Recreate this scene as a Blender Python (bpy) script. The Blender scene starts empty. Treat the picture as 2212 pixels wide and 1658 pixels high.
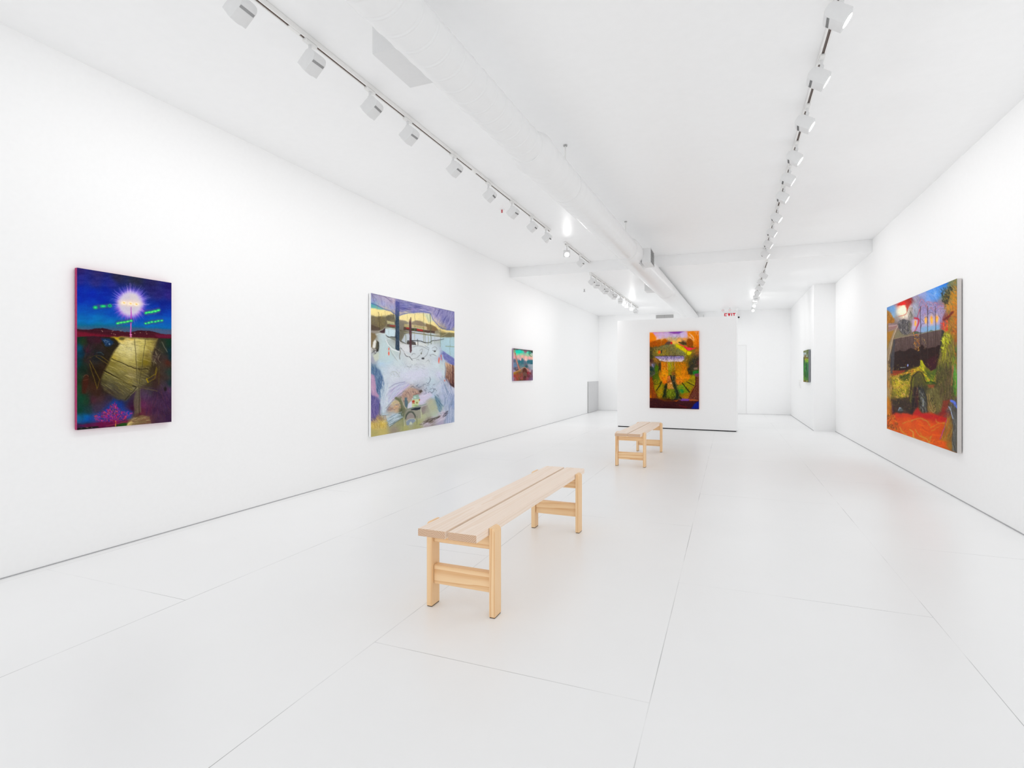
import bpy, bmesh, math, random
import numpy as np
from mathutils import Vector, Matrix

# ------------------------------------------------------------------ camera
SC = bpy.context.scene
COL = SC.collection
PI = math.pi
F_PX, IMG_W, IMG_H = 1170.0, 2212.0, 1658.0
HORIZON = 805.5
CAM_H = 1.25
YAW = math.atan(469.0 / 1170.0)
cam_d = bpy.data.cameras.new('camera')
cam_d.sensor_fit = 'HORIZONTAL'
cam_d.sensor_width = 36.0
cam_d.lens = 36.0 * F_PX / IMG_W
cam_d.shift_x = 0.0
cam_d.shift_y = -(IMG_H / 2 - HORIZON) / IMG_W
cam_d.clip_start = 0.05
cam_d.clip_end = 100
cam = bpy.data.objects.new('camera', cam_d)
COL.objects.link(cam)
cam.location = (0, 0, CAM_H)
cam.rotation_euler = (PI / 2, 0, YAW)
SC.camera = cam

# ------------------------------------------------------------------ light and exposure
SC.view_settings.view_transform = 'Standard'
SC.view_settings.look = 'None'
SC.view_settings.gamma = 1.0
SC.view_settings.use_curve_mapping = False
SC.view_settings.exposure = EXPOSURE = 0.0
world = bpy.data.worlds.new('white_fill_world')  # white world added as even fill, through the open front and Fast GI
SC.world = world
world.use_nodes = True
world.node_tree.nodes['Background'].inputs[0].default_value = (0.98, 0.99, 1.0, 1)
world.node_tree.nodes['Background'].inputs[1].default_value = 1.26
world.light_settings.distance = 0.9
world.light_settings.ao_factor = 1.0
SC.cycles.max_bounces = 6
SC.cycles.diffuse_bounces = 4
SC.cycles.glossy_bounces = 3
SC.cycles.use_fast_gi = True
SC.cycles.fast_gi_method = 'REPLACE'
SC.cycles.ao_bounces = 3
SC.cycles.ao_bounces_render = 3
SPOT_W = 8.6          # each track head

# ------------------------------------------------------------------ room dimensions
X_LEFT, X_RIGHT, X_RIGHT_FAR = -4.10, 2.11, 1.70
Y_FRONT, Y_STEP, Y_JOG, Y_FAR = -3.2, 10.10, 13.30, 18.05
Z_CEIL, Z_CEIL_FAR = 3.37, 3.17


# ------------------------------------------------------------------ helpers
def srgb(c):
    o = []
    for v in c:
        v = v / 255.0
        o.append(v / 12.92 if v <= 0.04045 else ((v + 0.055) / 1.055) ** 2.4)
    return (o[0], o[1], o[2], 1.0)


def tag(o, label=None, cat=None, group=None, kind=None):
    if label:
        o['label'] = label
    if cat:
        o['category'] = cat
    if group:
        o['group'] = group
    if kind:
        o['kind'] = kind
    return o


def thing(name, label, cat, loc=(0, 0, 0), rotz=0.0, group=None):
    o = bpy.data.objects.new(name, None)
    o.empty_display_size = 0.1
    COL.objects.link(o)
    o.location = loc
    o.rotation_euler = (0, 0, rotz)
    return tag(o, label, cat, group)


def obj(name, bm, m, parent=None, smooth=False, bevel=0.0, seg=2):
    if bevel:
        bmesh.ops.remove_doubles(bm, verts=bm.verts, dist=1e-6)
        es = [e for e in bm.edges if len(e.link_faces) == 2 and e.calc_face_angle(0) > 0.6]
        bmesh.ops.bevel(bm, geom=es, offset=bevel, segments=seg, affect='EDGES', profile=0.5)
    bmesh.ops.recalc_face_normals(bm, faces=bm.faces)
    me = bpy.data.meshes.new(name)
    bm.to_mesh(me)
    bm.free()
    if smooth:
        for p in me.polygons:
            p.use_smooth = True
        if hasattr(me, 'set_sharp_from_angle'):
            me.set_sharp_from_angle(angle=math.radians(40))
    ms = m if isinstance(m, (list, tuple)) else [m]
    for mm in ms:
        me.materials.append(mm)
    o = bpy.data.objects.new(name, me)
    COL.objects.link(o)
    if parent:
        o.parent = parent
    return o


def box(bm, x0, x1, y0, y1, z0, z1, mi=0):
    v = [bm.verts.new(p) for p in ((x0, y0, z0), (x1, y0, z0), (x1, y1, z0), (x0, y1, z0),
                                   (x0, y0, z1), (x1, y0, z1), (x1, y1, z1), (x0, y1, z1))]
    for q in ((0, 3, 2, 1), (4, 5, 6, 7), (0, 1, 5, 4), (1, 2, 6, 5), (2, 3, 7, 6), (3, 0, 4, 7)):
        f = bm.faces.new([v[i] for i in q])
        f.material_index = mi
    return bm


def BM():
    return bmesh.new()


def bx(*a):
    return box(BM(), *a)


def prism(bm, pts, axis, a0, a1):
    """extrude a closed 2-D outline along an axis; pts are the two other coordinates in order"""
    def P(p, a):
        if axis == 'x':
            return (a, p[0], p[1])
        if axis == 'y':
            return (p[0], a, p[1])
        return (p[0], p[1], a)
    A = [bm.verts.new(P(p, a0)) for p in pts]
    B = [bm.verts.new(P(p, a1)) for p in pts]
    n = len(pts)
    bm.faces.new(A)
    bm.faces.new(B[::-1])
    for i in range(n):
        bm.faces.new((A[i], B[i], B[(i + 1) % n], A[(i + 1) % n]))
    return bm


def tube(bm, p0, p1, r0, r1=None, n=20, caps=True):
    p0, p1 = Vector(p0), Vector(p1)
    r1 = r0 if r1 is None else r1
    d = (p1 - p0).normalized()
    a = d.orthogonal().normalized()
    b = d.cross(a)
    A, B = [], []
    for i in range(n):
        t = 2 * PI * i / n
        e = a * math.cos(t) + b * math.sin(t)
        A.append(bm.verts.new(p0 + e * r0))
        B.append(bm.verts.new(p1 + e * r1))
    for i in range(n):
        bm.faces.new((A[i], A[(i + 1) % n], B[(i + 1) % n], B[i]))
    if caps:
        bm.faces.new(A[::-1])
        bm.faces.new(B)
    return bm


def dome(bm, c, r, axis=(0, 0, -1), n=20, m=8, frac=0.5):
    c, ax = Vector(c), Vector(axis).normalized()
    a = ax.orthogonal().normalized()
    b = ax.cross(a)
    rings = []
    for j in range(m):
        t = PI * frac * (1 - j / m)
        rings.append([bm.verts.new(c + ax * (r * math.cos(t)) + (a * math.cos(2 * PI * i / n) + b * math.sin(2 * PI * i / n)) * (r * math.sin(t))) for i in range(n)])
    top = bm.verts.new(c + ax * r)
    for j in range(m - 1):
        for i in range(n):
            bm.faces.new((rings[j][i], rings[j][(i + 1) % n], rings[j + 1][(i + 1) % n], rings[j + 1][i]))
    for i in range(n):
        bm.faces.new((rings[-1][i], rings[-1][(i + 1) % n], top))
    bm.faces.new(rings[0][::-1])
    return bm


# ------------------------------------------------------------------ materials
class NT:
    def __init__(self, name):
        self.m = bpy.data.materials.new(name)
        self.m.use_nodes = True
        self.t = self.m.node_tree
        self.b = self.t.nodes['Principled BSDF']

    def n(self, kind, **kw):
        nd = self.t.nodes.new(kind)
        for k, v in kw.items():
            if k.startswith('_'):
                nd.inputs[k[1:].replace('_', ' ')].default_value = v
            else:
                setattr(nd, k, v)
        return nd

    def l(self, a, b):
        self.t.links.new(a, b)

    def ramp(self, fac, stops):
        r = self.n('ShaderNodeValToRGB')
        el = r.color_ramp.elements
        while len(el) > 1:
            el.remove(el[-1])
        el[0].position, el[0].color = stops[0]
        for p, c in stops[1:]:
            e = el.new(p)
            e.color = c
        self.l(fac, r.inputs[0])
        return r.outputs[0]

    def math(self, op, a, b=None, c=None):
        nd = self.n('ShaderNodeMath', operation=op)
        for i, v in enumerate((a, b, c)):
            if v is None:
                continue
            if hasattr(v, 'links'):
                self.l(v, nd.inputs[i])
            else:
                nd.inputs[i].default_value = v
        return nd.outputs[0]

    def bump(self, h, strength, dist):
        bp = self.n('ShaderNodeBump')
        bp.inputs['Strength'].default_value = strength
        bp.inputs['Distance'].default_value = dist
        self.l(h, bp.inputs['Height'])
        self.l(bp.outputs[0], self.b.inputs['Normal'])


def paint(name, col, rough=0.5, spec=0.3, bump=0.05, scale=40.0, metal=0.0, var=0.012):
    k = NT(name)
    k.b.inputs['Roughness'].default_value = rough
    k.b.inputs['Specular IOR Level'].default_value = spec
    k.b.inputs['Metallic'].default_value = metal
    tc = k.n('ShaderNodeTexCoord')
    nz = k.n('ShaderNodeTexNoise')
    nz.inputs['Scale'].default_value = scale
    nz.inputs['Detail'].default_value = 4
    k.l(tc.outputs['Object'], nz.inputs['Vector'])
    c = srgb(col)
    lo = tuple(max(0, v - var) for v in c[:3]) + (1,)
    k.l(k.ramp(nz.outputs['Fac'], [(0.3, lo), (0.7, c)]), k.b.inputs['Base Color'])
    if bump:
        k.bump(nz.outputs['Fac'], bump, 0.004)
    return k.m


def glow(name, col, strength):
    k = NT(name)
    k.b.inputs['Base Color'].default_value = (0.8, 0.8, 0.8, 1)
    k.b.inputs['Emission Color'].default_value = col
    k.b.inputs['Emission Strength'].default_value = strength
    return k.m


def floor_material():
    k = NT('white_painted_floor_sheets')
    k.b.inputs['Roughness'].default_value = 0.33
    k.b.inputs['Specular IOR Level'].default_value = 0.35
    tc = k.n('ShaderNodeTexCoord')
    sp = k.n('ShaderNodeSeparateXYZ')
    k.l(tc.outputs['Object'], sp.inputs[0])
    cb = k.n('ShaderNodeCombineXYZ')
    k.l(k.math('ADD', sp.outputs['Y'], 0.45), cb.inputs[0])
    k.l(k.math('ADD', sp.outputs['X'], 0.28), cb.inputs[1])
    br = k.n('ShaderNodeTexBrick', offset=0.5, offset_frequency=2, squash=1.0)
    br.inputs['Scale'].default_value = 1.0
    br.inputs['Mortar Size'].default_value = 0.0016
    br.inputs['Mortar Smooth'].default_value = 0.0
    br.inputs['Brick Width'].default_value = 2.55
    br.inputs['Row Height'].default_value = 1.25
    k.l(cb.outputs[0], br.inputs['Vector'])
    n1 = k.n('ShaderNodeTexNoise')
    n1.inputs['Scale'].default_value = 1.6
    n1.inputs['Detail'].default_value = 6
    k.l(tc.outputs['Object'], n1.inputs['Vector'])
    seam = k.math('MULTIPLY', br.outputs['Fac'], k.ramp(n1.outputs['Fac'], [(0.40, (0.06, 0.06, 0.06, 1)), (0.62, (0.6, 0.6, 0.6, 1))]))
    n2 = k.n('ShaderNodeTexNoise')
    n2.inputs['Scale'].default_value = 0.9
    n2.inputs['Detail'].default_value = 5
    k.l(tc.outputs['Object'], n2.inputs['Vector'])
    base = k.ramp(n2.outputs['Fac'], [(0.3, srgb((238, 238, 238))), (0.7, srgb((241, 241, 241)))])
    mx = k.n('ShaderNodeMix', data_type='RGBA')
    k.l(seam, mx.inputs[0])
    k.l(base, mx.inputs[6])
    mx.inputs[7].default_value = srgb((95, 95, 97))
    k.l(mx.outputs[2], k.b.inputs['Base Color'])
    n3 = k.n('ShaderNodeTexNoise')
    n3.inputs['Scale'].default_value = 7.0
    n3.inputs['Detail'].default_value = 6
    k.l(tc.outputs['Object'], n3.inputs['Vector'])
    k.bump(n3.outputs['Fac'], 0.06, 0.02)
    return k.m


def wood(name, axis, light, dark, cx, cz, ring=160.0, amp=1.0):
    """growth rings about an axis running with the grain, so faces show stripes and ends show arcs"""
    k = NT(name)
    k.b.inputs['Roughness'].default_value = 0.42
    k.b.inputs['Specular IOR Level'].default_value = 0.35
    tc = k.n('ShaderNodeTexCoord')
    mp = k.n('ShaderNodeMapping')
    st = {'x': (0.5, 9, 9), 'y': (9, 0.5, 9), 'z': (9, 9, 0.5)}[axis]
    mp.inputs['Scale'].default_value = st
    k.l(tc.outputs['Object'], mp.inputs['Vector'])
    wob = k.n('ShaderNodeTexNoise')
    wob.inputs['Scale'].default_value = 1.0
    wob.inputs['Detail'].default_value = 3
    k.l(mp.outputs[0], wob.inputs['Vector'])
    sp = k.n('ShaderNodeSeparateXYZ')
    k.l(tc.outputs['Object'], sp.inputs[0])
    u, v = {'x': ('Y', 'Z'), 'y': ('X', 'Z'), 'z': ('X', 'Y')}[axis]
    du = k.math('ADD', sp.outputs[u], cx)
    dv = k.math('ADD', sp.outputs[v], cz)
    r = k.math('SQRT', k.math('ADD', k.math('MULTIPLY', du, du), k.math('MULTIPLY', dv, dv)))
    ph = k.math('ADD', k.math('MULTIPLY', r, ring), k.math('MULTIPLY', wob.outputs['Fac'], 5.0 * amp))
    fr = k.math('FRACT', ph)
    mp2 = k.n('ShaderNodeMapping')
    st2 = {'x': (6, 260, 260), 'y': (260, 6, 260), 'z': (260, 260, 6)}[axis]
    mp2.inputs['Scale'].default_value = st2
    k.l(tc.outputs['Object'], mp2.inputs['Vector'])
    fib = k.n('ShaderNodeTexNoise')
    fib.inputs['Scale'].default_value = 1.0
    fib.inputs['Detail'].default_value = 2
    k.l(mp2.outputs[0], fib.inputs['Vector'])
    fac = k.math('ADD', k.math('MULTIPLY', k.math('POWER', fr, 2.2), 0.75), k.math('MULTIPLY', k.math('SUBTRACT', fib.outputs['Fac'], 0.5), 0.55))
    col = k.ramp(fac, [(0.0, srgb(light)), (0.75, srgb(dark))])
    k.l(col, k.b.inputs['Base Color'])
    k.bump(fac, 0.05, 0.001)
    return k.m


M = {}
M['wall'] = paint('white_wall_paint', (246, 246, 246), 0.6, 0.2, 0.04, 30)
M['ceil'] = paint('white_ceiling_paint', (243, 243, 243), 0.38, 0.3, 0.05, 14)
M['floor'] = floor_material()
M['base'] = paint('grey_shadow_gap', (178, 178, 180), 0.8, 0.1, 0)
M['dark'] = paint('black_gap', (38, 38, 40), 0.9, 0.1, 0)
M['door'] = paint('white_door_paint', (242, 242, 242), 0.5, 0.25, 0.02)
M['doorline'] = paint('door_joint_grey', (205, 205, 206), 0.7, 0.2, 0)
M['panel'] = paint('grey_sheet_metal', (206, 206, 207), 0.5, 0.35, 0.05, 18, var=0.03)
M['duct'] = paint('white_painted_duct', (233, 233, 233), 0.30, 0.4, 0.02, 12)
M['reg'] = paint('pale_grey_register', (222, 222, 222), 0.5, 0.3, 0)
M['track'] = paint('white_track_enamel', (236, 235, 233), 0.4, 0.4, 0)
M['slot'] = paint('grey_track_slot', (128, 124, 120), 0.6, 0.3, 0)
M['copper'] = paint('brown_copper_conductor', (110, 84, 74), 0.5, 0.4, 0, metal=0.3)
M['head'] = paint('light_grey_lamp_enamel', (226, 226, 226), 0.42, 0.35, 0)
M['vent'] = paint('grey_lamp_vent', (120, 120, 120), 0.7, 0.2, 0)
M['lens'] = glow('lit_lamp_lens', (1, 0.98, 0.95, 1), 6.0)
M['red'] = paint('red_enamel', (196, 60, 70), 0.45, 0.4, 0)
M['grey'] = paint('mid_grey_metal', (170, 170, 170), 0.5, 0.4, 0)
M['grille'] = paint('grey_grille_metal', (188, 187, 186), 0.6, 0.3, 0)
M['black'] = paint('black_plastic', (40, 40, 42), 0.4, 0.4, 0)
M['white'] = paint('white_plastic', (238, 238, 238), 0.4, 0.35, 0)
M['foot'] = paint('brown_felt_foot', (104, 86, 70), 0.9, 0.1, 0)
PLANK_L, PLANK_D = (246, 228, 212), (238, 214, 192)
LEG_L, LEG_D = (248, 213, 168), (228, 178, 126)
END_L, END_D = (224, 192, 164), (176, 136, 104)
M['plank_a'] = wood('pale_pine_plank_left', 'y', PLANK_L, PLANK_D, 0.10, -0.36, 95)
M['plank_b'] = wood('pale_pine_plank_right', 'y', PLANK_L, PLANK_D, -0.06, -0.52, 95)
M['end_a'] = wood('pine_end_grain_left', 'y', END_L, END_D, 0.10, -0.36, 125)
M['end_b'] = wood('pine_end_grain_right', 'y', END_L, END_D, -0.06, -0.52, 125)
M['leg'] = wood('honey_pine_leg', 'z', LEG_L, LEG_D, 0.31, 0.02, 95, 0.6)
M['rail'] = wood('honey_pine_rail', 'x', LEG_L, LEG_D, 0.05, -0.02, 110)
# ------------------------------------------------------------------ oil painting: a small brush engine
class Canvas:
    """colour grid of a picture; coordinates are those of a sketch sheet whose four corners are given (TL, TR, BR, BL)"""

    def __init__(self, corners, nw, nh, seed=1):
        self.nw, self.nh = nw, nh
        src = [(0, 0), (1, 0), (1, 1), (0, 1)]
        A, b = [], []
        for (u, v), (x, y) in zip(src, corners):
            A.append([u, v, 1, 0, 0, 0, -u * x, -v * x])
            b.append(x)
            A.append([0, 0, 0, u, v, 1, -u * y, -v * y])
            b.append(y)
        h = np.linalg.solve(np.array(A, float), np.array(b, float))
        self.Hm = np.append(h, 1).reshape(3, 3)
        self.Hi = np.linalg.inv(self.Hm)
        u, v = np.meshgrid(np.linspace(0, 1, nw), np.linspace(0, 1, nh))
        w = self.Hm[2, 0] * u + self.Hm[2, 1] * v + 1
        self.X = (self.Hm[0, 0] * u + self.Hm[0, 1] * v + self.Hm[0, 2]) / w
        self.Y = (self.Hm[1, 0] * u + self.Hm[1, 1] * v + self.Hm[1, 2]) / w
        self.rgb = np.zeros((nh, nw, 3))
        self.rng = np.random.RandomState(seed)
        self._lat = self.rng.rand(8, 64, 64)

    # value noise in 0..1
    def noise(self, sx, sy=None, oct=3, k=0, X=None, Y=None):
        sy = sx if sy is None else sy
        X = self.X if X is None else X
        Y = self.Y if Y is None else Y
        out = np.zeros_like(X)
        amp, tot = 1.0, 0.0
        for o in range(oct):
            x, y = X / sx * 2 ** o + 17.3 * k, Y / sy * 2 ** o + 9.1 * k
            xi, yi = np.floor(x).astype(int), np.floor(y).astype(int)
            fx, fy = x - xi, y - yi
            fx, fy = fx * fx * (3 - 2 * fx), fy * fy * (3 - 2 * fy)
            L = self._lat[(o + k) % 8]
            a, b = L[yi % 64, xi % 64], L[yi % 64, (xi + 1) % 64]
            c, d = L[(yi + 1) % 64, xi % 64], L[(yi + 1) % 64, (xi + 1) % 64]
            out += amp * ((a * (1 - fx) + b * fx) * (1 - fy) + (c * (1 - fx) + d * fx) * fy)
            tot += amp
            amp *= 0.55
        return out / tot

    def wash(self, pts, power=3.0, eps=700.0):
        """underpainting: colours given at points, blended between them"""
        num = np.zeros_like(self.rgb)
        den = np.zeros_like(self.X)
        for x, y, *c in pts:
            d2 = (self.X - x) ** 2 + (self.Y - y) ** 2 + eps
            w = d2 ** (-power / 2)
            num += w[..., None] * np.array(c, float)
            den += w
        self.rgb = num / den[..., None]

    def _win(self, xs, ys, pad):
        px = [min(xs) - pad, max(xs) + pad]
        py = [min(ys) - pad, max(ys) + pad]
        us, vs = [], []
        for x in px:
            for y in py:
                q = self.Hi @ np.array([x, y, 1])
                us.append(q[0] / q[2])
                vs.append(q[1] / q[2])
        i0 = max(0, int(min(us) * (self.nw - 1)) - 1)
        i1 = min(self.nw, int(max(us) * (self.nw - 1)) + 3)
        j0 = max(0, int(min(vs) * (self.nh - 1)) - 1)
        j1 = min(self.nh, int(max(vs) * (self.nh - 1)) + 3)
        if i0 >= i1 or j0 >= j1:
            return None
        return slice(j0, j1), slice(i0, i1)

    def put(self, sl, mask, col):
        col = np.array(col, float)
        self.rgb[sl] += mask[..., None] * (col - self.rgb[sl])

    def line(self, pts, w, col, a=1.0, soft=2.0, w1=None):
        sl = self._win([p[0] for p in pts], [p[1] for p in pts], w + soft + 2)
        if sl is None:
            return
        X, Y = self.X[sl], self.Y[sl]
        best = np.full(X.shape, -1e9)
        n = len(pts) - 1
        for i in range(n):
            (x0, y0), (x1, y1) = pts[i], pts[i + 1]
            dx, dy = x1 - x0, y1 - y0
            L2 = dx * dx + dy * dy + 1e-9
            t = np.clip(((X - x0) * dx + (Y - y0) * dy) / L2, 0, 1)
            d = np.hypot(X - x0 - t * dx, Y - y0 - t * dy)
            ww = w if w1 is None else w + (w1 - w) * (i + t) / n
            best = np.maximum(best, ww / 2 - d)
        self.put(sl, np.clip(best / soft + 0.5, 0, 1) * a, col)

    def curve(self, pts, w, col, a=1.0, soft=2.0, w1=None, n=6):
        p = [np.array(q, float) for q in pts]
        if len(p) < 3:
            return self.line(pts, w, col, a, soft, w1)
        p = [2 * p[0] - p[1]] + p + [2 * p[-1] - p[-2]]
        out = []
        for i in range(1, len(p) - 2):
            for k in range(n):
                t = k / n
                q = 0.5 * (2 * p[i] + (p[i + 1] - p[i - 1]) * t + (2 * p[i - 1] - 5 * p[i] + 4 * p[i + 1] - p[i + 2]) * t * t + (3 * p[i] - p[i - 1] - 3 * p[i + 1] + p[i + 2]) * t ** 3)
                out.append(tuple(q))
        out.append(tuple(p[-2]))
        self.line(out, w, col, a, soft, w1)

    def mask(self, pts, soft=3.0, wob=0.0, ws=30.0, sl=None, k=0):
        sl = (slice(None), slice(None)) if sl is None else sl
        X, Y = self.X[sl], self.Y[sl]
        if wob:
            X, Y = X + wob * 2 * (self.noise(ws, oct=2, k=k + 1, X=X, Y=Y) - 0.5), Y + wob * 2 * (self.noise(ws, oct=2, k=k + 2, X=X, Y=Y) - 0.5)
        ins = np.zeros(X.shape, bool)
        dm = np.full(X.shape, 1e9)
        n = len(pts)
        for i in range(n):
            (x0, y0), (x1, y1) = pts[i], pts[(i + 1) % n]
            dx, dy = x1 - x0, y1 - y0
            t = np.clip(((X - x0) * dx + (Y - y0) * dy) / (dx * dx + dy * dy + 1e-9), 0, 1)
            dm = np.minimum(dm, np.hypot(X - x0 - t * dx, Y - y0 - t * dy))
            if y0 != y1:
                c = ((y0 > Y) != (y1 > Y)) & (X < dx * (Y - y0) / (y1 - y0) + x0)
                ins ^= c
        return np.clip(np.where(ins, dm, -dm) / soft + 0.5, 0, 1)

    def poly(self, pts, col, a=1.0, soft=3.0, wob=0.0, ws=30.0, k=0):
        sl = self._win([p[0] for p in pts], [p[1] for p in pts], soft + wob * 2 + 2)
        if sl is None:
            return
        self.put(sl, self.mask(pts, soft, wob, ws, sl, k) * a, col)

    def grad(self, pts, p0, c0, p1, c1, a=1.0, soft=3.0, wob=0.0, ws=30.0):
        """polygon filled with a colour blend from p0 to p1"""
        m = self.mask(pts, soft, wob, ws) * a
        dx, dy = p1[0] - p0[0], p1[1] - p0[1]
        t = np.clip(((self.X - p0[0]) * dx + (self.Y - p0[1]) * dy) / (dx * dx + dy * dy), 0, 1)[..., None]
        c = np.array(c0, float) * (1 - t) + np.array(c1, float) * t
        self.rgb += m[..., None] * (c - self.rgb)

    def blob(self, x, y, rx, ry, col, a=1.0, soft=0.5, ang=0.0):
        R = max(rx, ry) * (1 + soft)
        sl = self._win([x - R, x + R], [y - R, y + R], 2)
        if sl is None:
            return
        c, s = math.cos(ang), math.sin(ang)
        X, Y = self.X[sl] - x, self.Y[sl] - y
        d = np.hypot((X * c + Y * s) / rx, (-X * s + Y * c) / ry)
        m = np.clip((1 + soft - d) / (2 * soft), 0, 1)
        self.put(sl, m * m * (3 - 2 * m) * a, col)

    def strokes(self, n, region, ang, length, w, cols, a=0.7, jit=0.3, bend=0.0, soft=2.0):
        """loose strokes inside a polygon; ang in degrees or a function of x, y"""
        xs, ys = [p[0] for p in region], [p[1] for p in region]
        x0, x1, y0, y1 = min(xs), max(xs), min(ys), max(ys)
        rg = self.rng
        done, tries = 0, 0
        while done < n and tries < n * 12:
            tries += 1
            x, y = rg.uniform(x0, x1), rg.uniform(y0, y1)
            ins, j = False, len(region) - 1
            for i in range(len(region)):
                if (ys[i] > y) != (ys[j] > y) and x < (xs[j] - xs[i]) * (y - ys[i]) / (ys[j] - ys[i]) + xs[i]:
                    ins = not ins
                j = i
            if not ins:
                continue
            done += 1
            t = math.radians(ang(x, y) if callable(ang) else ang) + rg.randn() * jit
            L = length * rg.uniform(0.5, 1.4)
            c = cols[rg.randint(len(cols))]
            dx, dy = math.cos(t) * L / 2, math.sin(t) * L / 2
            bx_, by_ = -math.sin(t) * bend * L * rg.randn(), math.cos(t) * bend * L * rg.randn()
            self.line([(x - dx, y - dy), (x + bx_, y + by_), (x + dx, y + dy)], w * rg.uniform(0.6, 1.4), c, a * rg.uniform(0.5, 1.0), soft)

    def grain(self, amt, sx, sy=None, k=3, oct=3):
        self.rgb += ((self.noise(sx, sy, oct, k) - 0.5) * 2 * amt)[..., None]

    def warp(self, amp, s, k=0):
        """drag the wet paint about"""
        X = self.X + amp * 2 * (self.noise(s, oct=2, k=k) - 0.5)
        Y = self.Y + amp * 2 * (self.noise(s, oct=2, k=k + 1) - 0.5)
        q = self.Hi @ np.stack([X.ravel(), Y.ravel(), np.ones(X.size)])
        x = np.clip(q[0] / q[2] * (self.nw - 1), 0, self.nw - 1.001)
        y = np.clip(q[1] / q[2] * (self.nh - 1), 0, self.nh - 1.001)
        i, j = x.astype(int), y.astype(int)
        fx, fy = (x - i)[:, None], (y - j)[:, None]
        g = self.rgb
        r = (g[j, i] * (1 - fx) + g[j, i + 1] * fx) * (1 - fy) + (g[j + 1, i] * (1 - fx) + g[j + 1, i + 1] * fx) * fy
        self.rgb = r.reshape(self.rgb.shape)

    def out(self, sat=1.0, con=1.10):
        g = self.rgb.mean(axis=2, keepdims=True)
        x = g + (self.rgb - g) * sat
        return np.clip(118 + (x - 118) * con, 4, 252)


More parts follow.
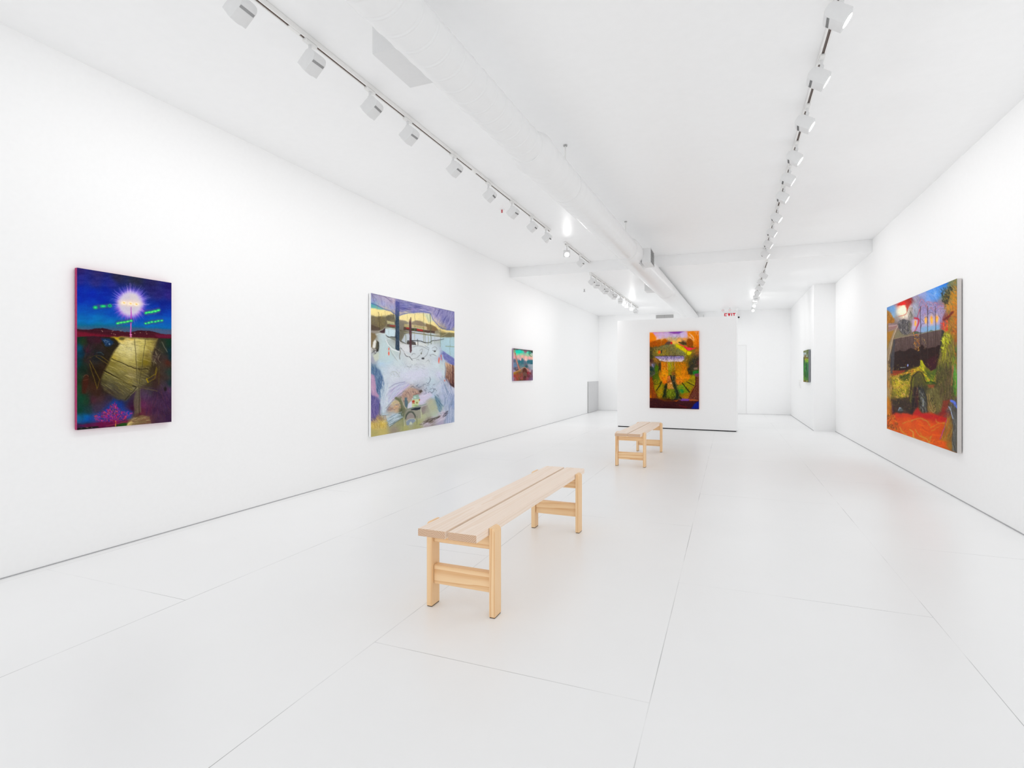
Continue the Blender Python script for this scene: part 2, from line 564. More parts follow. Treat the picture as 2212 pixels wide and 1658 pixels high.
def art_night():
    c = Canvas([(108, 77), (979, 213), (979, 1490), (114, 1563)], 236, 384, 11)
    c.wash([
        (120, 90, 48, 36, 100), (300, 120, 46, 40, 98), (480, 160, 44, 44, 72), (650, 190, 46, 48, 68), (800, 215, 44, 40, 86), (970, 235, 40, 30, 100),
        (120, 200, 40, 42, 128), (280, 210, 46, 46, 118), (420, 230, 40, 44, 130), (860, 320, 44, 40, 110), (960, 330, 52, 40, 120), (800, 270, 44, 42, 104),
        (130, 290, 10, 44, 158), (250, 320, 4, 44, 164), (380, 300, 16, 44, 152), (900, 420, 20, 40, 132), (970, 430, 18, 44, 140),
        (130, 370, 0, 48, 164), (240, 380, 0, 52, 166), (340, 370, 6, 44, 158), (850, 450, 8, 52, 158), (960, 500, 2, 66, 168),
        (130, 460, 0, 78, 172), (250, 470, 0, 84, 174), (420, 500, 0, 76, 170), (740, 540, 0, 74, 172), (950, 560, 0, 84, 176),
        (140, 540, 0, 108, 178), (280, 550, 0, 112, 180), (420, 570, 0, 114, 178), (560, 600, 0, 108, 170), (760, 600, 0, 112, 178), (900, 620, 0, 108, 180), (970, 610, 0, 100, 178),
        (130, 600, 6, 112, 160), (300, 600, 6, 110, 158), (500, 625, 8, 108, 160), (850, 645, 10, 108, 168), (975, 650, 20, 100, 160)], 3.2)
    c.grain(10, 70, 22, 2)
    # dusk glow over the hills
    c.grad([(100, 600), (400, 590), (620, 615), (990, 640), (990, 720), (100, 680)], (400, 596), (20, 104, 130), (400, 646), (116, 84, 90), 0.6, 26)
    hill = [(100, 640), (180, 646), (240, 645), (280, 634), (340, 632), (385, 640), (430, 655), (480, 655), (560, 668), (610, 664), (660, 656), (700, 652), (750, 650), (800, 660), (870, 678), (990, 692), (990, 760), (100, 760)]
    c.grad(hill, (500, 640), (58, 26, 38), (500, 720), (84, 26, 40), 1, 4, 4, 16)
    c.poly([(100, 660), (200, 672), (300, 690), (430, 706), (430, 724), (300, 730), (180, 745), (100, 720)], (122, 28, 50), 0.8, 22)
    c.poly([(820, 690), (990, 690), (990, 722), (860, 718)], (112, 30, 62), 0.8, 14)
    c.line([(108, 636), (260, 646), (430, 664), (620, 670), (990, 690)], 4, (136, 80, 80), 0.25, 8)
    for x, y in ((338, 656), (344, 664), (432, 664), (440, 656), (448, 688), (428, 684), (512, 657), (640, 678), (745, 665), (752, 684), (690, 672), (462, 692)):
        c.blob(x, y, 3.4, 3, (214, 176, 150), 0.8, 0.6)
    # glowing orb with rays
    ox, oy = 598, 408
    rg = c.rng
    R = np.hypot((c.X - ox), (c.Y - oy) * 0.98)
    for r, col, a in ((215, (40, 50, 178), 0.4), (176, (92, 66, 190), 0.6), (150, (150, 124, 212), 0.9)):
        m = np.clip((r - R) / (r * 0.45), 0, 1)
        m = m * m * (3 - 2 * m) * a
        c.rgb += m[..., None] * (np.array(col, float) - c.rgb)
    for i in range(420):
        t = rg.uniform(0, 2 * PI)
        r0, r1 = rg.uniform(80, 112), rg.uniform(120, 205)
        up = math.sin(t) < 0
        col = [(190, 150, 232), (150, 120, 220), (214, 190, 240), (120, 110, 216)][rg.randint(4)]
        if math.sin(t) > 0.3:
            col = [(176, 110, 206), (198, 150, 226), (150, 84, 196)][rg.randint(3)]
        c.line([(ox + r0 * math.cos(t), oy + r0 * math.sin(t)), (ox + r1 * math.cos(t), oy + r1 * math.sin(t))], 4.5, col, 0.42, 3.0, 0.5)
    m = np.clip((132 - R) / 52, 0, 1)
    m = m * m * (3 - 2 * m)
    c.rgb += m[..., None] * (np.array((208, 200, 218), float) - c.rgb)
    c.blob(598, 405, 78, 78, (196, 186, 196), 0.75, 0.6)
    c.poly([(596, 318), (660, 330), (680, 385), (598, 380)], (214, 202, 196), 0.5, 20)
    c.blob(598, 402, 100, 30, (240, 216, 196), 0.75, 0.7, 0.04)
    for x, y in ((540, 400), (600, 405), (655, 411)):
        c.blob(x, y, 22, 14, (255, 236, 206), 0.95, 0.7)
        c.blob(x + 2, y, 8, 5, (238, 178, 74), 0.9, 0.6)
        c.blob(x - 6, y - 8, 6, 3, (236, 190, 110), 0.6, 0.6)
    # magenta beam and mast
    c.line([(605, 440), (606, 560)], 6, (182, 60, 178), 0.75, 4, 15)
    c.line([(605, 545), (603, 700)], 11, (190, 84, 172), 0.9, 3)
    c.line([(604, 560), (602, 700)], 3, (236, 150, 196), 0.8, 2)
    for y in (692, 712):
        c.blob(605, y, 11, 7, (226, 132, 178), 1, 0.4)
    # green lights
    def lights(pts, w):
        c.curve(pts, w * 2.4, (96, 66, 128), 0.6, 12)
        c.curve(pts, w * 1.5, (30, 140, 120), 0.5, 8)
        for i, (x, y) in enumerate(pts):
            c.blob(x, y, w * 0.8, w * 0.46, (34, 206, 118), 1, 0.5, -0.15)
            c.blob(x, y, w * 0.36, w * 0.22, (120, 236, 130), 0.9, 0.5, -0.15)
    c.line([(270, 442), (345, 432), (415, 425)], 44, (92, 74, 116), 0.6, 16)
    for x, y, rx, ry in ((277, 442, 22, 15), (349, 432, 28, 15), (410, 426, 20, 15)):
        c.blob(x, y, rx, ry, (18, 178, 120), 1, 0.5)
        c.blob(x, y, rx * 0.5, ry * 0.5, (70, 214, 120), 1, 0.5)
    c.blob(410, 426, 9, 7, (16, 110, 84), 0.9, 0.4)
    lights([(746, 492), (775, 484), (800, 482), (830, 476), (860, 466)], 22)
    lights([(486, 588), (515, 582), (545, 578), (575, 570), (606, 566)], 20)
    lights([(740, 588), (770, 582), (797, 574), (830, 572), (858, 566), (890, 562)], 17)
    c.line([(746, 490), (862, 466)], 5, (110, 232, 110), 0.7, 3)
    c.line([(486, 587), (606, 566)], 5, (130, 232, 90), 0.7, 3)
    # dark lower half
    low = [(100, 712), (260, 706), (440, 712), (600, 716), (990, 728), (990, 1580), (100, 1580)]
    dark = Canvas([(108, 77), (979, 213), (979, 1490), (114, 1563)], 236, 384, 12)
    dark.wash([
        (120, 730, 16, 52, 40), (170, 760, 36, 54, 30), (230, 740, 58, 30, 42), (300, 740, 66, 30, 44), (380, 730, 58, 36, 40), (430, 770, 40, 40, 40),
        (130, 820, 4, 80, 110), (140, 870, 8, 52, 74), (120, 960, 4, 56, 60), (200, 830, 58, 30, 44), (300, 800, 46, 38, 34), (420, 830, 44, 36, 28), (470, 800, 46, 38, 32),
        (200, 920, 48, 40, 36), (300, 880, 36, 40, 46), (380, 900, 42, 34, 24), (170, 1000, 30, 48, 38), (250, 1000, 46, 34, 26), (350, 1000, 48, 34, 22), (300, 1090, 52, 38, 24),
        (130, 1100, 30, 58, 40), (130, 1180, 24, 72, 44), (190, 1120, 70, 40, 28), (180, 1180, 64, 36, 28), (260, 1180, 62, 38, 26), (300, 1230, 58, 38, 28), (380, 1200, 56, 44, 36),
        (150, 1280, 20, 70, 50), (200, 1300, 32, 66, 46), (260, 1290, 78, 42, 54), (330, 1280, 72, 50, 54), (420, 1290, 58, 46, 60), (480, 1250, 62, 54, 48), (560, 1260, 64, 58, 48),
        (140, 1380, 16, 66, 50), (210, 1390, 34, 58, 56), (290, 1370, 58, 46, 66), (380, 1330, 58, 46, 76), (450, 1310, 30, 56, 110), (520, 1320, 34, 46, 104), (600, 1320, 56, 30, 56), (620, 1370, 64, 20, 50), (560, 1300, 44, 52, 80),
        (130, 1470, 26, 100, 150), (200, 1450, 10, 106, 170), (280, 1450, 60, 70, 130), (360, 1460, 100, 40, 84), (480, 1470, 110, 30, 86), (580, 1430, 34, 66, 160), (560, 1480, 100, 26, 60),
        (130, 1530, 60, 30, 66), (220, 1530, 56, 34, 56), (330, 1530, 96, 26, 66), (430, 1530, 92, 28, 60), (520, 1520, 40, 60, 26),
        (840, 760, 56, 48, 38), (900, 770, 44, 50, 40), (960, 760, 16, 50, 36), (820, 830, 66, 56, 46), (900, 840, 60, 58, 46), (965, 840, 14, 52, 64), (840, 900, 62, 44, 44), (920, 900, 62, 52, 50), (970, 910, 10, 48, 62),
        (760, 960, 84, 74, 34), (820, 980, 60, 50, 34), (890, 970, 66, 54, 46), (945, 940, 98, 48, 36), (965, 1040, 40, 58, 52), (780, 1050, 66, 58, 40), (850, 1070, 66, 46, 34), (920, 1080, 64, 52, 48), (970, 1140, 28, 54, 56),
        (760, 1140, 70, 62, 42), (840, 1150, 64, 46, 42), (920, 1160, 68, 56, 66), (960, 1200, 84, 58, 92), (780, 1220, 68, 60, 70), (860, 1230, 64, 44, 66), (930, 1250, 70, 46, 76),
        (740, 1250, 80, 60, 84), (780, 1290, 74, 46, 74), (850, 1300, 66, 42, 68), (940, 1320, 66, 42, 74), (720, 1330, 102, 48, 84), (760, 1380, 86, 40, 70), (830, 1390, 68, 40, 68), (930, 1400, 62, 42, 66), (960, 1460, 66, 42, 72),
        (700, 1400, 100, 40, 60), (720, 1460, 106, 62, 60), (800, 1460, 84, 54, 62), (860, 1470, 70, 46, 68), (640, 1480, 128, 108, 76), (660, 1440, 86, 66, 50), (600, 1500, 160, 150, 86)], 3.4)
    dark.grain(9, 60, 60, 1)
    m = c.mask(low, 4)[..., None]
    c.rgb = c.rgb * (1 - m) + dark.rgb * m
    # shining slope
    slope = [(420, 714), (470, 742), (500, 778), (470, 810), (455, 840), (430, 890), (395, 960), (360, 1030), (335, 1100), (330, 1150), (360, 1200), (420, 1240), (500, 1285), (560, 1290), (620, 1230), (680, 1190), (760, 1130), (770, 1040), (790, 960), (800, 880), (830, 800), (850, 732), (640, 724), (520, 716)]
    base = Canvas([(108, 77), (979, 213), (979, 1490), (114, 1563)], 236, 384, 13)
    base.wash([
        (470, 730, 190, 160, 40), (520, 740, 216, 190, 110), (600, 750, 220, 204, 138), (700, 760, 206, 190, 110), (780, 770, 176, 160, 82), (830, 770, 120, 106, 60),
        (520, 800, 216, 206, 150), (600, 820, 222, 212, 160), (650, 830, 204, 192, 130), (720, 820, 196, 182, 104), (780, 830, 150, 132, 66), (510, 850, 206, 194, 130),
        (600, 880, 208, 196, 134), (700, 890, 150, 136, 70), (760, 890, 112, 98, 50), (480, 880, 182, 166, 98), (450, 900, 170, 150, 60), (560, 920, 190, 176, 106), (630, 940, 180, 166, 96), (690, 950, 120, 110, 44), (740, 950, 122, 106, 30),
        (430, 960, 120, 108, 50), (500, 960, 130, 120, 64), (570, 980, 146, 134, 78), (640, 1000, 152, 138, 84), (700, 1010, 84, 74, 44), (760, 1000, 78, 68, 40),
        (390, 1000, 110, 100, 52), (460, 1020, 128, 118, 60), (540, 1040, 120, 110, 66), (610, 1060, 140, 128, 84), (690, 1080, 92, 84, 56), (750, 1080, 76, 68, 48),
        (370, 1070, 100, 94, 54), (440, 1080, 104, 98, 64), (520, 1090, 110, 102, 56), (600, 1120, 128, 116, 66), (650, 1150, 120, 112, 80), (700, 1150, 82, 76, 56),
        (350, 1140, 70, 64, 44), (430, 1160, 80, 76, 58), (520, 1160, 90, 84, 56), (590, 1180, 92, 86, 56), (480, 1220, 70, 64, 54), (560, 1240, 80, 74, 56), (640, 1220, 94, 88, 68), (420, 1220, 62, 52, 46)], 3.4)
    base.strokes(700, [(330, 720), (850, 730), (800, 1250), (330, 1250)], lambda x, y: 6 + (y - 720) * 0.045 + (6 if x < 600 else 0), 64, 4.0,
                 [(226, 214, 160), (90, 80, 40), (150, 138, 80), (196, 182, 110), (70, 62, 36), (176, 160, 60), (120, 108, 60)], 0.30, 0.08)
    m = c.mask(slope, 26, 6, 50)[..., None]
    c.rgb = c.rgb * (1 - m) + base.rgb * m
    # plank joints and cables on the slope
    c.curve([(430, 912), (520, 950), (600, 985), (660, 1005), (760, 1008)], 7, (40, 34, 20), 0.9, 4)
    c.curve([(360, 1022), (420, 1052), (520, 1110), (600, 1150), (650, 1170)], 9, (36, 30, 20), 0.95, 4)
    c.curve([(372, 1040), (450, 1076), (560, 1130), (620, 1160)], 4, (196, 180, 90), 0.7, 3)
    c.curve([(432, 924), (520, 962), (600, 996)], 3, (190, 178, 110), 0.5, 3)
    c.line([(640, 735), (654, 940), (668, 1170)], 6, (70, 62, 40), 0.75, 4)
    c.line([(646, 735), (660, 940), (672, 1170)], 3, (170, 160, 110), 0.6, 3)
    c.line([(740, 735), (705, 990), (672, 1175)], 5, (62, 56, 36), 0.75, 4)
    c.line([(735, 740), (700, 990), (668, 1175)], 2.5, (166, 154, 100), 0.5, 3)
    c.line([(660, 1172), (552, 1292)], 7, (44, 40, 30), 0.8, 3)
    c.line([(668, 1180), (600, 1246)], 5, (150, 142, 90), 0.6, 4)
    c.line([(676, 1174), (850, 1208)], 4, (110, 96, 56), 0.85, 3)
    c.poly([(660, 1185), (690, 1190), (700, 1400), (640, 1420), (630, 1300)], (104, 98, 72), 0.7, 14)
    c.line([(680, 1180), (682, 1420)], 6, (44, 38, 30), 0.75, 3)
    c.line([(674, 1180), (672, 1420)], 3, (140, 134, 100), 0.4, 3)
    # tool trough, top right of slope, and hollow shapes
    c.poly([(440, 716), (520, 712), (545, 722), (540, 740), (500, 738)], (182, 160, 34), 0.7, 8)
    c.blob(520, 728, 26, 12, (60, 58, 40), 0.8, 0.5)
    c.line([(430, 712), (620, 716), (850, 730)], 4, (150, 120, 60), 0.7, 3)
    c.blob(610, 734, 30, 10, (196, 150, 40), 0.45, 0.8)
    c.poly([(400, 712), (450, 724), (484, 756), (484, 800), (440, 842), (430, 880), (370, 830), (330, 770), (350, 724)], (44, 38, 26), 0.9, 10)
    c.poly([(330, 726), (410, 728), (450, 760), (420, 796), (370, 800)], (24, 56, 96), 0.85, 16)
    c.strokes(26, [(350, 740), (470, 740), (470, 800), (360, 800)], 30, 12, 3, [(120, 150, 180), (170, 180, 190), (60, 90, 140), (20, 30, 50)], 0.8, 0.8)
    c.curve([(220, 910), (280, 885), (340, 895), (400, 940)], 5, (110, 94, 34), 0.6, 3)
    c.line([(286, 893), (390, 962)], 5, (128, 108, 40), 0.7, 3)
    c.line([(330, 890), (408, 940)], 4, (120, 102, 40), 0.6, 3)
    c.curve([(290, 860), (330, 856), (355, 878)], 7, (58, 84, 92), 0.7, 4)
    c.poly([(225, 930), (320, 1100), (300, 1190), (236, 980)], (44, 32, 22), 0.8, 6)
    c.line([(230, 930), (320, 1105)], 5, (126, 108, 36), 0.8, 3)
    c.line([(226, 960), (296, 1180)], 5, (122, 104, 36), 0.75, 3)
    c.line([(320, 1105), (294, 1190)], 5, (120, 100, 34), 0.7, 3)
    c.poly([(190, 1060), (215, 1068), (218, 1130), (190, 1230), (160, 1230), (160, 1120)], (70, 34, 24), 0.7, 12)
    c.curve([(168, 1078), (195, 1060), (218, 1076)], 4, (150, 100, 70), 0.6, 3)
    c.line([(170, 1110), (215, 1106)], 3, (150, 110, 84), 0.5, 3)
    c.strokes(60, [(150, 760), (300, 740), (300, 900), (180, 1000)], 110, 46, 6, [(76, 50, 46), (50, 44, 34), (70, 34, 50), (36, 44, 40)], 0.5, 0.3, 0.1)
    c.line([(750, 1100), (830, 1055), (840, 990)], 6, (140, 120, 30), 0.75, 3)
    c.line([(760, 1130), (826, 1092), (850, 1000)], 5, (130, 112, 30), 0.7, 3)
    c.line([(750, 1100), (762, 1126)], 12, (166, 140, 22), 0.8, 4)
    c.line([(866, 980), (862, 1150)], 4, (104, 90, 36), 0.6, 3)
    c.strokes(70, [(780, 830), (870, 810), (870, 930), (800, 960)], 60, 40, 3, [(150, 138, 110), (60, 50, 40), (110, 98, 76), (34, 28, 24)], 0.6, 0.6, 0.2)
    c.line([(776, 860), (820, 960)], 4, (130, 120, 84), 0.6, 3)
    c.line([(890, 760), (940, 850)], 7, (116, 112, 96), 0.7, 5)
    c.strokes(120, [(730, 1240), (960, 1160), (970, 1470), (760, 1450)], lambda x, y: 100 if x < 850 else 75, 70, 4, [(66, 40, 76), (52, 34, 56), (92, 60, 92), (44, 30, 60), (110, 54, 60)], 0.45, 0.12, 0.05)
    c.line([(870, 1230), (930, 1340)], 3, (40, 30, 40), 0.5, 3)
    c.blob(920, 1190, 12, 20, (34, 26, 24), 0.8, 0.6)
    # blue glow and red bush
    c.poly([(400, 1330), (450, 1290), (520, 1310), (560, 1370), (620, 1400), (600, 1450), (500, 1480), (300, 1480), (160, 1490), (200, 1440), (300, 1420)], (22, 70, 160), 0.5, 40)
    bush = [(270, 1440), (330, 1400), (390, 1370), (440, 1320), (460, 1310), (490, 1360), (530, 1400), (610, 1395), (625, 1420), (560, 1460), (480, 1500), (440, 1500), (280, 1480)]
    c.strokes(420, bush, lambda x, y: math.degrees(math.atan2(y - 1510, x - 465)), 16, 4, [(200, 30, 66), (226, 70, 90), (150, 20, 60), (40, 60, 190), (180, 40, 130), (226, 90, 60), (90, 40, 150), (220, 60, 150)], 0.8, 0.5)
    for t in (-150, -130, -105, -85, -60, -35):
        a = math.radians(t)
        c.line([(466, 1500), (466 + 60 * math.cos(a), 1500 + 60 * math.sin(a)), (466 + 130 * math.cos(a + 0.1), 1500 + 130 * math.sin(a + 0.1))], 5, (170, 26, 60), 0.7, 3, 2)
    c.line([(466, 1480), (468, 1530)], 7, (220, 170, 60), 0.9, 3)
    c.poly([(120, 1520), (300, 1490), (560, 1480), (620, 1478), (400, 1520), (230, 1548)], (116, 20, 70), 0.55, 14)
    c.line([(380, 1528), (470, 1508), (560, 1484)], 4, (190, 60, 90), 0.7, 3)
    c.poly([(470, 1530), (520, 1505), (580, 1495), (580, 1522), (470, 1540)], (34, 84, 30), 0.8, 8)
    c.poly([(570, 1500), (600, 1475), (700, 1430), (780, 1440), (790, 1500), (570, 1525)], (128, 108, 72), 0.75, 14)
    c.poly([(580, 1500), (610, 1478), (630, 1500), (600, 1525), (568, 1525)], (206, 190, 116), 0.85, 8)
    c.strokes(50, [(600, 1450), (780, 1440), (780, 1500), (600, 1520)], -8, 44, 4, [(176, 150, 110), (90, 60, 50), (120, 50, 60), (200, 180, 130)], 0.5, 0.2)
    c.poly([(114, 1545), (300, 1528), (320, 1540), (116, 1564)], (24, 30, 24), 0.9, 5)
    for x, y in ((200, 1538), (210, 1542), (150, 1546), (250, 1540)):
        c.line([(x - 8, y), (x + 8, y + 2)], 3, (170, 150, 140), 0.7, 3)
    c.strokes(1500, [(100, 700), (990, 720), (990, 1500), (110, 1570)], 20, 16, 2.5, [(20, 18, 20), (120, 100, 60), (70, 50, 70), (50, 60, 60), (90, 40, 50)], 0.22, 1.5)
    c.warp(3.5, 30, 2)
    c.grain(7, 6, 6, 5, 2)
    return c.out()


def art_snow():
    c = Canvas([(107, 60), (1013, 267), (1013, 1468), (110, 1625)], 232, 384, 21)
    def T(*p):      # sheet of the upper half -> full sheet
        return [(x * 0.4998, y * 0.4998) for x, y in p]

    def B(*p):      # sheet of the lower half -> full sheet
        return [(x * 0.4998, y * 0.4998 + 828.7) for x, y in p]
    c.wash([
        (130, 100, 150, 148, 178), (200, 110, 168, 160, 184), (280, 140, 176, 166, 190), (350, 150, 190, 174, 190), (400, 170, 120, 120, 168), (500, 190, 128, 130, 176), (620, 210, 140, 138, 180), (760, 230, 158, 150, 188), (860, 260, 140, 138, 180), (980, 290, 146, 144, 184),
        (130, 150, 150, 156, 196), (240, 180, 162, 164, 200), (330, 220, 158, 160, 198), (460, 220, 124, 126, 180), (580, 240, 150, 146, 192), (700, 250, 160, 156, 196), (820, 300, 160, 154, 194), (900, 350, 132, 132, 180), (980, 400, 124, 124, 176), (960, 450, 120, 126, 178),
        (130, 190, 110, 160, 180), (130, 250, 244, 226, 160), (220, 260, 242, 224, 158), (300, 290, 236, 218, 150), (500, 310, 240, 226, 170), (600, 330, 238, 222, 170), (700, 330, 224, 216, 180), (760, 370, 228, 216, 170), (820, 410, 236, 216, 150), (440, 330, 240, 214, 164),
        (130, 330, 130, 124, 100), (220, 350, 128, 116, 80), (300, 330, 110, 104, 84), (340, 330, 160, 160, 140), (130, 420, 104, 92, 78), (220, 420, 110, 98, 70), (430, 400, 140, 132, 116), (640, 390, 150, 134, 104), (800, 440, 140, 122, 90), (900, 480, 180, 160, 104), (990, 490, 226, 206, 140),
        (430, 480, 100, 96, 84), (430, 540, 120, 116, 100), (150, 520, 150, 146, 130), (240, 540, 188, 200, 206), (320, 490, 200, 222, 226), (600, 520, 190, 200, 210), (760, 530, 186, 200, 204), (960, 520, 120, 118, 96), (950, 580, 182, 208, 216), (990, 680, 166, 198, 210),
        (140, 640, 160, 150, 130), (250, 640, 188, 204, 208), (240, 720, 190, 206, 208), (330, 690, 190, 204, 200), (480, 680, 206, 210, 214), (600, 680, 204, 212, 216), (760, 680, 204, 214, 220), (820, 720, 206, 216, 218), (950, 680, 164, 198, 210), (890, 740, 130, 140, 188),
        (130, 780, 160, 160, 176), (160, 760, 190, 196, 188), (220, 830, 178, 202, 220), (300, 800, 188, 208, 218), (400, 820, 200, 212, 216), (560, 800, 208, 214, 216), (700, 820, 206, 212, 214), (820, 850, 206, 216, 222), (880, 860, 196, 210, 212), (980, 810, 140, 144, 190), (960, 870, 190, 160, 140),
        (130, 900, 92, 116, 130), (180, 920, 110, 136, 160), (240, 900, 176, 204, 216), (340, 900, 202, 212, 220), (480, 930, 206, 214, 224), (600, 940, 206, 210, 224), (760, 940, 200, 212, 222), (850, 950, 204, 206, 226), (900, 930, 196, 212, 220),
        (130, 980, 170, 144, 172), (190, 990, 96, 118, 154), (250, 980, 200, 216, 222), (350, 990, 206, 212, 220), (560, 1000, 208, 212, 226), (760, 1010, 190, 206, 216), (900, 1010, 196, 208, 216), (950, 980, 180, 140, 116), (1000, 1020, 120, 84, 80),
        (130, 1080, 172, 142, 174), (200, 1080, 84, 112, 156), (250, 1080, 170, 194, 208), (300, 1080, 204, 210, 218), (400, 1080, 184, 188, 212), (460, 1060, 190, 192, 214), (620, 1060, 170, 176, 190), (760, 1100, 186, 202, 216), (880, 1100, 186, 196, 218), (980, 1120, 190, 196, 214),
        (130, 1180, 92, 92, 140), (170, 1170, 150, 130, 164), (220, 1180, 160, 182, 202), (280, 1160, 198, 204, 214), (360, 1140, 190, 186, 214), (420, 1140, 200, 178, 208), (480, 1160, 180, 156, 140), (540, 1130, 190, 164, 146), (600, 1140, 140, 124, 124), (700, 1180, 196, 190, 214), (780, 1180, 180, 196, 216), (880, 1200, 180, 188, 212), (980, 1200, 164, 174, 206),
        (130, 1270, 88, 84, 136), (180, 1270, 110, 106, 154), (230, 1260, 168, 184, 206), (300, 1240, 184, 192, 212), (360, 1260, 196, 188, 150), (420, 1230, 120, 118, 96), (480, 1230, 160, 134, 126), (560, 1260, 180, 186, 150), (660, 1250, 196, 192, 214), (760, 1250, 180, 176, 150), (830, 1240, 100, 130, 150), (900, 1270, 170, 184, 206), (990, 1290, 150, 166, 200),
        (130, 1370, 100, 92, 146), (180, 1350, 130, 110, 158), (240, 1350, 170, 190, 200), (300, 1310, 140, 122, 130), (380, 1330, 196, 166, 136), (440, 1340, 90, 96, 74), (540, 1340, 140, 140, 130), (620, 1330, 170, 172, 150), (690, 1330, 146, 136, 130), (780, 1310, 176, 176, 146), (860, 1310, 170, 186, 180), (920, 1330, 180, 188, 206), (990, 1370, 164, 178, 200),
        (150, 1430, 150, 120, 120), (210, 1440, 180, 160, 96), (280, 1400, 190, 196, 196), (360, 1400, 180, 196, 210), (440, 1420, 140, 144, 104), (540, 1400, 150, 146, 140), (660, 1400, 176, 180, 140), (800, 1390, 176, 190, 176), (900, 1380, 190, 184, 200), (980, 1430, 160, 176, 200),
        (140, 1500, 196, 172, 96), (240, 1490, 204, 176, 84), (320, 1480, 150, 150, 130), (420, 1490, 150, 150, 112), (540, 1470, 160, 164, 150), (620, 1480, 164, 168, 116), (760, 1450, 120, 110, 100), (860, 1430, 190, 182, 196), (960, 1450, 164, 172, 200),
        (140, 1580, 176, 166, 108), (240, 1570, 190, 176, 110), (360, 1550, 150, 140, 124), (480, 1530, 168, 166, 112), (600, 1510, 160, 158, 116), (720, 1490, 176, 164, 170), (860, 1470, 170, 162, 186)], 3.3, 350)
    # lilac sky edge
    sky = T((200, 90), (2060, 500), (2060, 940), (1950, 930), (1800, 880), (1680, 830), (1600, 760), (1540, 640), (1500, 565), (1400, 548), (1200, 545), (1000, 560), (860, 600), (800, 620), (720, 560), (660, 520), (520, 480), (420, 430), (330, 380), (200, 340))
    # teal-green glow and pale yellow under the sky
    c.poly(T((200, 340), (330, 380), (420, 430), (520, 480), (420, 490), (300, 460), (200, 440)), (92, 168, 166), 0.75, 14)
    c.grad(T((200, 450), (420, 490), (640, 520), (720, 590), (700, 600), (520, 610), (330, 640), (200, 600)), (200, 230), (246, 226, 154), (340, 300), (236, 214, 150), 0.8, 16)
    c.grad(T((830, 620), (1000, 580), (1200, 560), (1400, 570), (1500, 590), (1560, 720), (1640, 850), (1760, 920), (2040, 960), (2040, 1010), (1860, 990), (1700, 930), (1560, 860), (1420, 790), (1300, 740), (1180, 720), (1060, 760), (930, 720), (830, 700)), (480, 300), (242, 224, 160), (900, 470), (240, 222, 150), 0.8, 14, 3, 30)
    c.poly(T((1360, 580), (1500, 590), (1560, 740), (1460, 760)), (190, 212, 200), 0.55, 20)
    c.strokes(420, sky, lambda x, y: (75 if x < 380 else (8 if x < 620 else (20 if x < 780 else 115))), 44, 3, [(120, 112, 172), (178, 168, 204), (96, 92, 160), (196, 184, 208), (150, 148, 200), (112, 104, 150)], 0.5, 0.25)
    c.strokes(90, T((800, 290), (1500, 440), (1500, 520), (820, 540)), 8, 80, 3.5, [(84, 84, 150), (70, 68, 120), (110, 110, 176)], 0.55, 0.08)
    c.strokes(240, T((1560, 450), (2030, 540), (2030, 930), (1800, 870), (1620, 720)), 112, 60, 3, [(84, 82, 150), (180, 172, 210), (66, 66, 122), (150, 146, 196)], 0.5, 0.12)
    for p in (((230, 130), (520, 200), (660, 330)), ((520, 210), (680, 320)), ((230, 140), (330, 260)), ((240, 160), (290, 330)), ((250, 150), (560, 210), (740, 240)), ((1560, 440), (1720, 530)), ((800, 250), (1100, 330), (1400, 390), (1600, 440), (2020, 540))):
        c.curve(T(*p), 3, (96, 84, 110), 0.7, 2.5)
    c.curve(T((1000, 470), (1120, 476), (1200, 460)), 3, (110, 84, 130), 0.7, 3)
    for i in range(48):        # blue fringe along the cloud
        pass
    fr = T((200, 345), (330, 385), (420, 430), (520, 480), (640, 515), (720, 570), (830, 610), (900, 580), (1020, 560), (1160, 545), (1300, 530), (1420, 545), (1510, 580), (1560, 700), (1640, 800), (1720, 870), (1820, 920), (2030, 940))
    c.curve(fr, 9, (78, 92, 160), 0.6, 7)
    for i in range(len(fr) - 1):
        for k in range(4):
            t = k / 4
            x, y = fr[i][0] * (1 - t) + fr[i + 1][0] * t, fr[i][1] * (1 - t) + fr[i + 1][1] * t
            c.line([(x, y - 7), (x + 3, y + 6)], 3, (66, 84, 160), 0.55, 2.5)
    c.poly(T((1500, 580), (1640, 640), (1720, 780), (1640, 800), (1560, 720)), (190, 176, 206), 0.4, 20)
    # hills and far train
    c.poly(T((210, 640), (330, 640), (520, 640), (640, 580), (720, 600), (740, 760), (560, 790), (560, 840), (420, 900), (210, 930)), (116, 106, 82), 0.7, 10, 5, 20)
    c.poly(T((520, 640), (600, 610), (700, 640), (720, 700), (560, 720)), (104, 98, 84), 0.7, 12)
    c.strokes(60, T((210, 620), (520, 640), (560, 800), (210, 900)), 60, 14, 3, [(206, 186, 110), (84, 74, 60), (150, 136, 90), (176, 156, 70), (96, 84, 70)], 0.6, 0.5)
    c.poly(T((210, 810), (420, 880), (420, 940), (210, 940)), (84, 70, 64), 0.7, 8)
    c.poly(T((830, 710), (960, 730), (1040, 780), (940, 830), (920, 1000), (830, 1020)), (124, 118, 106), 0.7, 10)
    c.poly(T((1090, 780), (1180, 720), (1280, 730), (1380, 800), (1440, 850), (1100, 830)), (140, 126, 108), 0.85, 8, 3, 16)
    c.poly(T((1400, 790), (1560, 830), (1640, 880), (1680, 960), (1560, 960), (1420, 930)), (126, 104, 74), 0.85, 8, 3, 16)
    c.poly(T((940, 800), (1040, 820), (1060, 880), (930, 870)), (180, 164, 110), 0.7, 6)
    c.poly(T((560, 720), (740, 770), (740, 810), (570, 790)), (192, 184, 140), 0.85, 4)
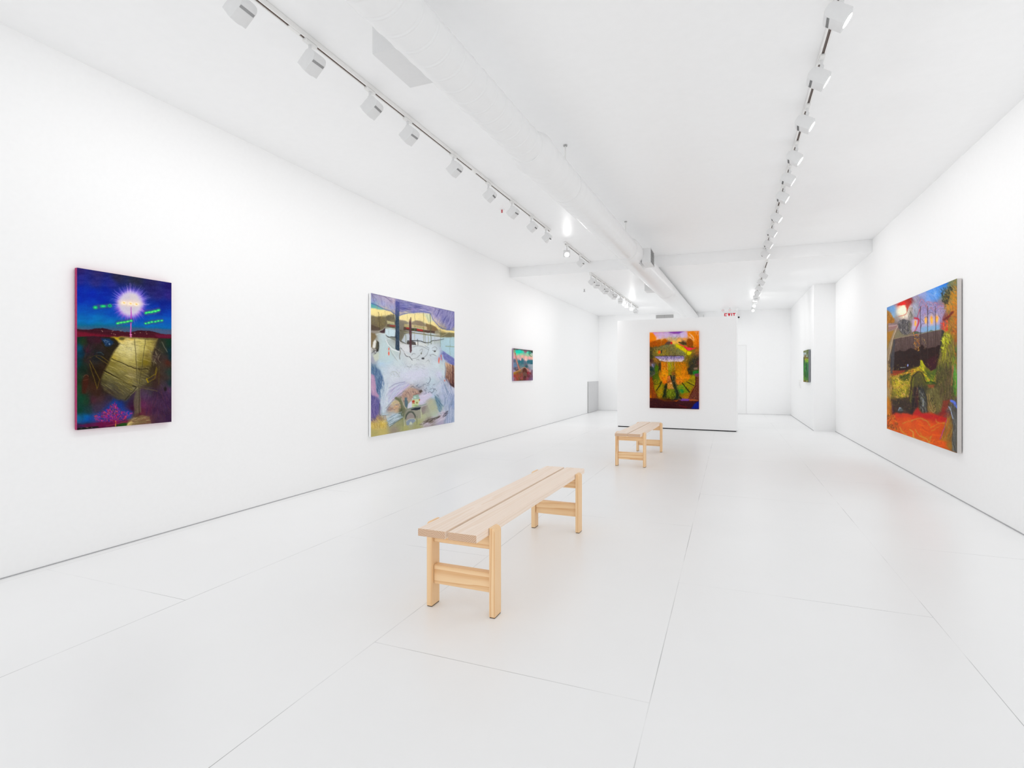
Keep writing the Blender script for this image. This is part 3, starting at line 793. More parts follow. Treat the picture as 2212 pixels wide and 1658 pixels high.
    for i in range(6):
        c.line(T((600 + 22 * i, 775 + 3 * i), (600 + 22 * i, 800 + 3 * i)), 4, (110, 120, 84), 0.7, 2)
    c.poly(T((570, 800), (740, 830), (740, 880), (560, 850)), (98, 80, 66), 0.9, 4)
    c.poly(T((630, 820), (740, 835), (740, 862), (630, 846)), (160, 66, 62), 0.85, 3)
    c.poly(T((1080, 810), (1430, 860), (1430, 930), (1080, 870)), (196, 178, 136), 0.9, 4)
    for i in range(9):
        c.line(T((1150 + 27 * i, 838 + 4 * i), (1150 + 27 * i, 870 + 4 * i)), 5, (112, 116, 72), 0.85, 2)
        c.line(T((1162 + 27 * i, 838 + 4 * i), (1162 + 27 * i, 868 + 4 * i)), 3, (226, 204, 120), 0.6, 2)
    c.poly(T((920, 860), (1600, 960), (1600, 1010), (920, 930)), (86, 66, 58), 0.95, 4)
    c.poly(T((980, 870), (1060, 882), (1060, 916), (980, 902)), (170, 62, 62), 0.9, 4)
    c.poly(T((1210, 905), (1340, 925), (1340, 960), (1210, 940)), (188, 56, 54), 0.9, 4)
    c.poly(T((1100, 900), (1200, 910), (1200, 950), (1100, 930)), (60, 80, 52), 0.8, 5)
    c.poly(T((1610, 950), (1660, 940), (1720, 1010), (1600, 1000)), (140, 134, 110), 0.8, 5)
    c.curve(T((560, 860), (740, 890), (930, 965), (1200, 1000), (1500, 1045), (1800, 1085)), 7, (92, 88, 66), 0.9, 3)
    c.curve(T((920, 975), (1200, 1010), (1500, 1060), (1820, 1100)), 3, (200, 196, 150), 0.7, 2)
    c.poly(T((1700, 990), (2040, 1000), (2040, 1090), (1900, 1100), (1720, 1060)), (118, 112, 84), 0.8, 8, 3, 16)
    c.line(T((1760, 1060), (1880, 1000)), 4, (190, 186, 150), 0.7, 3)
    # snow bank fence behind
    c.poly(T((520, 900), (740, 930), (740, 1075), (600, 1085), (520, 1010)), (198, 216, 222), 0.9, 4)
    c.poly(T((960, 1010), (1720, 1090), (1720, 1160), (1560, 1150), (1470, 1200), (1300, 1180), (1010, 1165), (970, 1220), (880, 1170)), (196, 206, 216), 0.8, 6)
    c.poly(T((830, 960), (940, 940), (900, 1060), (850, 1160), (830, 1150)), (112, 108, 92), 0.85, 8)
    c.poly(T((530, 870), (515, 990), (470, 1000), (400, 970), (470, 920)), (72, 54, 58), 0.95, 4)
    c.curve(T((380, 960), (460, 930), (530, 870)), 4, (200, 200, 196), 0.8, 2)
    c.poly(T((230, 940), (400, 960), (330, 990), (220, 990)), (148, 140, 132), 0.8, 8)
    c.poly(T((210, 980), (300, 1000), (330, 1080), (270, 1180), (240, 1300), (210, 1320)), (126, 108, 78), 0.85, 8)
    c.poly(T((1720, 1100), (2035, 1090), (2035, 1660), (1900, 1600), (1760, 1400), (1720, 1240)), (176, 206, 216), 0.75, 10)
    c.line(T((1840, 1285), (2030, 1300)), 7, (140, 152, 116), 0.8, 6)
    c.line(T((1930, 1120), (1930, 1560)), 4, (130, 150, 140), 0.7, 3)
    # ridge line
    c.curve(T((540, 1040), (600, 1085), (660, 1080), (740, 1085)), 9, (46, 46, 46), 0.9, 4)
    c.curve(T((830, 1160), (900, 1190), (970, 1225)), 6, (60, 58, 56), 0.9, 3)
    c.curve(T((1010, 1165), (1150, 1160), (1300, 1175), (1400, 1205), (1480, 1205), (1560, 1160), (1680, 1155), (1800, 1130)), 9, (40, 40, 42), 0.95, 3, 4)
    c.poly(T((1000, 1180), (1120, 1170), (1180, 1200), (1200, 1260), (1100, 1250), (990, 1230)), (74, 66, 62), 0.9, 6)
    c.poly(T((610, 1080), (740, 1090), (740, 1160), (650, 1130)), (128, 132, 120), 0.8, 5)
    for i in range(8):
        c.line(T((1215 + 27 * i, 1200 + 4 * i), (1235 + 27 * i, 1265 + 3 * i)), 5, (232, 232, 226), 0.85, 2)
    c.poly(T((1185, 1195), (1230, 1200), (1230, 1260), (1190, 1240)), (232, 230, 224), 0.9, 3)
    c.line(T((1228, 1130), (1230, 1265)), 7, (74, 74, 70), 0.9, 2)
    # thin trees
    for x0, y0, x1, y1, w, col in ((380, 540, 410, 920, 5, (86, 78, 52)), (345, 400, 350, 620, 3, (170, 150, 84)), (700, 570, 740, 820, 7, (96, 92, 78)), (965, 1000, 970, 1200, 5, (112, 120, 80)), (1000, 600, 1000, 730, 3, (140, 130, 100)), (1165, 580, 1160, 1150, 4, (150, 140, 110)), (1355, 560, 1360, 1180, 5, (128, 124, 80)), (1390, 1030, 1395, 1230, 5, (120, 124, 84)), (1460, 1050, 1460, 1260, 5, (128, 136, 96)), (1500, 590, 1520, 1240, 7, (96, 104, 78)), (1420, 600, 1480, 800, 3, (130, 130, 100)), (1720, 900, 1720, 1300, 4, (120, 130, 110)), (1600, 1060, 1600, 1240, 3, (150, 160, 140)), (600, 900, 600, 1060, 3, (150, 160, 160)), (520, 520, 530, 640, 3, (180, 160, 110)), (440, 560, 440, 680, 3, (190, 160, 80))):
        c.line(T((x0, y0), ((x0 + x1) / 2 + 3, (y0 + y1) / 2), (x1, y1)), w, col, 0.8, 2.5)
    # big blue trunk and dead trunk
    c.grad(T((750, 300), (830, 320), (825, 700), (830, 1000), (835, 1260), (830, 1395), (750, 1350), (748, 900), (745, 560)), (390, 180), (88, 92, 150), (392, 360), (62, 80, 104), 0.95, 4)
    c.poly(T((755, 650), (825, 640), (832, 1390), (752, 1350)), (58, 72, 86), 0.75, 5)
    c.strokes(130, T((755, 420), (826, 420), (830, 1360), (752, 1340)), 88, 22, 3, [(40, 50, 62), (96, 116, 136), (44, 60, 84), (130, 140, 158), (56, 96, 110)], 0.55, 0.15)
    c.line(T((750, 560), (755, 1330)), 5, (40, 44, 60), 0.6, 3)
    c.strokes(60, T((750, 290), (840, 310), (835, 620), (740, 600)), 80, 34, 3, [(70, 66, 130), (130, 126, 180), (90, 92, 160)], 0.5, 0.3)
    c.poly(T((1042, 740), (1055, 690), (1062, 760), (1075, 660), (1090, 650), (1095, 900), (1103, 1390), (1075, 1440), (1055, 1410), (1048, 1000)), (88, 62, 68), 0.95, 3)
    c.strokes(50, T((1045, 700), (1092, 700), (1100, 1400), (1058, 1400)), 89, 24, 2.5, [(60, 42, 50), (140, 104, 104), (112, 84, 90)], 0.6, 0.1)
    # left hole
    c.poly(T((330, 1150), (385, 1190), (390, 1310), (370, 1400), (330, 1400), (318, 1270)), (62, 60, 52), 0.95, 5)
    c.poly(T((300, 1140), (330, 1160), (318, 1300), (280, 1330), (250, 1300), (270, 1190)), (228, 228, 220), 0.9, 5)
    c.curve(T((380, 1200), (388, 1320), (330, 1420), (280, 1470)), 6, (44, 44, 44), 0.9, 3)
    c.curve(T((240, 1330), (280, 1360), (250, 1420), (300, 1380)), 5, (60, 58, 60), 0.85, 3)
    c.strokes(20, T((220, 1320), (330, 1340), (320, 1430), (220, 1430)), 40, 26, 4, [(60, 60, 64), (220, 220, 220), (150, 140, 156)], 0.8, 0.8)
    c.poly(T((270, 1460), (400, 1420), (390, 1560), (310, 1620), (280, 1560)), (196, 202, 186), 0.8, 8)
    c.poly(T((335, 1180), (352, 1170), (356, 1330), (340, 1350)), (150, 142, 110), 0.8, 3)
    # snow folds
    c.poly(T((330, 1000), (480, 1000), (560, 1060), (560, 1160), (620, 1320), (740, 1560), (560, 1640), (380, 1640), (400, 1200)), (190, 208, 210), 0.55, 20)
    c.curve(T((320, 1030), (420, 1000), (520, 1030), (590, 1100), (660, 1130)), 5, (222, 226, 224), 0.8, 5)
    c.curve(T((550, 1140), (600, 1260), (680, 1350), (830, 1400)), 13, (226, 230, 232), 0.85, 6)
    c.curve(T((560, 1140), (610, 1240), (700, 1320), (760, 1350)), 6, (140, 152, 152), 0.7, 5)
    c.curve(T((600, 1290), (700, 1480), (800, 1610)), 8, (150, 160, 160), 0.6, 7)
    c.curve(T((640, 1340), (740, 1500), (800, 1600)), 8, (216, 222, 222), 0.6, 6)
    c.curve(T((835, 1330), (850, 1400), (830, 1500), (845, 1570)), 6, (96, 92, 80), 0.85, 3)
    c.curve(T((830, 1160), (860, 1280), (930, 1240), (1000, 1260)), 6, (230, 232, 232), 0.6, 5)
    c.poly(T((835, 1170), (930, 1250), (1040, 1260), (1050, 1420), (930, 1380), (860, 1300)), (218, 218, 220), 0.6, 10)
    c.curve(T((860, 1320), (930, 1400), (980, 1490), (1060, 1520), (1110, 1590)), 7, (74, 76, 80), 0.8, 3)
    c.curve(T((890, 1350), (960, 1440), (1040, 1510)), 5, (236, 232, 228), 0.8, 3)
    for p in (((1130, 1300), (1240, 1280), (1350, 1300), (1470, 1360)), ((1270, 1380), (1290, 1360), (1330, 1360), (1310, 1460)), ((1470, 1350), (1430, 1470), (1360, 1530)), ((1540, 1330), (1600, 1300), (1650, 1350), (1600, 1400), (1550, 1370)), ((1100, 1480), (1130, 1440), (1180, 1450)), ((1200, 1580), (1240, 1570), (1260, 1590)), ((1390, 1270), (1480, 1330)), ((1480, 1480), (1560, 1460), (1640, 1500)), ((1100, 1560), (1200, 1540), (1280, 1480)), ((1420, 1610), (1470, 1590), (1480, 1630))):
        c.curve(T(*p), 4, (104, 106, 110), 0.7, 3)
    c.blob(*T((1345, 1550))[0], 15, 10, (50, 50, 54), 0.9, 0.5)
    c.blob(*T((1600, 1395))[0], 12, 8, (70, 70, 68), 0.9, 0.5)
    c.blob(*T((1310, 1440))[0], 5, 11, (80, 76, 54), 0.9, 0.5)
    c.blob(*T((1515, 1495))[0], 4, 4, (60, 60, 70), 0.9, 0.5)
    # red-orange cones
    for x, y, rx, ry in ((600, 1345, 5, 14), (605, 1440, 8, 22), (1690, 1590, 6, 32), (1738, 1500, 4, 20), (1740, 1570, 4, 16)):
        xx, yy = T((x, y))[0]
        c.blob(xx, yy, rx, ry, (238, 90, 62), 0.95, 0.4)
    # right: lilac bank, brown wood
    c.poly(T((1770, 1380), (1830, 1430), (2030, 1560), (2030, 1720), (1900, 1640), (1800, 1560)), (118, 120, 178), 0.85, 8)
    c.strokes(70, T((1770, 1390), (2030, 1570), (2030, 1720), (1800, 1560)), 45, 26, 3, [(86, 88, 156), (150, 150, 200), (80, 90, 160)], 0.6, 0.2)
    c.grad([(915, 815), (1013, 860), (1013, 1095), (960, 1050), (915, 1010), (908, 930)], (960, 820), (214, 180, 146), (990, 1080), (96, 62, 62), 0.9, 8)
    c.strokes(140, [(918, 830), (1013, 868), (1013, 1090), (925, 1005)], 80, 40, 3, [(120, 78, 66), (200, 160, 130), (86, 54, 56), (160, 110, 90), (70, 46, 48)], 0.55, 0.15)
    c.line([(994, 850), (998, 1060)], 9, (70, 38, 44), 0.85, 4)
    c.curve([(960, 870), (985, 940), (1010, 900)], 3, (90, 56, 56), 0.7, 3)
    c.poly([(940, 1030), (1013, 1070), (1013, 1100), (960, 1060)], (70, 50, 50), 0.8, 8)
    c.curve([(905, 830), (918, 900), (905, 1000)], 8, (120, 150, 186), 0.7, 6)
    c.curve([(880, 740), (900, 820), (896, 980)], 10, (202, 216, 220), 0.7, 8)
    for x, y, rx, ry in ((910, 1018, 9, 9), (902, 1012, 4, 10)):
        c.blob(x, y, rx, ry, (236, 110, 80), 0.9, 0.5)
    # big snowy ground
    c.poly(B((380, 60), (540, 40), (900, 90), (1500, 60), (1600, 300), (1300, 460), (1000, 400), (560, 480), (480, 300)), (206, 212, 222), 0.55, 60)
    c.poly(B((860, 240), (1400, 120), (1460, 280), (1200, 380), (940, 330)), (208, 208, 226), 0.7, 50)
    c.strokes(240, B((380, 0), (1600, 0), (1700, 300), (1200, 400), (560, 420)), lambda x, y: 25 + 40 * math.sin(x * 0.02), 34, 4, [(222, 228, 230), (180, 194, 206), (196, 206, 210), (206, 200, 222), (160, 174, 184)], 0.4, 0.5, 0.15)
    c.curve(B((640, 190), (720, 170), (800, 230), (830, 290)), 4, (150, 156, 150), 0.6, 4)
    c.strokes(24, B((620, 160), (840, 180), (840, 290), (640, 270)), 30, 16, 3, [(140, 144, 150), (170, 176, 160)], 0.6, 0.6)
    c.curve(B((1000, 60), (1060, 80), (1090, 60)), 4, (110, 112, 116), 0.7, 3)
    c.strokes(60, B((900, 0), (1400, 0), (1400, 140), (960, 140)), 20, 26, 3, [(150, 156, 160), (216, 224, 226)], 0.5, 0.6, 0.2)
    # left dark blue scarf of shadowed paint
    c.poly(B((215, 60), (330, 100), (420, 160), (490, 320), (520, 480), (500, 640), (430, 760), (400, 700), (330, 640), (300, 420), (260, 240), (215, 220)), (96, 122, 158), 0.8, 16, 6, 30)
    c.strokes(260, B((215, 0), (330, 60), (480, 300), (520, 560), (420, 720), (330, 640), (290, 380), (215, 220)), 78, 46, 4, [(60, 84, 122), (124, 152, 180), (76, 100, 150), (150, 176, 190), (60, 76, 110), (100, 130, 150)], 0.55, 0.2)
    c.poly(B((220, 230), (290, 260), (320, 440), (330, 600), (390, 700), (340, 760), (230, 680)), (184, 148, 178), 0.85, 12)
    c.strokes(50, B((225, 250), (300, 300), (330, 620), (240, 660)), 82, 50, 4, [(204, 164, 186), (160, 130, 170), (190, 170, 190)], 0.5, 0.15)
    c.poly(B((220, 690), (340, 720), (410, 800), (400, 1000), (340, 1180), (270, 1240), (220, 1240)), (96, 90, 144), 0.75, 20)
    c.strokes(150, B((220, 690), (400, 760), (400, 1000), (300, 1220), (220, 1240)), 82, 50, 4, [(70, 66, 124), (140, 116, 164), (110, 110, 160), (84, 80, 140), (160, 140, 180)], 0.5, 0.15)
    # white sweep
    c.poly(B((480, 300), (560, 420), (600, 520), (640, 480), (900, 420), (1060, 470), (900, 600), (740, 760), (640, 880), (560, 1000), (520, 1070), (470, 1060), (420, 860), (450, 700), (520, 520)), (200, 208, 218), 0.8, 18)
    c.strokes(200, B((460, 400), (580, 460), (640, 700), (560, 960), (500, 1060), (430, 900)), 95, 60, 4, [(176, 196, 208), (222, 228, 230), (150, 172, 190), (196, 200, 220)], 0.45, 0.15)
    c.strokes(170, B((600, 560), (900, 420), (1040, 470), (860, 640), (660, 860), (600, 800)), 138, 70, 4, [(168, 164, 204), (204, 206, 222), (140, 140, 180), (214, 184, 212), (186, 190, 216)], 0.5, 0.12)
    c.curve(B((600, 540), (760, 440), (960, 400)), 6, (110, 108, 150), 0.6, 6)
    c.curve(B((640, 620), (780, 500), (960, 430)), 4, (140, 136, 178), 0.6, 4)
    c.curve(B((680, 800), (860, 620), (1040, 480)), 9, (214, 178, 210), 0.6, 8)
    c.curve(B((540, 980), (640, 860), (780, 720), (940, 600)), 5, (90, 104, 110), 0.7, 4)
    c.line(B((430, 560), (440, 700)), 7, (214, 226, 232), 0.8, 4)
    c.line(B((470, 1110), (590, 1110)), 9, (176, 196, 210), 0.9, 4)
    c.curve(B((410, 860), (400, 1080), (430, 1130)), 6, (60, 78, 70), 0.7, 5)
    c.line(B((470, 1130), (610, 1120)), 4, (66, 76, 76), 0.7, 3)
    # rear-view scene: brush, car mirror
    c.poly(B((960, 600), (1060, 540), (1160, 545), (1250, 600), (1240, 650), (1140, 680), (1110, 760), (1020, 830), (960, 800), (900, 800), (880, 720)), (180, 152, 138), 0.95, 8)
    c.strokes(70, B((900, 640), (1060, 550), (1240, 610), (1130, 680), (1100, 760), (980, 820), (900, 780)), 70, 26, 4, [(206, 178, 150), (128, 104, 104), (150, 120, 110), (226, 200, 170), (110, 90, 96)], 0.6, 0.3)
    c.poly(B((1250, 590), (1310, 570), (1340, 610), (1280, 650)), (84, 72, 64), 0.9, 6)
    c.poly(B((950, 740), (1000, 740), (1020, 860), (1000, 970), (960, 930), (940, 820)), (84, 110, 122), 0.9, 6)
    c.poly(B((1020, 880), (1110, 800), (1110, 960), (1010, 980)), (206, 206, 222), 0.9, 6)
    c.poly(B((1110, 760), (1300, 680), (1500, 620), (1560, 700), (1400, 820), (1240, 900), (1120, 940)), (204, 198, 218), 0.85, 14)
    c.strokes(40, B((1260, 700), (1480, 650), (1400, 800), (1250, 860)), -25, 50, 4, [(220, 190, 214), (190, 200, 220), (210, 210, 226)], 0.5, 0.15)
    c.poly(B((1130, 690), (1240, 680), (1280, 780), (1130, 790)), (146, 174, 160), 0.9, 5)
    c.curve(B((1130, 690), (1220, 655), (1290, 640)), 7, (150, 110, 96), 0.9, 4)
    c.blob(*B((1170, 740))[0], 14, 12, (190, 216, 206), 0.8, 0.5)
    c.poly(B((1110, 790), (1270, 775), (1280, 800), (1240, 910), (1110, 950)), (198, 206, 156), 0.95, 4)
    c.blob(*B((1135, 830))[0], 15, 13, (178, 62, 48), 0.95, 0.4)
    c.blob(*B((1268, 795))[0], 7, 8, (184, 84, 70), 0.9, 0.4)
    c.blob(*B((1212, 855))[0], 9, 10, (134, 122, 70), 0.9, 0.4)
    for q in (1118, 1138, 1158):
        c.blob(*B((q, 868))[0], 5, 3.4, (170, 70, 56), 0.9, 0.4)
    c.blob(*B((1190, 910))[0], 24, 6, (130, 170, 110), 0.8, 0.5)
    c.curve(B((1000, 1000), (1120, 960), (1300, 920), (1420, 880)), 6, (110, 140, 120), 0.8, 4)
    c.poly(B((1085, 1000), (1180, 960), (1300, 945), (1280, 1000), (1160, 1028), (1090, 1020)), (44, 50, 62), 0.95, 4)
    c.curve(B((1090, 985), (1180, 945), (1290, 920)), 4, (84, 110, 110), 0.8, 3)
    c.poly(B((1000, 1010), (1090, 1015), (1280, 1010), (1310, 1180), (1220, 1200), (1170, 1090), (1060, 1050), (960, 1120)), (150, 148, 136), 0.8, 8)
    # pillar of the car
    c.curve(B((760, 750), (830, 800), (880, 900), (930, 1040), (920, 1160)), 26, (112, 116, 90), 0.95, 5, 12)
    c.curve(B((870, 740), (900, 860), (950, 960), (990, 1020)), 9, (126, 128, 100), 0.9, 4)
    c.curve(B((880, 760), (920, 880), (980, 990)), 4, (220, 220, 200), 0.8, 3)
    c.curve(B((800, 790), (860, 900), (900, 1040)), 4, (84, 92, 70), 0.8, 3)
    c.poly(B((640, 900), (760, 790), (830, 840), (860, 920), (700, 1020), (600, 1060), (600, 980)), (190, 168, 150), 0.7, 14)
    c.strokes(50, B((600, 960), (840, 880), (840, 960), (620, 1050)), -12, 40, 5, [(130, 112, 120), (216, 180, 140), (96, 84, 96), (200, 160, 120)], 0.6, 0.3)
    c.strokes(30, B((700, 800), (840, 820), (840, 900), (660, 900)), 30, 26, 5, [(224, 206, 150), (206, 190, 130), (176, 160, 120)], 0.6, 0.5)
    c.poly(B((560, 1200), (840, 1060), (910, 1160), (620, 1380)), (178, 196, 206), 0.8, 14)
    c.strokes(80, B((560, 1200), (850, 1050), (910, 1160), (640, 1360)), -28, 60, 4, [(110, 132, 140), (206, 218, 224), (150, 174, 196), (84, 100, 104), (196, 206, 216)], 0.6, 0.1)
    c.curve(B((820, 1090), (860, 1080), (890, 1140)), 12, (96, 112, 100), 0.9, 4)
    c.curve(B((620, 1380), (760, 1280), (900, 1190)), 5, (70, 84, 76), 0.7, 4)
    # steering wheel
    arc = [(1040 - 0 + 118 * math.cos(t), 1190 - 140 * math.sin(t)) for t in np.linspace(PI * 1.02, -0.05, 14)]
    arc = [(1075 + 100 * math.cos(t), 1180 - 130 * math.sin(t)) for t in np.linspace(PI * 1.05, -0.05, 14)]
    c.curve(B(*arc), 17, (92, 98, 88), 0.9, 4)
    c.curve(B(*[(x, y + 14) for x, y in arc]), 5, (60, 66, 64), 0.8, 3)
    c.poly(B((990, 1160), (1060, 1080), (1150, 1120), (1190, 1220), (1150, 1200), (1060, 1200), (980, 1260)), (150, 140, 136), 0.8, 8)
    c.poly(B((985, 1260), (1060, 1205), (1150, 1205), (1190, 1250), (1120, 1300), (1010, 1350), (980, 1320)), (134, 148, 166), 0.9, 6)
    c.curve(B((985, 1260), (1060, 1205), (1150, 1200), (1190, 1240)), 5, (186, 190, 178), 0.9, 3)
    c.poly(B((1055, 1290), (1085, 1260), (1110, 1290), (1110, 1330), (1050, 1330)), (198, 204, 178), 0.85, 5)
    c.line(B((1210, 1150), (1215, 1330)), 6, (110, 116, 96), 0.8, 4)
    c.line(B((1300, 1000), (1310, 1190)), 5, (200, 204, 180), 0.8, 4)
    c.line(B((920, 1180), (910, 1440)), 7, (130, 138, 104), 0.7, 6)
    c.line(B((930, 1180), (950, 1360)), 5, (214, 216, 200), 0.6, 4)
    c.poly(B((1310, 960), (1450, 910), (1480, 1050), (1330, 1120)), (142, 132, 130), 0.8, 8)
    c.poly(B((1440, 880), (1600, 780), (1720, 900), (1660, 1080), (1500, 1180), (1330, 1190)), (178, 184, 158), 0.5, 30)
    # scribbles and slashes
    for p in (((1200, 490), (1240, 460), (1210, 500)), ((1340, 480), (1360, 450), (1390, 460)), ((1400, 560), (1430, 530)), ((1380, 590), (1370, 560)), ((1460, 630), (1500, 600)), ((1360, 670), (1410, 660), (1410, 620)), ((1490, 300), (1500, 360), (1460, 440), (1420, 420)), ((1080, 520), (1120, 500), (1160, 520)), ((1290, 520), (1310, 490)), ((1530, 640), (1590, 590), (1570, 560), (1620, 560)), ((1500, 560), (1560, 540), (1600, 560), (1640, 600)), ((1420, 600), (1380, 570)), ((1560, 470), (1600, 450)), ((1640, 680), (1680, 720)), ((1240, 530), (1280, 520)), ((1510, 620), (1540, 650))):
        c.curve(B(*p), 5, (84, 92, 112), 0.75, 3)
    c.strokes(100, B((1060, 460), (1500, 420), (1660, 640), (1420, 660), (1200, 520)), 30, 14, 3, [(110, 116, 134), (176, 188, 206), (130, 140, 150), (206, 216, 222)], 0.6, 0.9, 0.3)
    c.strokes(130, B((1600, 700), (1760, 900), (1700, 1080), (1620, 780)), 60, 46, 5, [(90, 120, 146), (140, 170, 190), (80, 110, 120), (120, 150, 170)], 0.5, 0.15)
    c.strokes(260, B((1700, 300), (1860, 360), (2030, 600), (2030, 1280), (1780, 1340), (1820, 900)), lambda x, y: 62 + (x - 850) * 0.06 if y < 1180 else 94, 80, 4, [(140, 154, 190), (196, 200, 220), (112, 128, 170), (170, 186, 206), (206, 206, 224), (100, 120, 150)], 0.5, 0.1)
    c.strokes(60, B((1560, 480), (1760, 300), (1800, 420), (1660, 700)), 120, 60, 4, [(190, 206, 214), (160, 176, 196), (206, 204, 222)], 0.5, 0.15)
    c.strokes(80, B((1300, 1300), (1760, 1040), (1830, 1060), (1800, 1240), (1400, 1380)), -30, 60, 5, [(206, 190, 206), (180, 164, 180), (212, 206, 216)], 0.5, 0.12)
    c.strokes(40, B((1360, 1260), (1700, 1150), (1700, 1190), (1440, 1310), (1370, 1330)), -24, 40, 5, [(84, 76, 70), (110, 100, 84), (70, 64, 66)], 0.7, 0.12)
    c.curve(B((1360, 1260), (1480, 1260), (1700, 1140)), 6, (96, 88, 80), 0.75, 5)
    c.strokes(26, B((1780, 1080), (1880, 1040), (1890, 1110), (1790, 1170)), -40, 22, 5, [(84, 76, 90), (70, 66, 76)], 0.7, 0.3)
    c.blob(*B((1300, 1325))[0], 18, 7, (120, 110, 104), 0.7, 0.6)
    # dry grass, bottom left
    c.strokes(150, B((230, 1260), (330, 1160), (560, 1240), (560, 1400), (240, 1440)), lambda x, y: 90 + (x - 200) * 0.18 - 12, 34, 3.5, [(222, 196, 116), (190, 160, 76), (150, 124, 84), (206, 176, 70), (230, 210, 150)], 0.55, 0.3)
    c.strokes(60, B((330, 1130), (560, 1140), (560, 1230), (330, 1230)), 88, 26, 4, [(120, 96, 110), (150, 126, 110), (176, 150, 120)], 0.55, 0.3)
    c.strokes(900, [(110, 100), (1010, 280), (1010, 1460), (110, 1610)], 40, 12, 2.5, [(90, 90, 110), (230, 232, 234), (150, 156, 170), (180, 176, 190), (120, 124, 120)], 0.2, 1.5)
    c.warp(3.5, 30, 2)
    c.grain(7, 6, 6, 5, 2)
    return c.out()


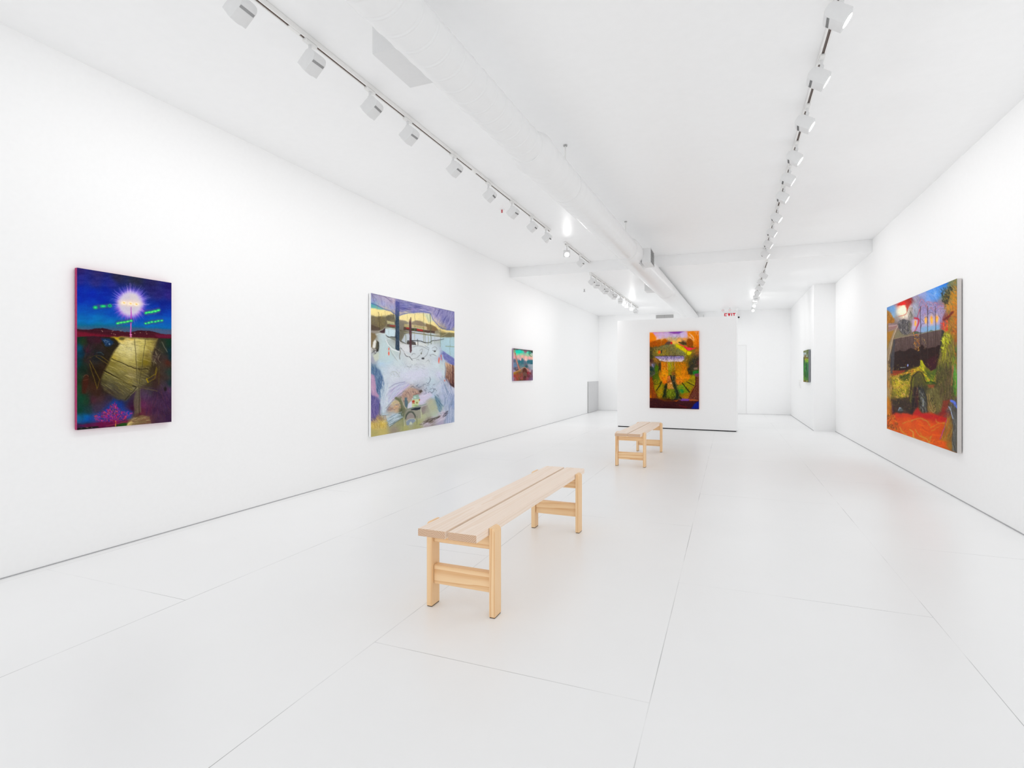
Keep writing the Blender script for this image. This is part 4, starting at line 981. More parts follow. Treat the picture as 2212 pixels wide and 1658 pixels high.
def art_autumn():
    c = Canvas([(108, 140), (1001, 124), (992, 1521), (108, 1499)], 210, 336, 31)
    S = 0.52475

    def T(*p):
        return [(x * S, y * S) for x, y in p]

    def B(*p):
        return [(x * S, y * S + 829) for x, y in p]
    c.wash([
        (130, 160, 246, 150, 90), (120, 240, 248, 132, 20), (160, 200, 236, 120, 60), (200, 160, 200, 140, 190), (230, 220, 230, 150, 130), (300, 170, 196, 150, 196), (400, 160, 186, 140, 190), (500, 150, 150, 90, 170), (560, 160, 160, 80, 150), (640, 150, 120, 80, 180), (700, 160, 190, 170, 214),
        (300, 230, 214, 176, 206), (420, 190, 196, 172, 210), (560, 200, 198, 186, 214), (700, 210, 206, 190, 220), (760, 180, 214, 170, 200), (250, 250, 240, 190, 170), (200, 260, 250, 150, 40), (130, 300, 214, 110, 20), (200, 320, 160, 80, 14), (280, 300, 196, 120, 40), (340, 270, 230, 160, 70), (460, 250, 210, 180, 130), (560, 250, 190, 180, 150), (660, 260, 220, 170, 110), (740, 270, 230, 160, 90),
        (130, 360, 140, 70, 14), (220, 360, 170, 84, 10), (300, 340, 160, 90, 20), (400, 310, 200, 110, 20), (440, 340, 110, 84, 80), (540, 330, 246, 190, 90), (640, 310, 246, 180, 90), (720, 330, 90, 70, 50), (830, 300, 150, 84, 20), (860, 350, 120, 70, 20), (830, 190, 232, 140, 40), (900, 180, 214, 120, 10), (960, 160, 230, 170, 160), (860, 220, 240, 180, 140), (960, 260, 230, 120, 20), (900, 290, 240, 160, 90), (960, 340, 210, 110, 30),
        (130, 420, 96, 76, 40), (220, 420, 110, 100, 70), (320, 400, 116, 116, 84), (420, 380, 110, 120, 84), (520, 380, 120, 116, 70), (600, 400, 170, 170, 40), (680, 430, 200, 180, 20), (740, 470, 214, 190, 20), (840, 410, 120, 70, 40), (950, 410, 150, 80, 20), (860, 460, 140, 110, 40), (960, 470, 170, 110, 50),
        (130, 500, 60, 58, 46), (200, 480, 130, 110, 30), (300, 470, 140, 120, 50), (420, 460, 130, 116, 60), (520, 460, 120, 116, 70), (620, 480, 124, 130, 90), (700, 510, 130, 140, 90), (820, 530, 190, 180, 30), (900, 500, 130, 110, 50), (970, 540, 120, 84, 60),
        (130, 580, 60, 66, 44), (200, 560, 110, 96, 40), (300, 540, 150, 130, 30), (420, 540, 130, 116, 40), (560, 540, 110, 100, 60), (700, 550, 120, 124, 70), (800, 580, 110, 110, 30), (900, 580, 90, 76, 50), (970, 620, 70, 60, 56),
        (130, 650, 70, 40, 50), (220, 640, 140, 100, 40), (340, 620, 120, 104, 130), (450, 620, 126, 110, 150), (560, 620, 120, 106, 140), (680, 610, 150, 140, 170), (760, 640, 130, 110, 50), (850, 680, 90, 80, 40), (900, 680, 66, 66, 60), (970, 700, 100, 60, 60),
        (140, 720, 120, 90, 80), (180, 740, 90, 90, 110), (230, 760, 70, 90, 20), (290, 740, 60, 56, 30), (340, 720, 190, 120, 20), (420, 740, 190, 120, 10), (480, 740, 150, 150, 20), (560, 740, 180, 120, 20), (650, 730, 190, 120, 10), (740, 740, 190, 120, 20), (800, 740, 120, 90, 30), (860, 760, 50, 50, 46), (960, 780, 80, 60, 54),
        (130, 810, 34, 60, 50), (180, 800, 56, 76, 70), (240, 820, 76, 104, 20), (290, 820, 60, 60, 40), (350, 800, 230, 140, 14), (420, 820, 210, 130, 14), (480, 820, 130, 130, 30), (560, 820, 150, 104, 20), (640, 820, 190, 130, 14), (740, 800, 206, 120, 20), (830, 810, 50, 50, 40), (920, 810, 90, 84, 66), (980, 830, 60, 90, 40),
        (130, 880, 64, 76, 76), (180, 880, 100, 96, 96), (230, 890, 70, 100, 20), (300, 900, 150, 96, 20), (360, 880, 236, 150, 10), (420, 900, 220, 140, 20), (470, 900, 130, 130, 40), (540, 890, 140, 90, 40), (620, 880, 190, 130, 14), (720, 870, 210, 130, 20), (800, 900, 180, 104, 20), (860, 870, 60, 76, 40), (920, 870, 40, 120, 50), (970, 880, 76, 90, 44), (960, 910, 120, 66, 90),
        (130, 960, 110, 60, 40), (190, 950, 60, 84, 20), (260, 960, 90, 110, 20), (320, 950, 190, 120, 30), (390, 960, 240, 140, 10), (460, 950, 200, 104, 40), (540, 950, 90, 80, 60), (640, 950, 214, 140, 20), (720, 960, 236, 140, 10), (800, 960, 220, 130, 20), (900, 950, 150, 140, 20), (960, 960, 90, 66, 50),
        (130, 1040, 130, 60, 20), (190, 1030, 80, 76, 20), (250, 1030, 110, 120, 30), (320, 1030, 140, 110, 20), (380, 1030, 220, 110, 20), (460, 1030, 150, 90, 50), (540, 1050, 90, 80, 60), (620, 1030, 214, 120, 40), (700, 1020, 200, 120, 10), (760, 1020, 150, 120, 20), (850, 1010, 140, 130, 20), (920, 1030, 120, 100, 30), (970, 1050, 100, 60, 50),
        (140, 1130, 126, 56, 20), (230, 1110, 130, 120, 20), (310, 1120, 120, 130, 30), (390, 1130, 60, 60, 30), (470, 1110, 190, 130, 50), (560, 1110, 60, 66, 50), (650, 1130, 110, 130, 40), (720, 1090, 150, 150, 30), (800, 1120, 120, 110, 20), (880, 1100, 140, 110, 20), (960, 1150, 90, 56, 50),
        (130, 1220, 120, 60, 24), (220, 1210, 120, 90, 20), (300, 1210, 170, 130, 20), (370, 1230, 40, 56, 34), (470, 1210, 130, 140, 30), (590, 1220, 40, 60, 50), (680, 1190, 60, 130, 60), (760, 1230, 160, 110, 14), (830, 1200, 120, 100, 20), (900, 1220, 110, 60, 40), (970, 1250, 100, 66, 46),
        (130, 1310, 150, 84, 20), (200, 1290, 84, 46, 34), (290, 1290, 150, 110, 14), (370, 1280, 50, 56, 20), (480, 1290, 90, 96, 20), (600, 1290, 30, 54, 46), (680, 1290, 130, 100, 14), (760, 1280, 150, 96, 20), (830, 1290, 130, 80, 50), (900, 1300, 90, 54, 54), (970, 1300, 84, 56, 56),
        (130, 1400, 70, 40, 40), (220, 1380, 60, 34, 44), (330, 1370, 96, 60, 20), (450, 1370, 74, 40, 24), (560, 1380, 60, 40, 40), (700, 1355, 120, 76, 150), (780, 1355, 130, 80, 140), (860, 1360, 150, 84, 56), (960, 1380, 90, 54, 46),
        (140, 1470, 58, 30, 40), (260, 1450, 60, 32, 42), (400, 1450, 58, 26, 34), (560, 1450, 62, 30, 40), (700, 1440, 76, 36, 40), (800, 1450, 74, 40, 50), (900, 1450, 50, 46, 100), (970, 1440, 30, 50, 140), (960, 1500, 24, 40, 120), (760, 1500, 86, 36, 40), (400, 1490, 36, 18, 24)], 3.4, 160)
    # sky, sunlit trees
    c.poly(T((360, 300), (800, 270), (1200, 290), (1450, 260), (1520, 400), (1500, 480), (1250, 460), (900, 450), (640, 500), (470, 470)), (204, 184, 214), 0.6, 18)
    c.poly(T((860, 265), (1400, 248), (1200, 330), (1020, 320)), (130, 70, 160), 0.75, 14)
    c.poly(T((205, 290), (330, 300), (420, 440), (430, 520), (205, 560)), (248, 134, 22), 0.9, 18)
    c.curve(T((380, 340), (560, 330), (800, 350)), 10, (224, 180, 214), 0.6, 10)
    c.poly(T((205, 610), (330, 580), (540, 520), (620, 560), (740, 480), (800, 570), (800, 660), (600, 740), (205, 780)), (166, 86, 14), 0.7, 10, 5, 14)
    c.strokes(220, T((205, 600), (520, 530), (740, 500), (800, 640), (600, 740), (205, 780)), 70, 12, 3, [(206, 120, 20), (120, 60, 10), (226, 146, 40), (150, 100, 20), (90, 56, 20), (196, 84, 20)], 0.7, 0.9)
    c.strokes(120, T((640, 480), (1250, 450), (1480, 500), (1440, 620), (1000, 600), (820, 560)), 70, 12, 3, [(246, 180, 90), (220, 140, 50), (250, 200, 120), (176, 120, 50), (110, 96, 60)], 0.7, 0.8)
    for x, y in ((900, 430), (960, 460), (1015, 410), (1065, 430), (1120, 400), (1160, 440), (1215, 450), (1180, 500), (880, 480), (1090, 480), (1325, 500), (1040, 500), (1250, 410)):
        c.strokes(4, T((x - 20, y - 30), (x + 20, y - 30), (x + 20, y + 40), (x - 20, y + 40)), -60, 16, 2.5, [(76, 96, 84), (96, 110, 100), (70, 76, 60)], 0.8, 0.5)
    c.poly(T((1500, 245), (1900, 240), (1900, 820), (1720, 800), (1700, 560), (1560, 380)), (226, 130, 24), 0.55, 20, 8, 24)
    c.strokes(180, T((1520, 260), (1900, 240), (1900, 800), (1700, 780), (1680, 520), (1560, 420)), 60, 18, 4, [(240, 150, 30), (210, 110, 10), (250, 180, 110), (180, 96, 10), (244, 160, 70), (200, 130, 20)], 0.7, 0.7, 0.2)
    for p in (((1580, 330), (1680, 420), (1740, 560)), ((1640, 380), (1720, 470)), ((1590, 460), (1700, 560))):
        c.curve(T(*p), 12, (250, 190, 150), 0.8, 6)
    c.curve(T((1860, 300), (1820, 450), (1850, 600), (1880, 780)), 14, (206, 104, 20), 0.7, 6)
    c.poly(T((1480, 620), (1520, 520), (1600, 490), (1680, 540), (1700, 680), (1640, 790), (1520, 770), (1470, 700)), (150, 80, 20), 0.85, 8, 4, 16)
    c.strokes(60, T((1480, 600), (1600, 500), (1690, 600), (1620, 780), (1500, 740)), 75, 16, 3, [(176, 100, 20), (110, 60, 10), (206, 140, 60), (130, 96, 30)], 0.65, 0.6)
    c.poly(T((1180, 620), (1230, 600), (1480, 640), (1480, 720), (1300, 690)), (80, 66, 46), 0.85, 6, 3, 12)
    c.line(T((1368, 570), (1370, 700)), 6, (60, 56, 46), 0.85, 3)
    c.poly(T((800, 600), (940, 590), (950, 670), (820, 690), (720, 690)), (96, 76, 70), 0.85, 6)
    c.poly(T((925, 610), (970, 595), (995, 630), (995, 685), (920, 675)), (196, 44, 48), 0.95, 4)
    c.line(T((608, 520), (600, 740)), 5, (226, 150, 130), 0.6, 4)
    # dividing ridge, meadow
    c.curve(T((205, 785), (400, 790), (600, 740), (800, 690), (900, 680)), 6, (84, 50, 30), 0.8, 5)
    c.poly(T((210, 800), (500, 790), (720, 700), (1000, 690), (1160, 780), (1380, 900), (1450, 990), (1440, 1090), (700, 1090), (330, 1090), (210, 1000)), (126, 118, 76), 0.45, 14)
    c.strokes(420, T((300, 800), (700, 720), (1060, 700), (1420, 960), (1420, 1080), (330, 1080)), 85, 14, 3, [(90, 84, 44), (150, 140, 80), (110, 126, 84), (176, 150, 60), (60, 60, 40), (140, 150, 110), (170, 120, 30)], 0.6, 0.4)
    c.strokes(46, T((700, 760), (1200, 780), (1400, 1000), (800, 1040)), 0, 12, 4, [(50, 46, 40), (60, 54, 30)], 0.8, 0.3)
    c.poly(T((1100, 690), (1200, 690), (1320, 780), (1440, 900), (1460, 990), (1360, 920), (1220, 830), (1110, 760)), (206, 190, 14), 0.9, 6, 3, 14)
    c.strokes(50, T((1100, 700), (1200, 690), (1440, 900), (1450, 980), (1200, 820)), 35, 12, 4, [(226, 214, 10), (180, 190, 20), (230, 180, 10), (120, 120, 20)], 0.7, 0.3)
    c.poly(T((1500, 940), (1680, 950), (1640, 1010), (1540, 1070), (1500, 1040)), (220, 206, 16), 0.9, 8)
    c.poly(T((1200, 670), (1330, 720), (1400, 740), (1520, 790), (1680, 820), (1860, 800), (1760, 840), (1620, 900), (1530, 910), (1440, 850), (1380, 770), (1240, 710)), (226, 60, 70), 0.95, 5)
    c.poly(T((1460, 800), (1600, 830), (1680, 860), (1600, 905), (1530, 905)), (236, 60, 92), 0.9, 6)
    c.line(T((1290, 700), (1500, 790)), 5, (214, 90, 40), 0.7, 4)
    c.curve(T((1860, 790), (1740, 850), (1620, 910)), 5, (150, 110, 80), 0.7, 4)
    c.blob(*T((545, 945))[0], 22, 28, (226, 100, 24), 0.95, 0.4)
    c.blob(*T((520, 990))[0], 16, 14, (230, 120, 50), 0.8, 0.5)
    c.poly(T((590, 900), (640, 880), (640, 990), (600, 1000)), (44, 50, 54), 0.9, 6)
    c.blob(*T((530, 860))[0], 12, 8, (60, 60, 40), 0.8, 0.5)
    c.blob(*T((470, 960))[0], 10, 24, (214, 180, 40), 0.8, 0.6)
    c.strokes(40, T((640, 900), (760, 880), (760, 1070), (660, 1070)), 88, 22, 4, [(196, 150, 20), (210, 170, 40), (120, 100, 40)], 0.7, 0.2)
    c.poly(T((205, 820), (300, 800), (300, 1100), (260, 1180), (205, 1260)), (70, 60, 40), 0.6, 12)
    c.strokes(90, T((205, 820), (420, 800), (420, 1080), (205, 1240)), 75, 24, 4, [(44, 60, 40), (110, 80, 40), (60, 50, 40), (90, 96, 40), (130, 90, 30)], 0.6, 0.3)
    # pond
    c.curve(T((480, 1095), (800, 1080), (1200, 1080), (1380, 1095)), 8, (50, 36, 66), 0.9, 5)
    c.grad(T((370, 1110), (480, 1095), (1360, 1100), (1400, 1150), (1380, 1230), (1320, 1280), (1000, 1285), (740, 1280), (600, 1240), (520, 1200)), (500, 575), (128, 112, 168), (500, 675), (226, 206, 206), 0.95, 5)
    c.strokes(150, T((480, 1100), (1380, 1105), (1360, 1220), (560, 1220)), 89, 26, 3.5, [(90, 76, 130), (150, 140, 196), (176, 166, 206), (66, 56, 100), (200, 190, 220)], 0.6, 0.15)
    c.strokes(50, T((620, 1210), (1380, 1200), (1320, 1280), (720, 1280)), 70, 10, 4, [(246, 222, 206), (230, 190, 150), (200, 150, 140), (250, 236, 230)], 0.75, 0.8)
    c.blob(*T((568, 1215))[0], 16, 15, (226, 220, 200), 0.95, 0.4)
    c.curve(T((370, 1110), (420, 1200), (520, 1330)), 6, (220, 170, 110), 0.6, 5)
    # orange tree curtains
    c.strokes(420, T((600, 1290), (820, 1290), (830, 1580), (600, 1580)) , 89, 34, 4, [(240, 146, 20), (214, 110, 10), (250, 170, 40), (150, 90, 10), (200, 90, 10), (226, 160, 60)], 0.65, 0.12)
    c.strokes(200, T((820, 1290), (1060, 1290), (1060, 1580), (830, 1580)), 89, 36, 4, [(170, 170, 30), (120, 110, 20), (206, 190, 30), (90, 84, 20), (200, 130, 30), (150, 130, 60)], 0.65, 0.1)
    c.strokes(330, T((1060, 1290), (1480, 1280), (1500, 1580), (1060, 1580)), 80, 18, 4, [(230, 140, 20), (200, 120, 10), (130, 110, 20), (240, 110, 20), (90, 80, 20), (176, 140, 20)], 0.65, 0.7)
    c.strokes(110, T((1540, 1060), (1880, 1000), (1890, 1560), (1540, 1560)), 105, 40, 5, [(44, 50, 40), (90, 66, 50), (60, 66, 66), (120, 80, 50), (70, 44, 50), (84, 90, 60)], 0.6, 0.2)
    c.poly(T((1560, 1320), (1700, 1150), (1800, 1200), (1860, 1400), (1700, 1580), (1560, 1580)), (60, 60, 54), 0.45, 30)
    c.strokes(60, T((1440, 1080), (1580, 1080), (1540, 1500), (1480, 1500)), 80, 40, 5, [(130, 100, 40), (90, 76, 30), (170, 120, 40)], 0.6, 0.2)
    c.strokes(60, T((1640, 960), (1880, 900), (1880, 1080), (1640, 1120)), 120, 24, 5, [(170, 110, 40), (206, 130, 60), (120, 100, 60)], 0.6, 0.3)
    # left dark, green
    c.strokes(70, T((300, 1120), (600, 1260), (600, 1500), (420, 1360)), 50, 40, 5, [(150, 100, 40), (110, 80, 30), (190, 130, 70), (84, 66, 30)], 0.65, 0.2)
    c.poly(T((520, 1340), (600, 1300), (600, 1580), (520, 1580)), (60, 50, 40), 0.7, 10)
    c.poly(T((380, 1540), (440, 1400), (520, 1440), (500, 1580), (380, 1580)), (76, 110, 20), 0.75, 12)
    c.poly(T((260, 1360), (320, 1340), (350, 1500), (300, 1440)), (140, 136, 170), 0.75, 10)
    c.poly(T((205, 1440), (280, 1460), (360, 1580), (205, 1580)), (40, 60, 60), 0.8, 12)
    c.poly(T((1700, 1500), (1850, 1480), (1860, 1560), (1740, 1560)), (150, 120, 110), 0.7, 12)
    # thin stems through the pond and the curtain
    for x, a, b, col in ((770, 1050, 1560, (70, 56, 50)), (1048, 1040, 1900, (56, 50, 40)), (820, 1200, 1560, (210, 190, 160)), (910, 1240, 1560, (206, 200, 70)), (960, 1260, 1580, (220, 190, 120)), (1070, 1280, 1570, (220, 200, 170)), (880, 800, 1100, (90, 70, 30)), (1350, 1300, 1900, (196, 110, 40)), (700, 1290, 1580, (120, 80, 20)), (1420, 1300, 1560, (130, 90, 20)), (800, 1110, 1580, (70, 60, 50))):
        c.line(T((x, a), (x + 4, b)), 5, col, 0.7, 3)
    # lower half
    c.strokes(300, B((540, 0), (820, 0), (800, 340), (640, 380), (540, 260)), 86, 34, 4, [(246, 150, 20), (220, 120, 10), (240, 170, 50), (170, 90, 10), (200, 170, 40)], 0.65, 0.25)
    c.strokes(320, B((1100, 0), (1500, 0), (1600, 180), (1540, 360), (1300, 420), (1110, 260)), 60, 18, 5, [(240, 146, 20), (220, 120, 10), (200, 150, 20), (250, 160, 40), (160, 96, 10)], 0.65, 0.8)
    c.strokes(70, B((520, 200), (700, 180), (760, 420), (620, 400)), 70, 20, 5, [(236, 130, 20), (210, 96, 14), (246, 160, 60)], 0.7, 0.6)
    c.strokes(80, B((1120, 280), (1320, 240), (1300, 480), (1150, 500)), 20, 18, 5, [(240, 140, 60), (206, 110, 40), (246, 170, 90), (170, 80, 30)], 0.7, 0.8)
    c.strokes(70, B((820, 200), (960, 200), (940, 400), (800, 380)), 70, 20, 5, [(196, 104, 50), (214, 130, 90), (150, 80, 40), (220, 150, 120)], 0.65, 0.6)
    c.curve(B((830, 430), (880, 370), (960, 380)), 6, (60, 40, 30), 0.8, 4)
    c.poly(B((820, 440), (960, 380), (1000, 520), (1050, 640), (820, 640)), (190, 130, 60), 0.6, 10)
    c.strokes(70, B((820, 440), (960, 400), (1050, 640), (820, 640)), 0, 18, 4, [(226, 160, 80), (150, 90, 40), (236, 190, 120), (176, 120, 50)], 0.65, 0.4)
    c.blob(*B((945, 445))[0], 10, 10, (240, 200, 170), 0.9, 0.5)
    # wedge fields and dark furrows radiating
    for p, col in (([(330, 200), (480, 60), (520, 260), (360, 330)], (80, 100, 20)), ([(350, 400), (520, 330), (600, 420), (430, 480)], (140, 140, 30)), ([(400, 500), (600, 430), (440, 660), (380, 640)], (150, 130, 14)), ([(520, 640), (640, 450), (720, 480), (660, 820), (540, 860), (440, 760)], (150, 130, 20)), ([(800, 660), (1060, 650), (1110, 880), (800, 900)], (110, 126, 30)), ([(1240, 560), (1320, 480), (1560, 760), (1380, 780), (1300, 840)], (90, 150, 40)), ([(1360, 440), (1500, 400), (1720, 520), (1600, 700)], (160, 150, 20)), ([(1520, 360), (1700, 180), (1770, 240), (1750, 500)], (160, 150, 30)), ([(1320, 900), (1560, 760), (1540, 960), (1340, 960)], (176, 120, 14))):
        c.poly(B(*p), col, 0.6, 12)
    c.strokes(420, B((350, 280), (620, 420), (700, 900), (480, 900), (360, 600)), 115, 22, 4, [(170, 160, 30), (110, 110, 20), (200, 130, 10), (90, 84, 20), (140, 150, 40), (226, 150, 20)], 0.55, 0.35)
    c.strokes(300, B((800, 640), (1100, 640), (1120, 900), (1000, 980), (800, 940)), 88, 26, 4, [(120, 150, 40), (80, 90, 20), (160, 170, 60), (70, 60, 20), (96, 110, 20)], 0.6, 0.25)
    c.strokes(320, B((1200, 540), (1360, 440), (1700, 540), (1560, 780), (1500, 960), (1320, 920)), 55, 22, 4, [(90, 140, 40), (60, 130, 70), (170, 150, 20), (206, 130, 10), (110, 100, 20), (150, 100, 10)], 0.55, 0.35)
    c.strokes(90, B((1500, 360), (1760, 200), (1760, 500), (1700, 520)), 25, 26, 5, [(180, 170, 40), (110, 110, 20), (200, 130, 30), (150, 150, 30)], 0.6, 0.2)
    c.poly(B((1250, 640), (1340, 640), (1380, 740), (1300, 780)), (40, 120, 70), 0.75, 14)
    for p, w in ((((610, 400), (540, 540), (430, 680)), 24), (((780, 470), (740, 700), (690, 880)), 46), (((620, 380), (560, 440), (380, 490)), 10), (((500, 330), (360, 400)), 9), (((500, 380), (360, 460)), 8), (((1330, 430), (1440, 580), (1570, 740)), 24), (((1480, 390), (1600, 460), (1740, 520)), 18), (((1050, 480), (1130, 680), (1180, 860), (1280, 960)), 46), (((930, 180), (980, 340), (1080, 500)), 34), (((1050, 180), (1040, 340), (1080, 500)), 26), (((1530, 340), (1720, 400)), 7), (((1560, 320), (1730, 340)), 6)):
        c.curve(B(*p), w * 0.5247 * 1.35, (40, 46, 30), 0.9, 6)
    c.strokes(110, B((930, 180), (1080, 180), (1120, 600), (1240, 940), (1160, 940), (1060, 560)), 68, 22, 4, [(40, 66, 54), (70, 84, 76), (30, 40, 34), (120, 110, 96)], 0.6, 0.3)
    c.strokes(50, B((720, 480), (800, 480), (740, 880), (690, 880)), 105, 26, 4, [(30, 56, 36), (60, 50, 46), (44, 66, 44)], 0.6, 0.2)
    # bowl rim, brown sides, blue corner
    c.poly(B((205, 260), (300, 250), (330, 420), (350, 640), (420, 800), (460, 920), (300, 1000), (205, 900)), (134, 66, 24), 0.8, 14, 6, 30)
    c.strokes(90, B((205, 280), (310, 260), (350, 640), (440, 900), (205, 900)), 85, 36, 5, [(160, 80, 20), (100, 50, 24), (190, 110, 20), (120, 56, 30)], 0.55, 0.2)
    c.poly(B((205, 840), (260, 800), (270, 940), (205, 960)), (190, 110, 14), 0.7, 14)
    c.poly(B((205, 0), (380, 0), (400, 120), (300, 200), (205, 220)), (60, 70, 50), 0.6, 14)
    c.line(B((205, 230), (380, 110)), 8, (130, 110, 110), 0.6, 6)
    c.poly(B((1780, 240), (1890, 230), (1890, 980), (1560, 980), (1700, 680), (1780, 520)), (104, 60, 52), 0.85, 8)
    c.line(B((1790, 240), (1780, 520), (1680, 700), (1540, 970)), 9, (70, 24, 20), 0.9, 4)
    c.line(B((1760, 500), (1640, 700), (1500, 960)), 12, (160, 96, 44), 0.8, 6)
    c.strokes(90, B((1790, 300), (1890, 260), (1890, 940), (1640, 940)), 100, 26, 5, [(130, 84, 60), (90, 46, 56), (150, 100, 40), (100, 66, 80), (130, 70, 60)], 0.55, 0.2)
    c.poly(B((1680, 60), (1780, 20), (1885, 20), (1885, 110), (1760, 110), (1720, 170)), (34, 120, 56), 0.85, 8)
    c.poly(B((1740, 120), (1885, 100), (1885, 220), (1760, 210)), (124, 70, 96), 0.9, 8)
    c.poly(B((1520, 20), (1680, 10), (1670, 150), (1520, 140)), (50, 54, 40), 0.7, 12)
    c.poly(B((205, 940), (520, 960), (760, 1030), (1240, 1020), (1300, 1000), (1890, 1020), (1890, 1330), (205, 1300)), (66, 34, 36), 0.85, 12)
    c.curve(B((420, 800), (520, 960), (760, 1030), (1100, 1030), (1280, 960)), 12, (120, 66, 24), 0.7, 8)
    c.strokes(160, B((205, 960), (760, 1030), (1890, 1030), (1890, 1260), (205, 1260)), 8, 44, 6, [(80, 44, 40), (50, 24, 34), (96, 50, 40), (60, 40, 60), (104, 54, 44)], 0.5, 0.25)
    c.poly(B((1300, 985), (1560, 970), (1560, 1035), (1270, 1030)), (122, 76, 150), 0.95, 5)
    c.poly(B((1560, 985), (1720, 980), (1870, 1010), (1860, 1040), (1570, 1035)), (160, 90, 54), 0.9, 5)
    c.poly(B((1040, 1030), (1200, 1010), (1120, 1060)), (170, 84, 20), 0.85, 6)
    c.poly(B((1860, 1060), (1890, 1060), (1890, 1320), (1600, 1320), (1740, 1130)), (26, 44, 140), 0.9, 20, 6, 30)
    c.curve(B((1220, 1180), (1360, 1230), (1460, 1270)), 10, (130, 30, 44), 0.7, 10)
    c.line(B((205, 1270), (1100, 1290), (1890, 1310)), 10, (34, 14, 20), 0.8, 8)
    c.strokes(1200, [(108, 300), (1000, 300), (995, 1340), (108, 1340)], 70, 9, 2.5, [(40, 36, 20), (226, 170, 60), (150, 140, 50), (90, 70, 30), (60, 70, 40), (230, 200, 140)], 0.3, 1.0)
    c.strokes(1500, [(112, 380), (1000, 400), (995, 1330), (112, 1330)], 80, 11, 4, [(34, 30, 14), (44, 50, 20), (70, 44, 16), (240, 180, 60), (150, 150, 40)], 0.6, 0.9)
    c.strokes(160, [(330, 560), (770, 560), (770, 690), (360, 660)], 88, 12, 4, [(50, 40, 60), (226, 214, 220), (90, 80, 120)], 0.6, 0.5)
    c.warp(3.5, 30, 2)
    c.grain(9, 8, 8, 5, 2)
    return c.out(1.03, 1.17)


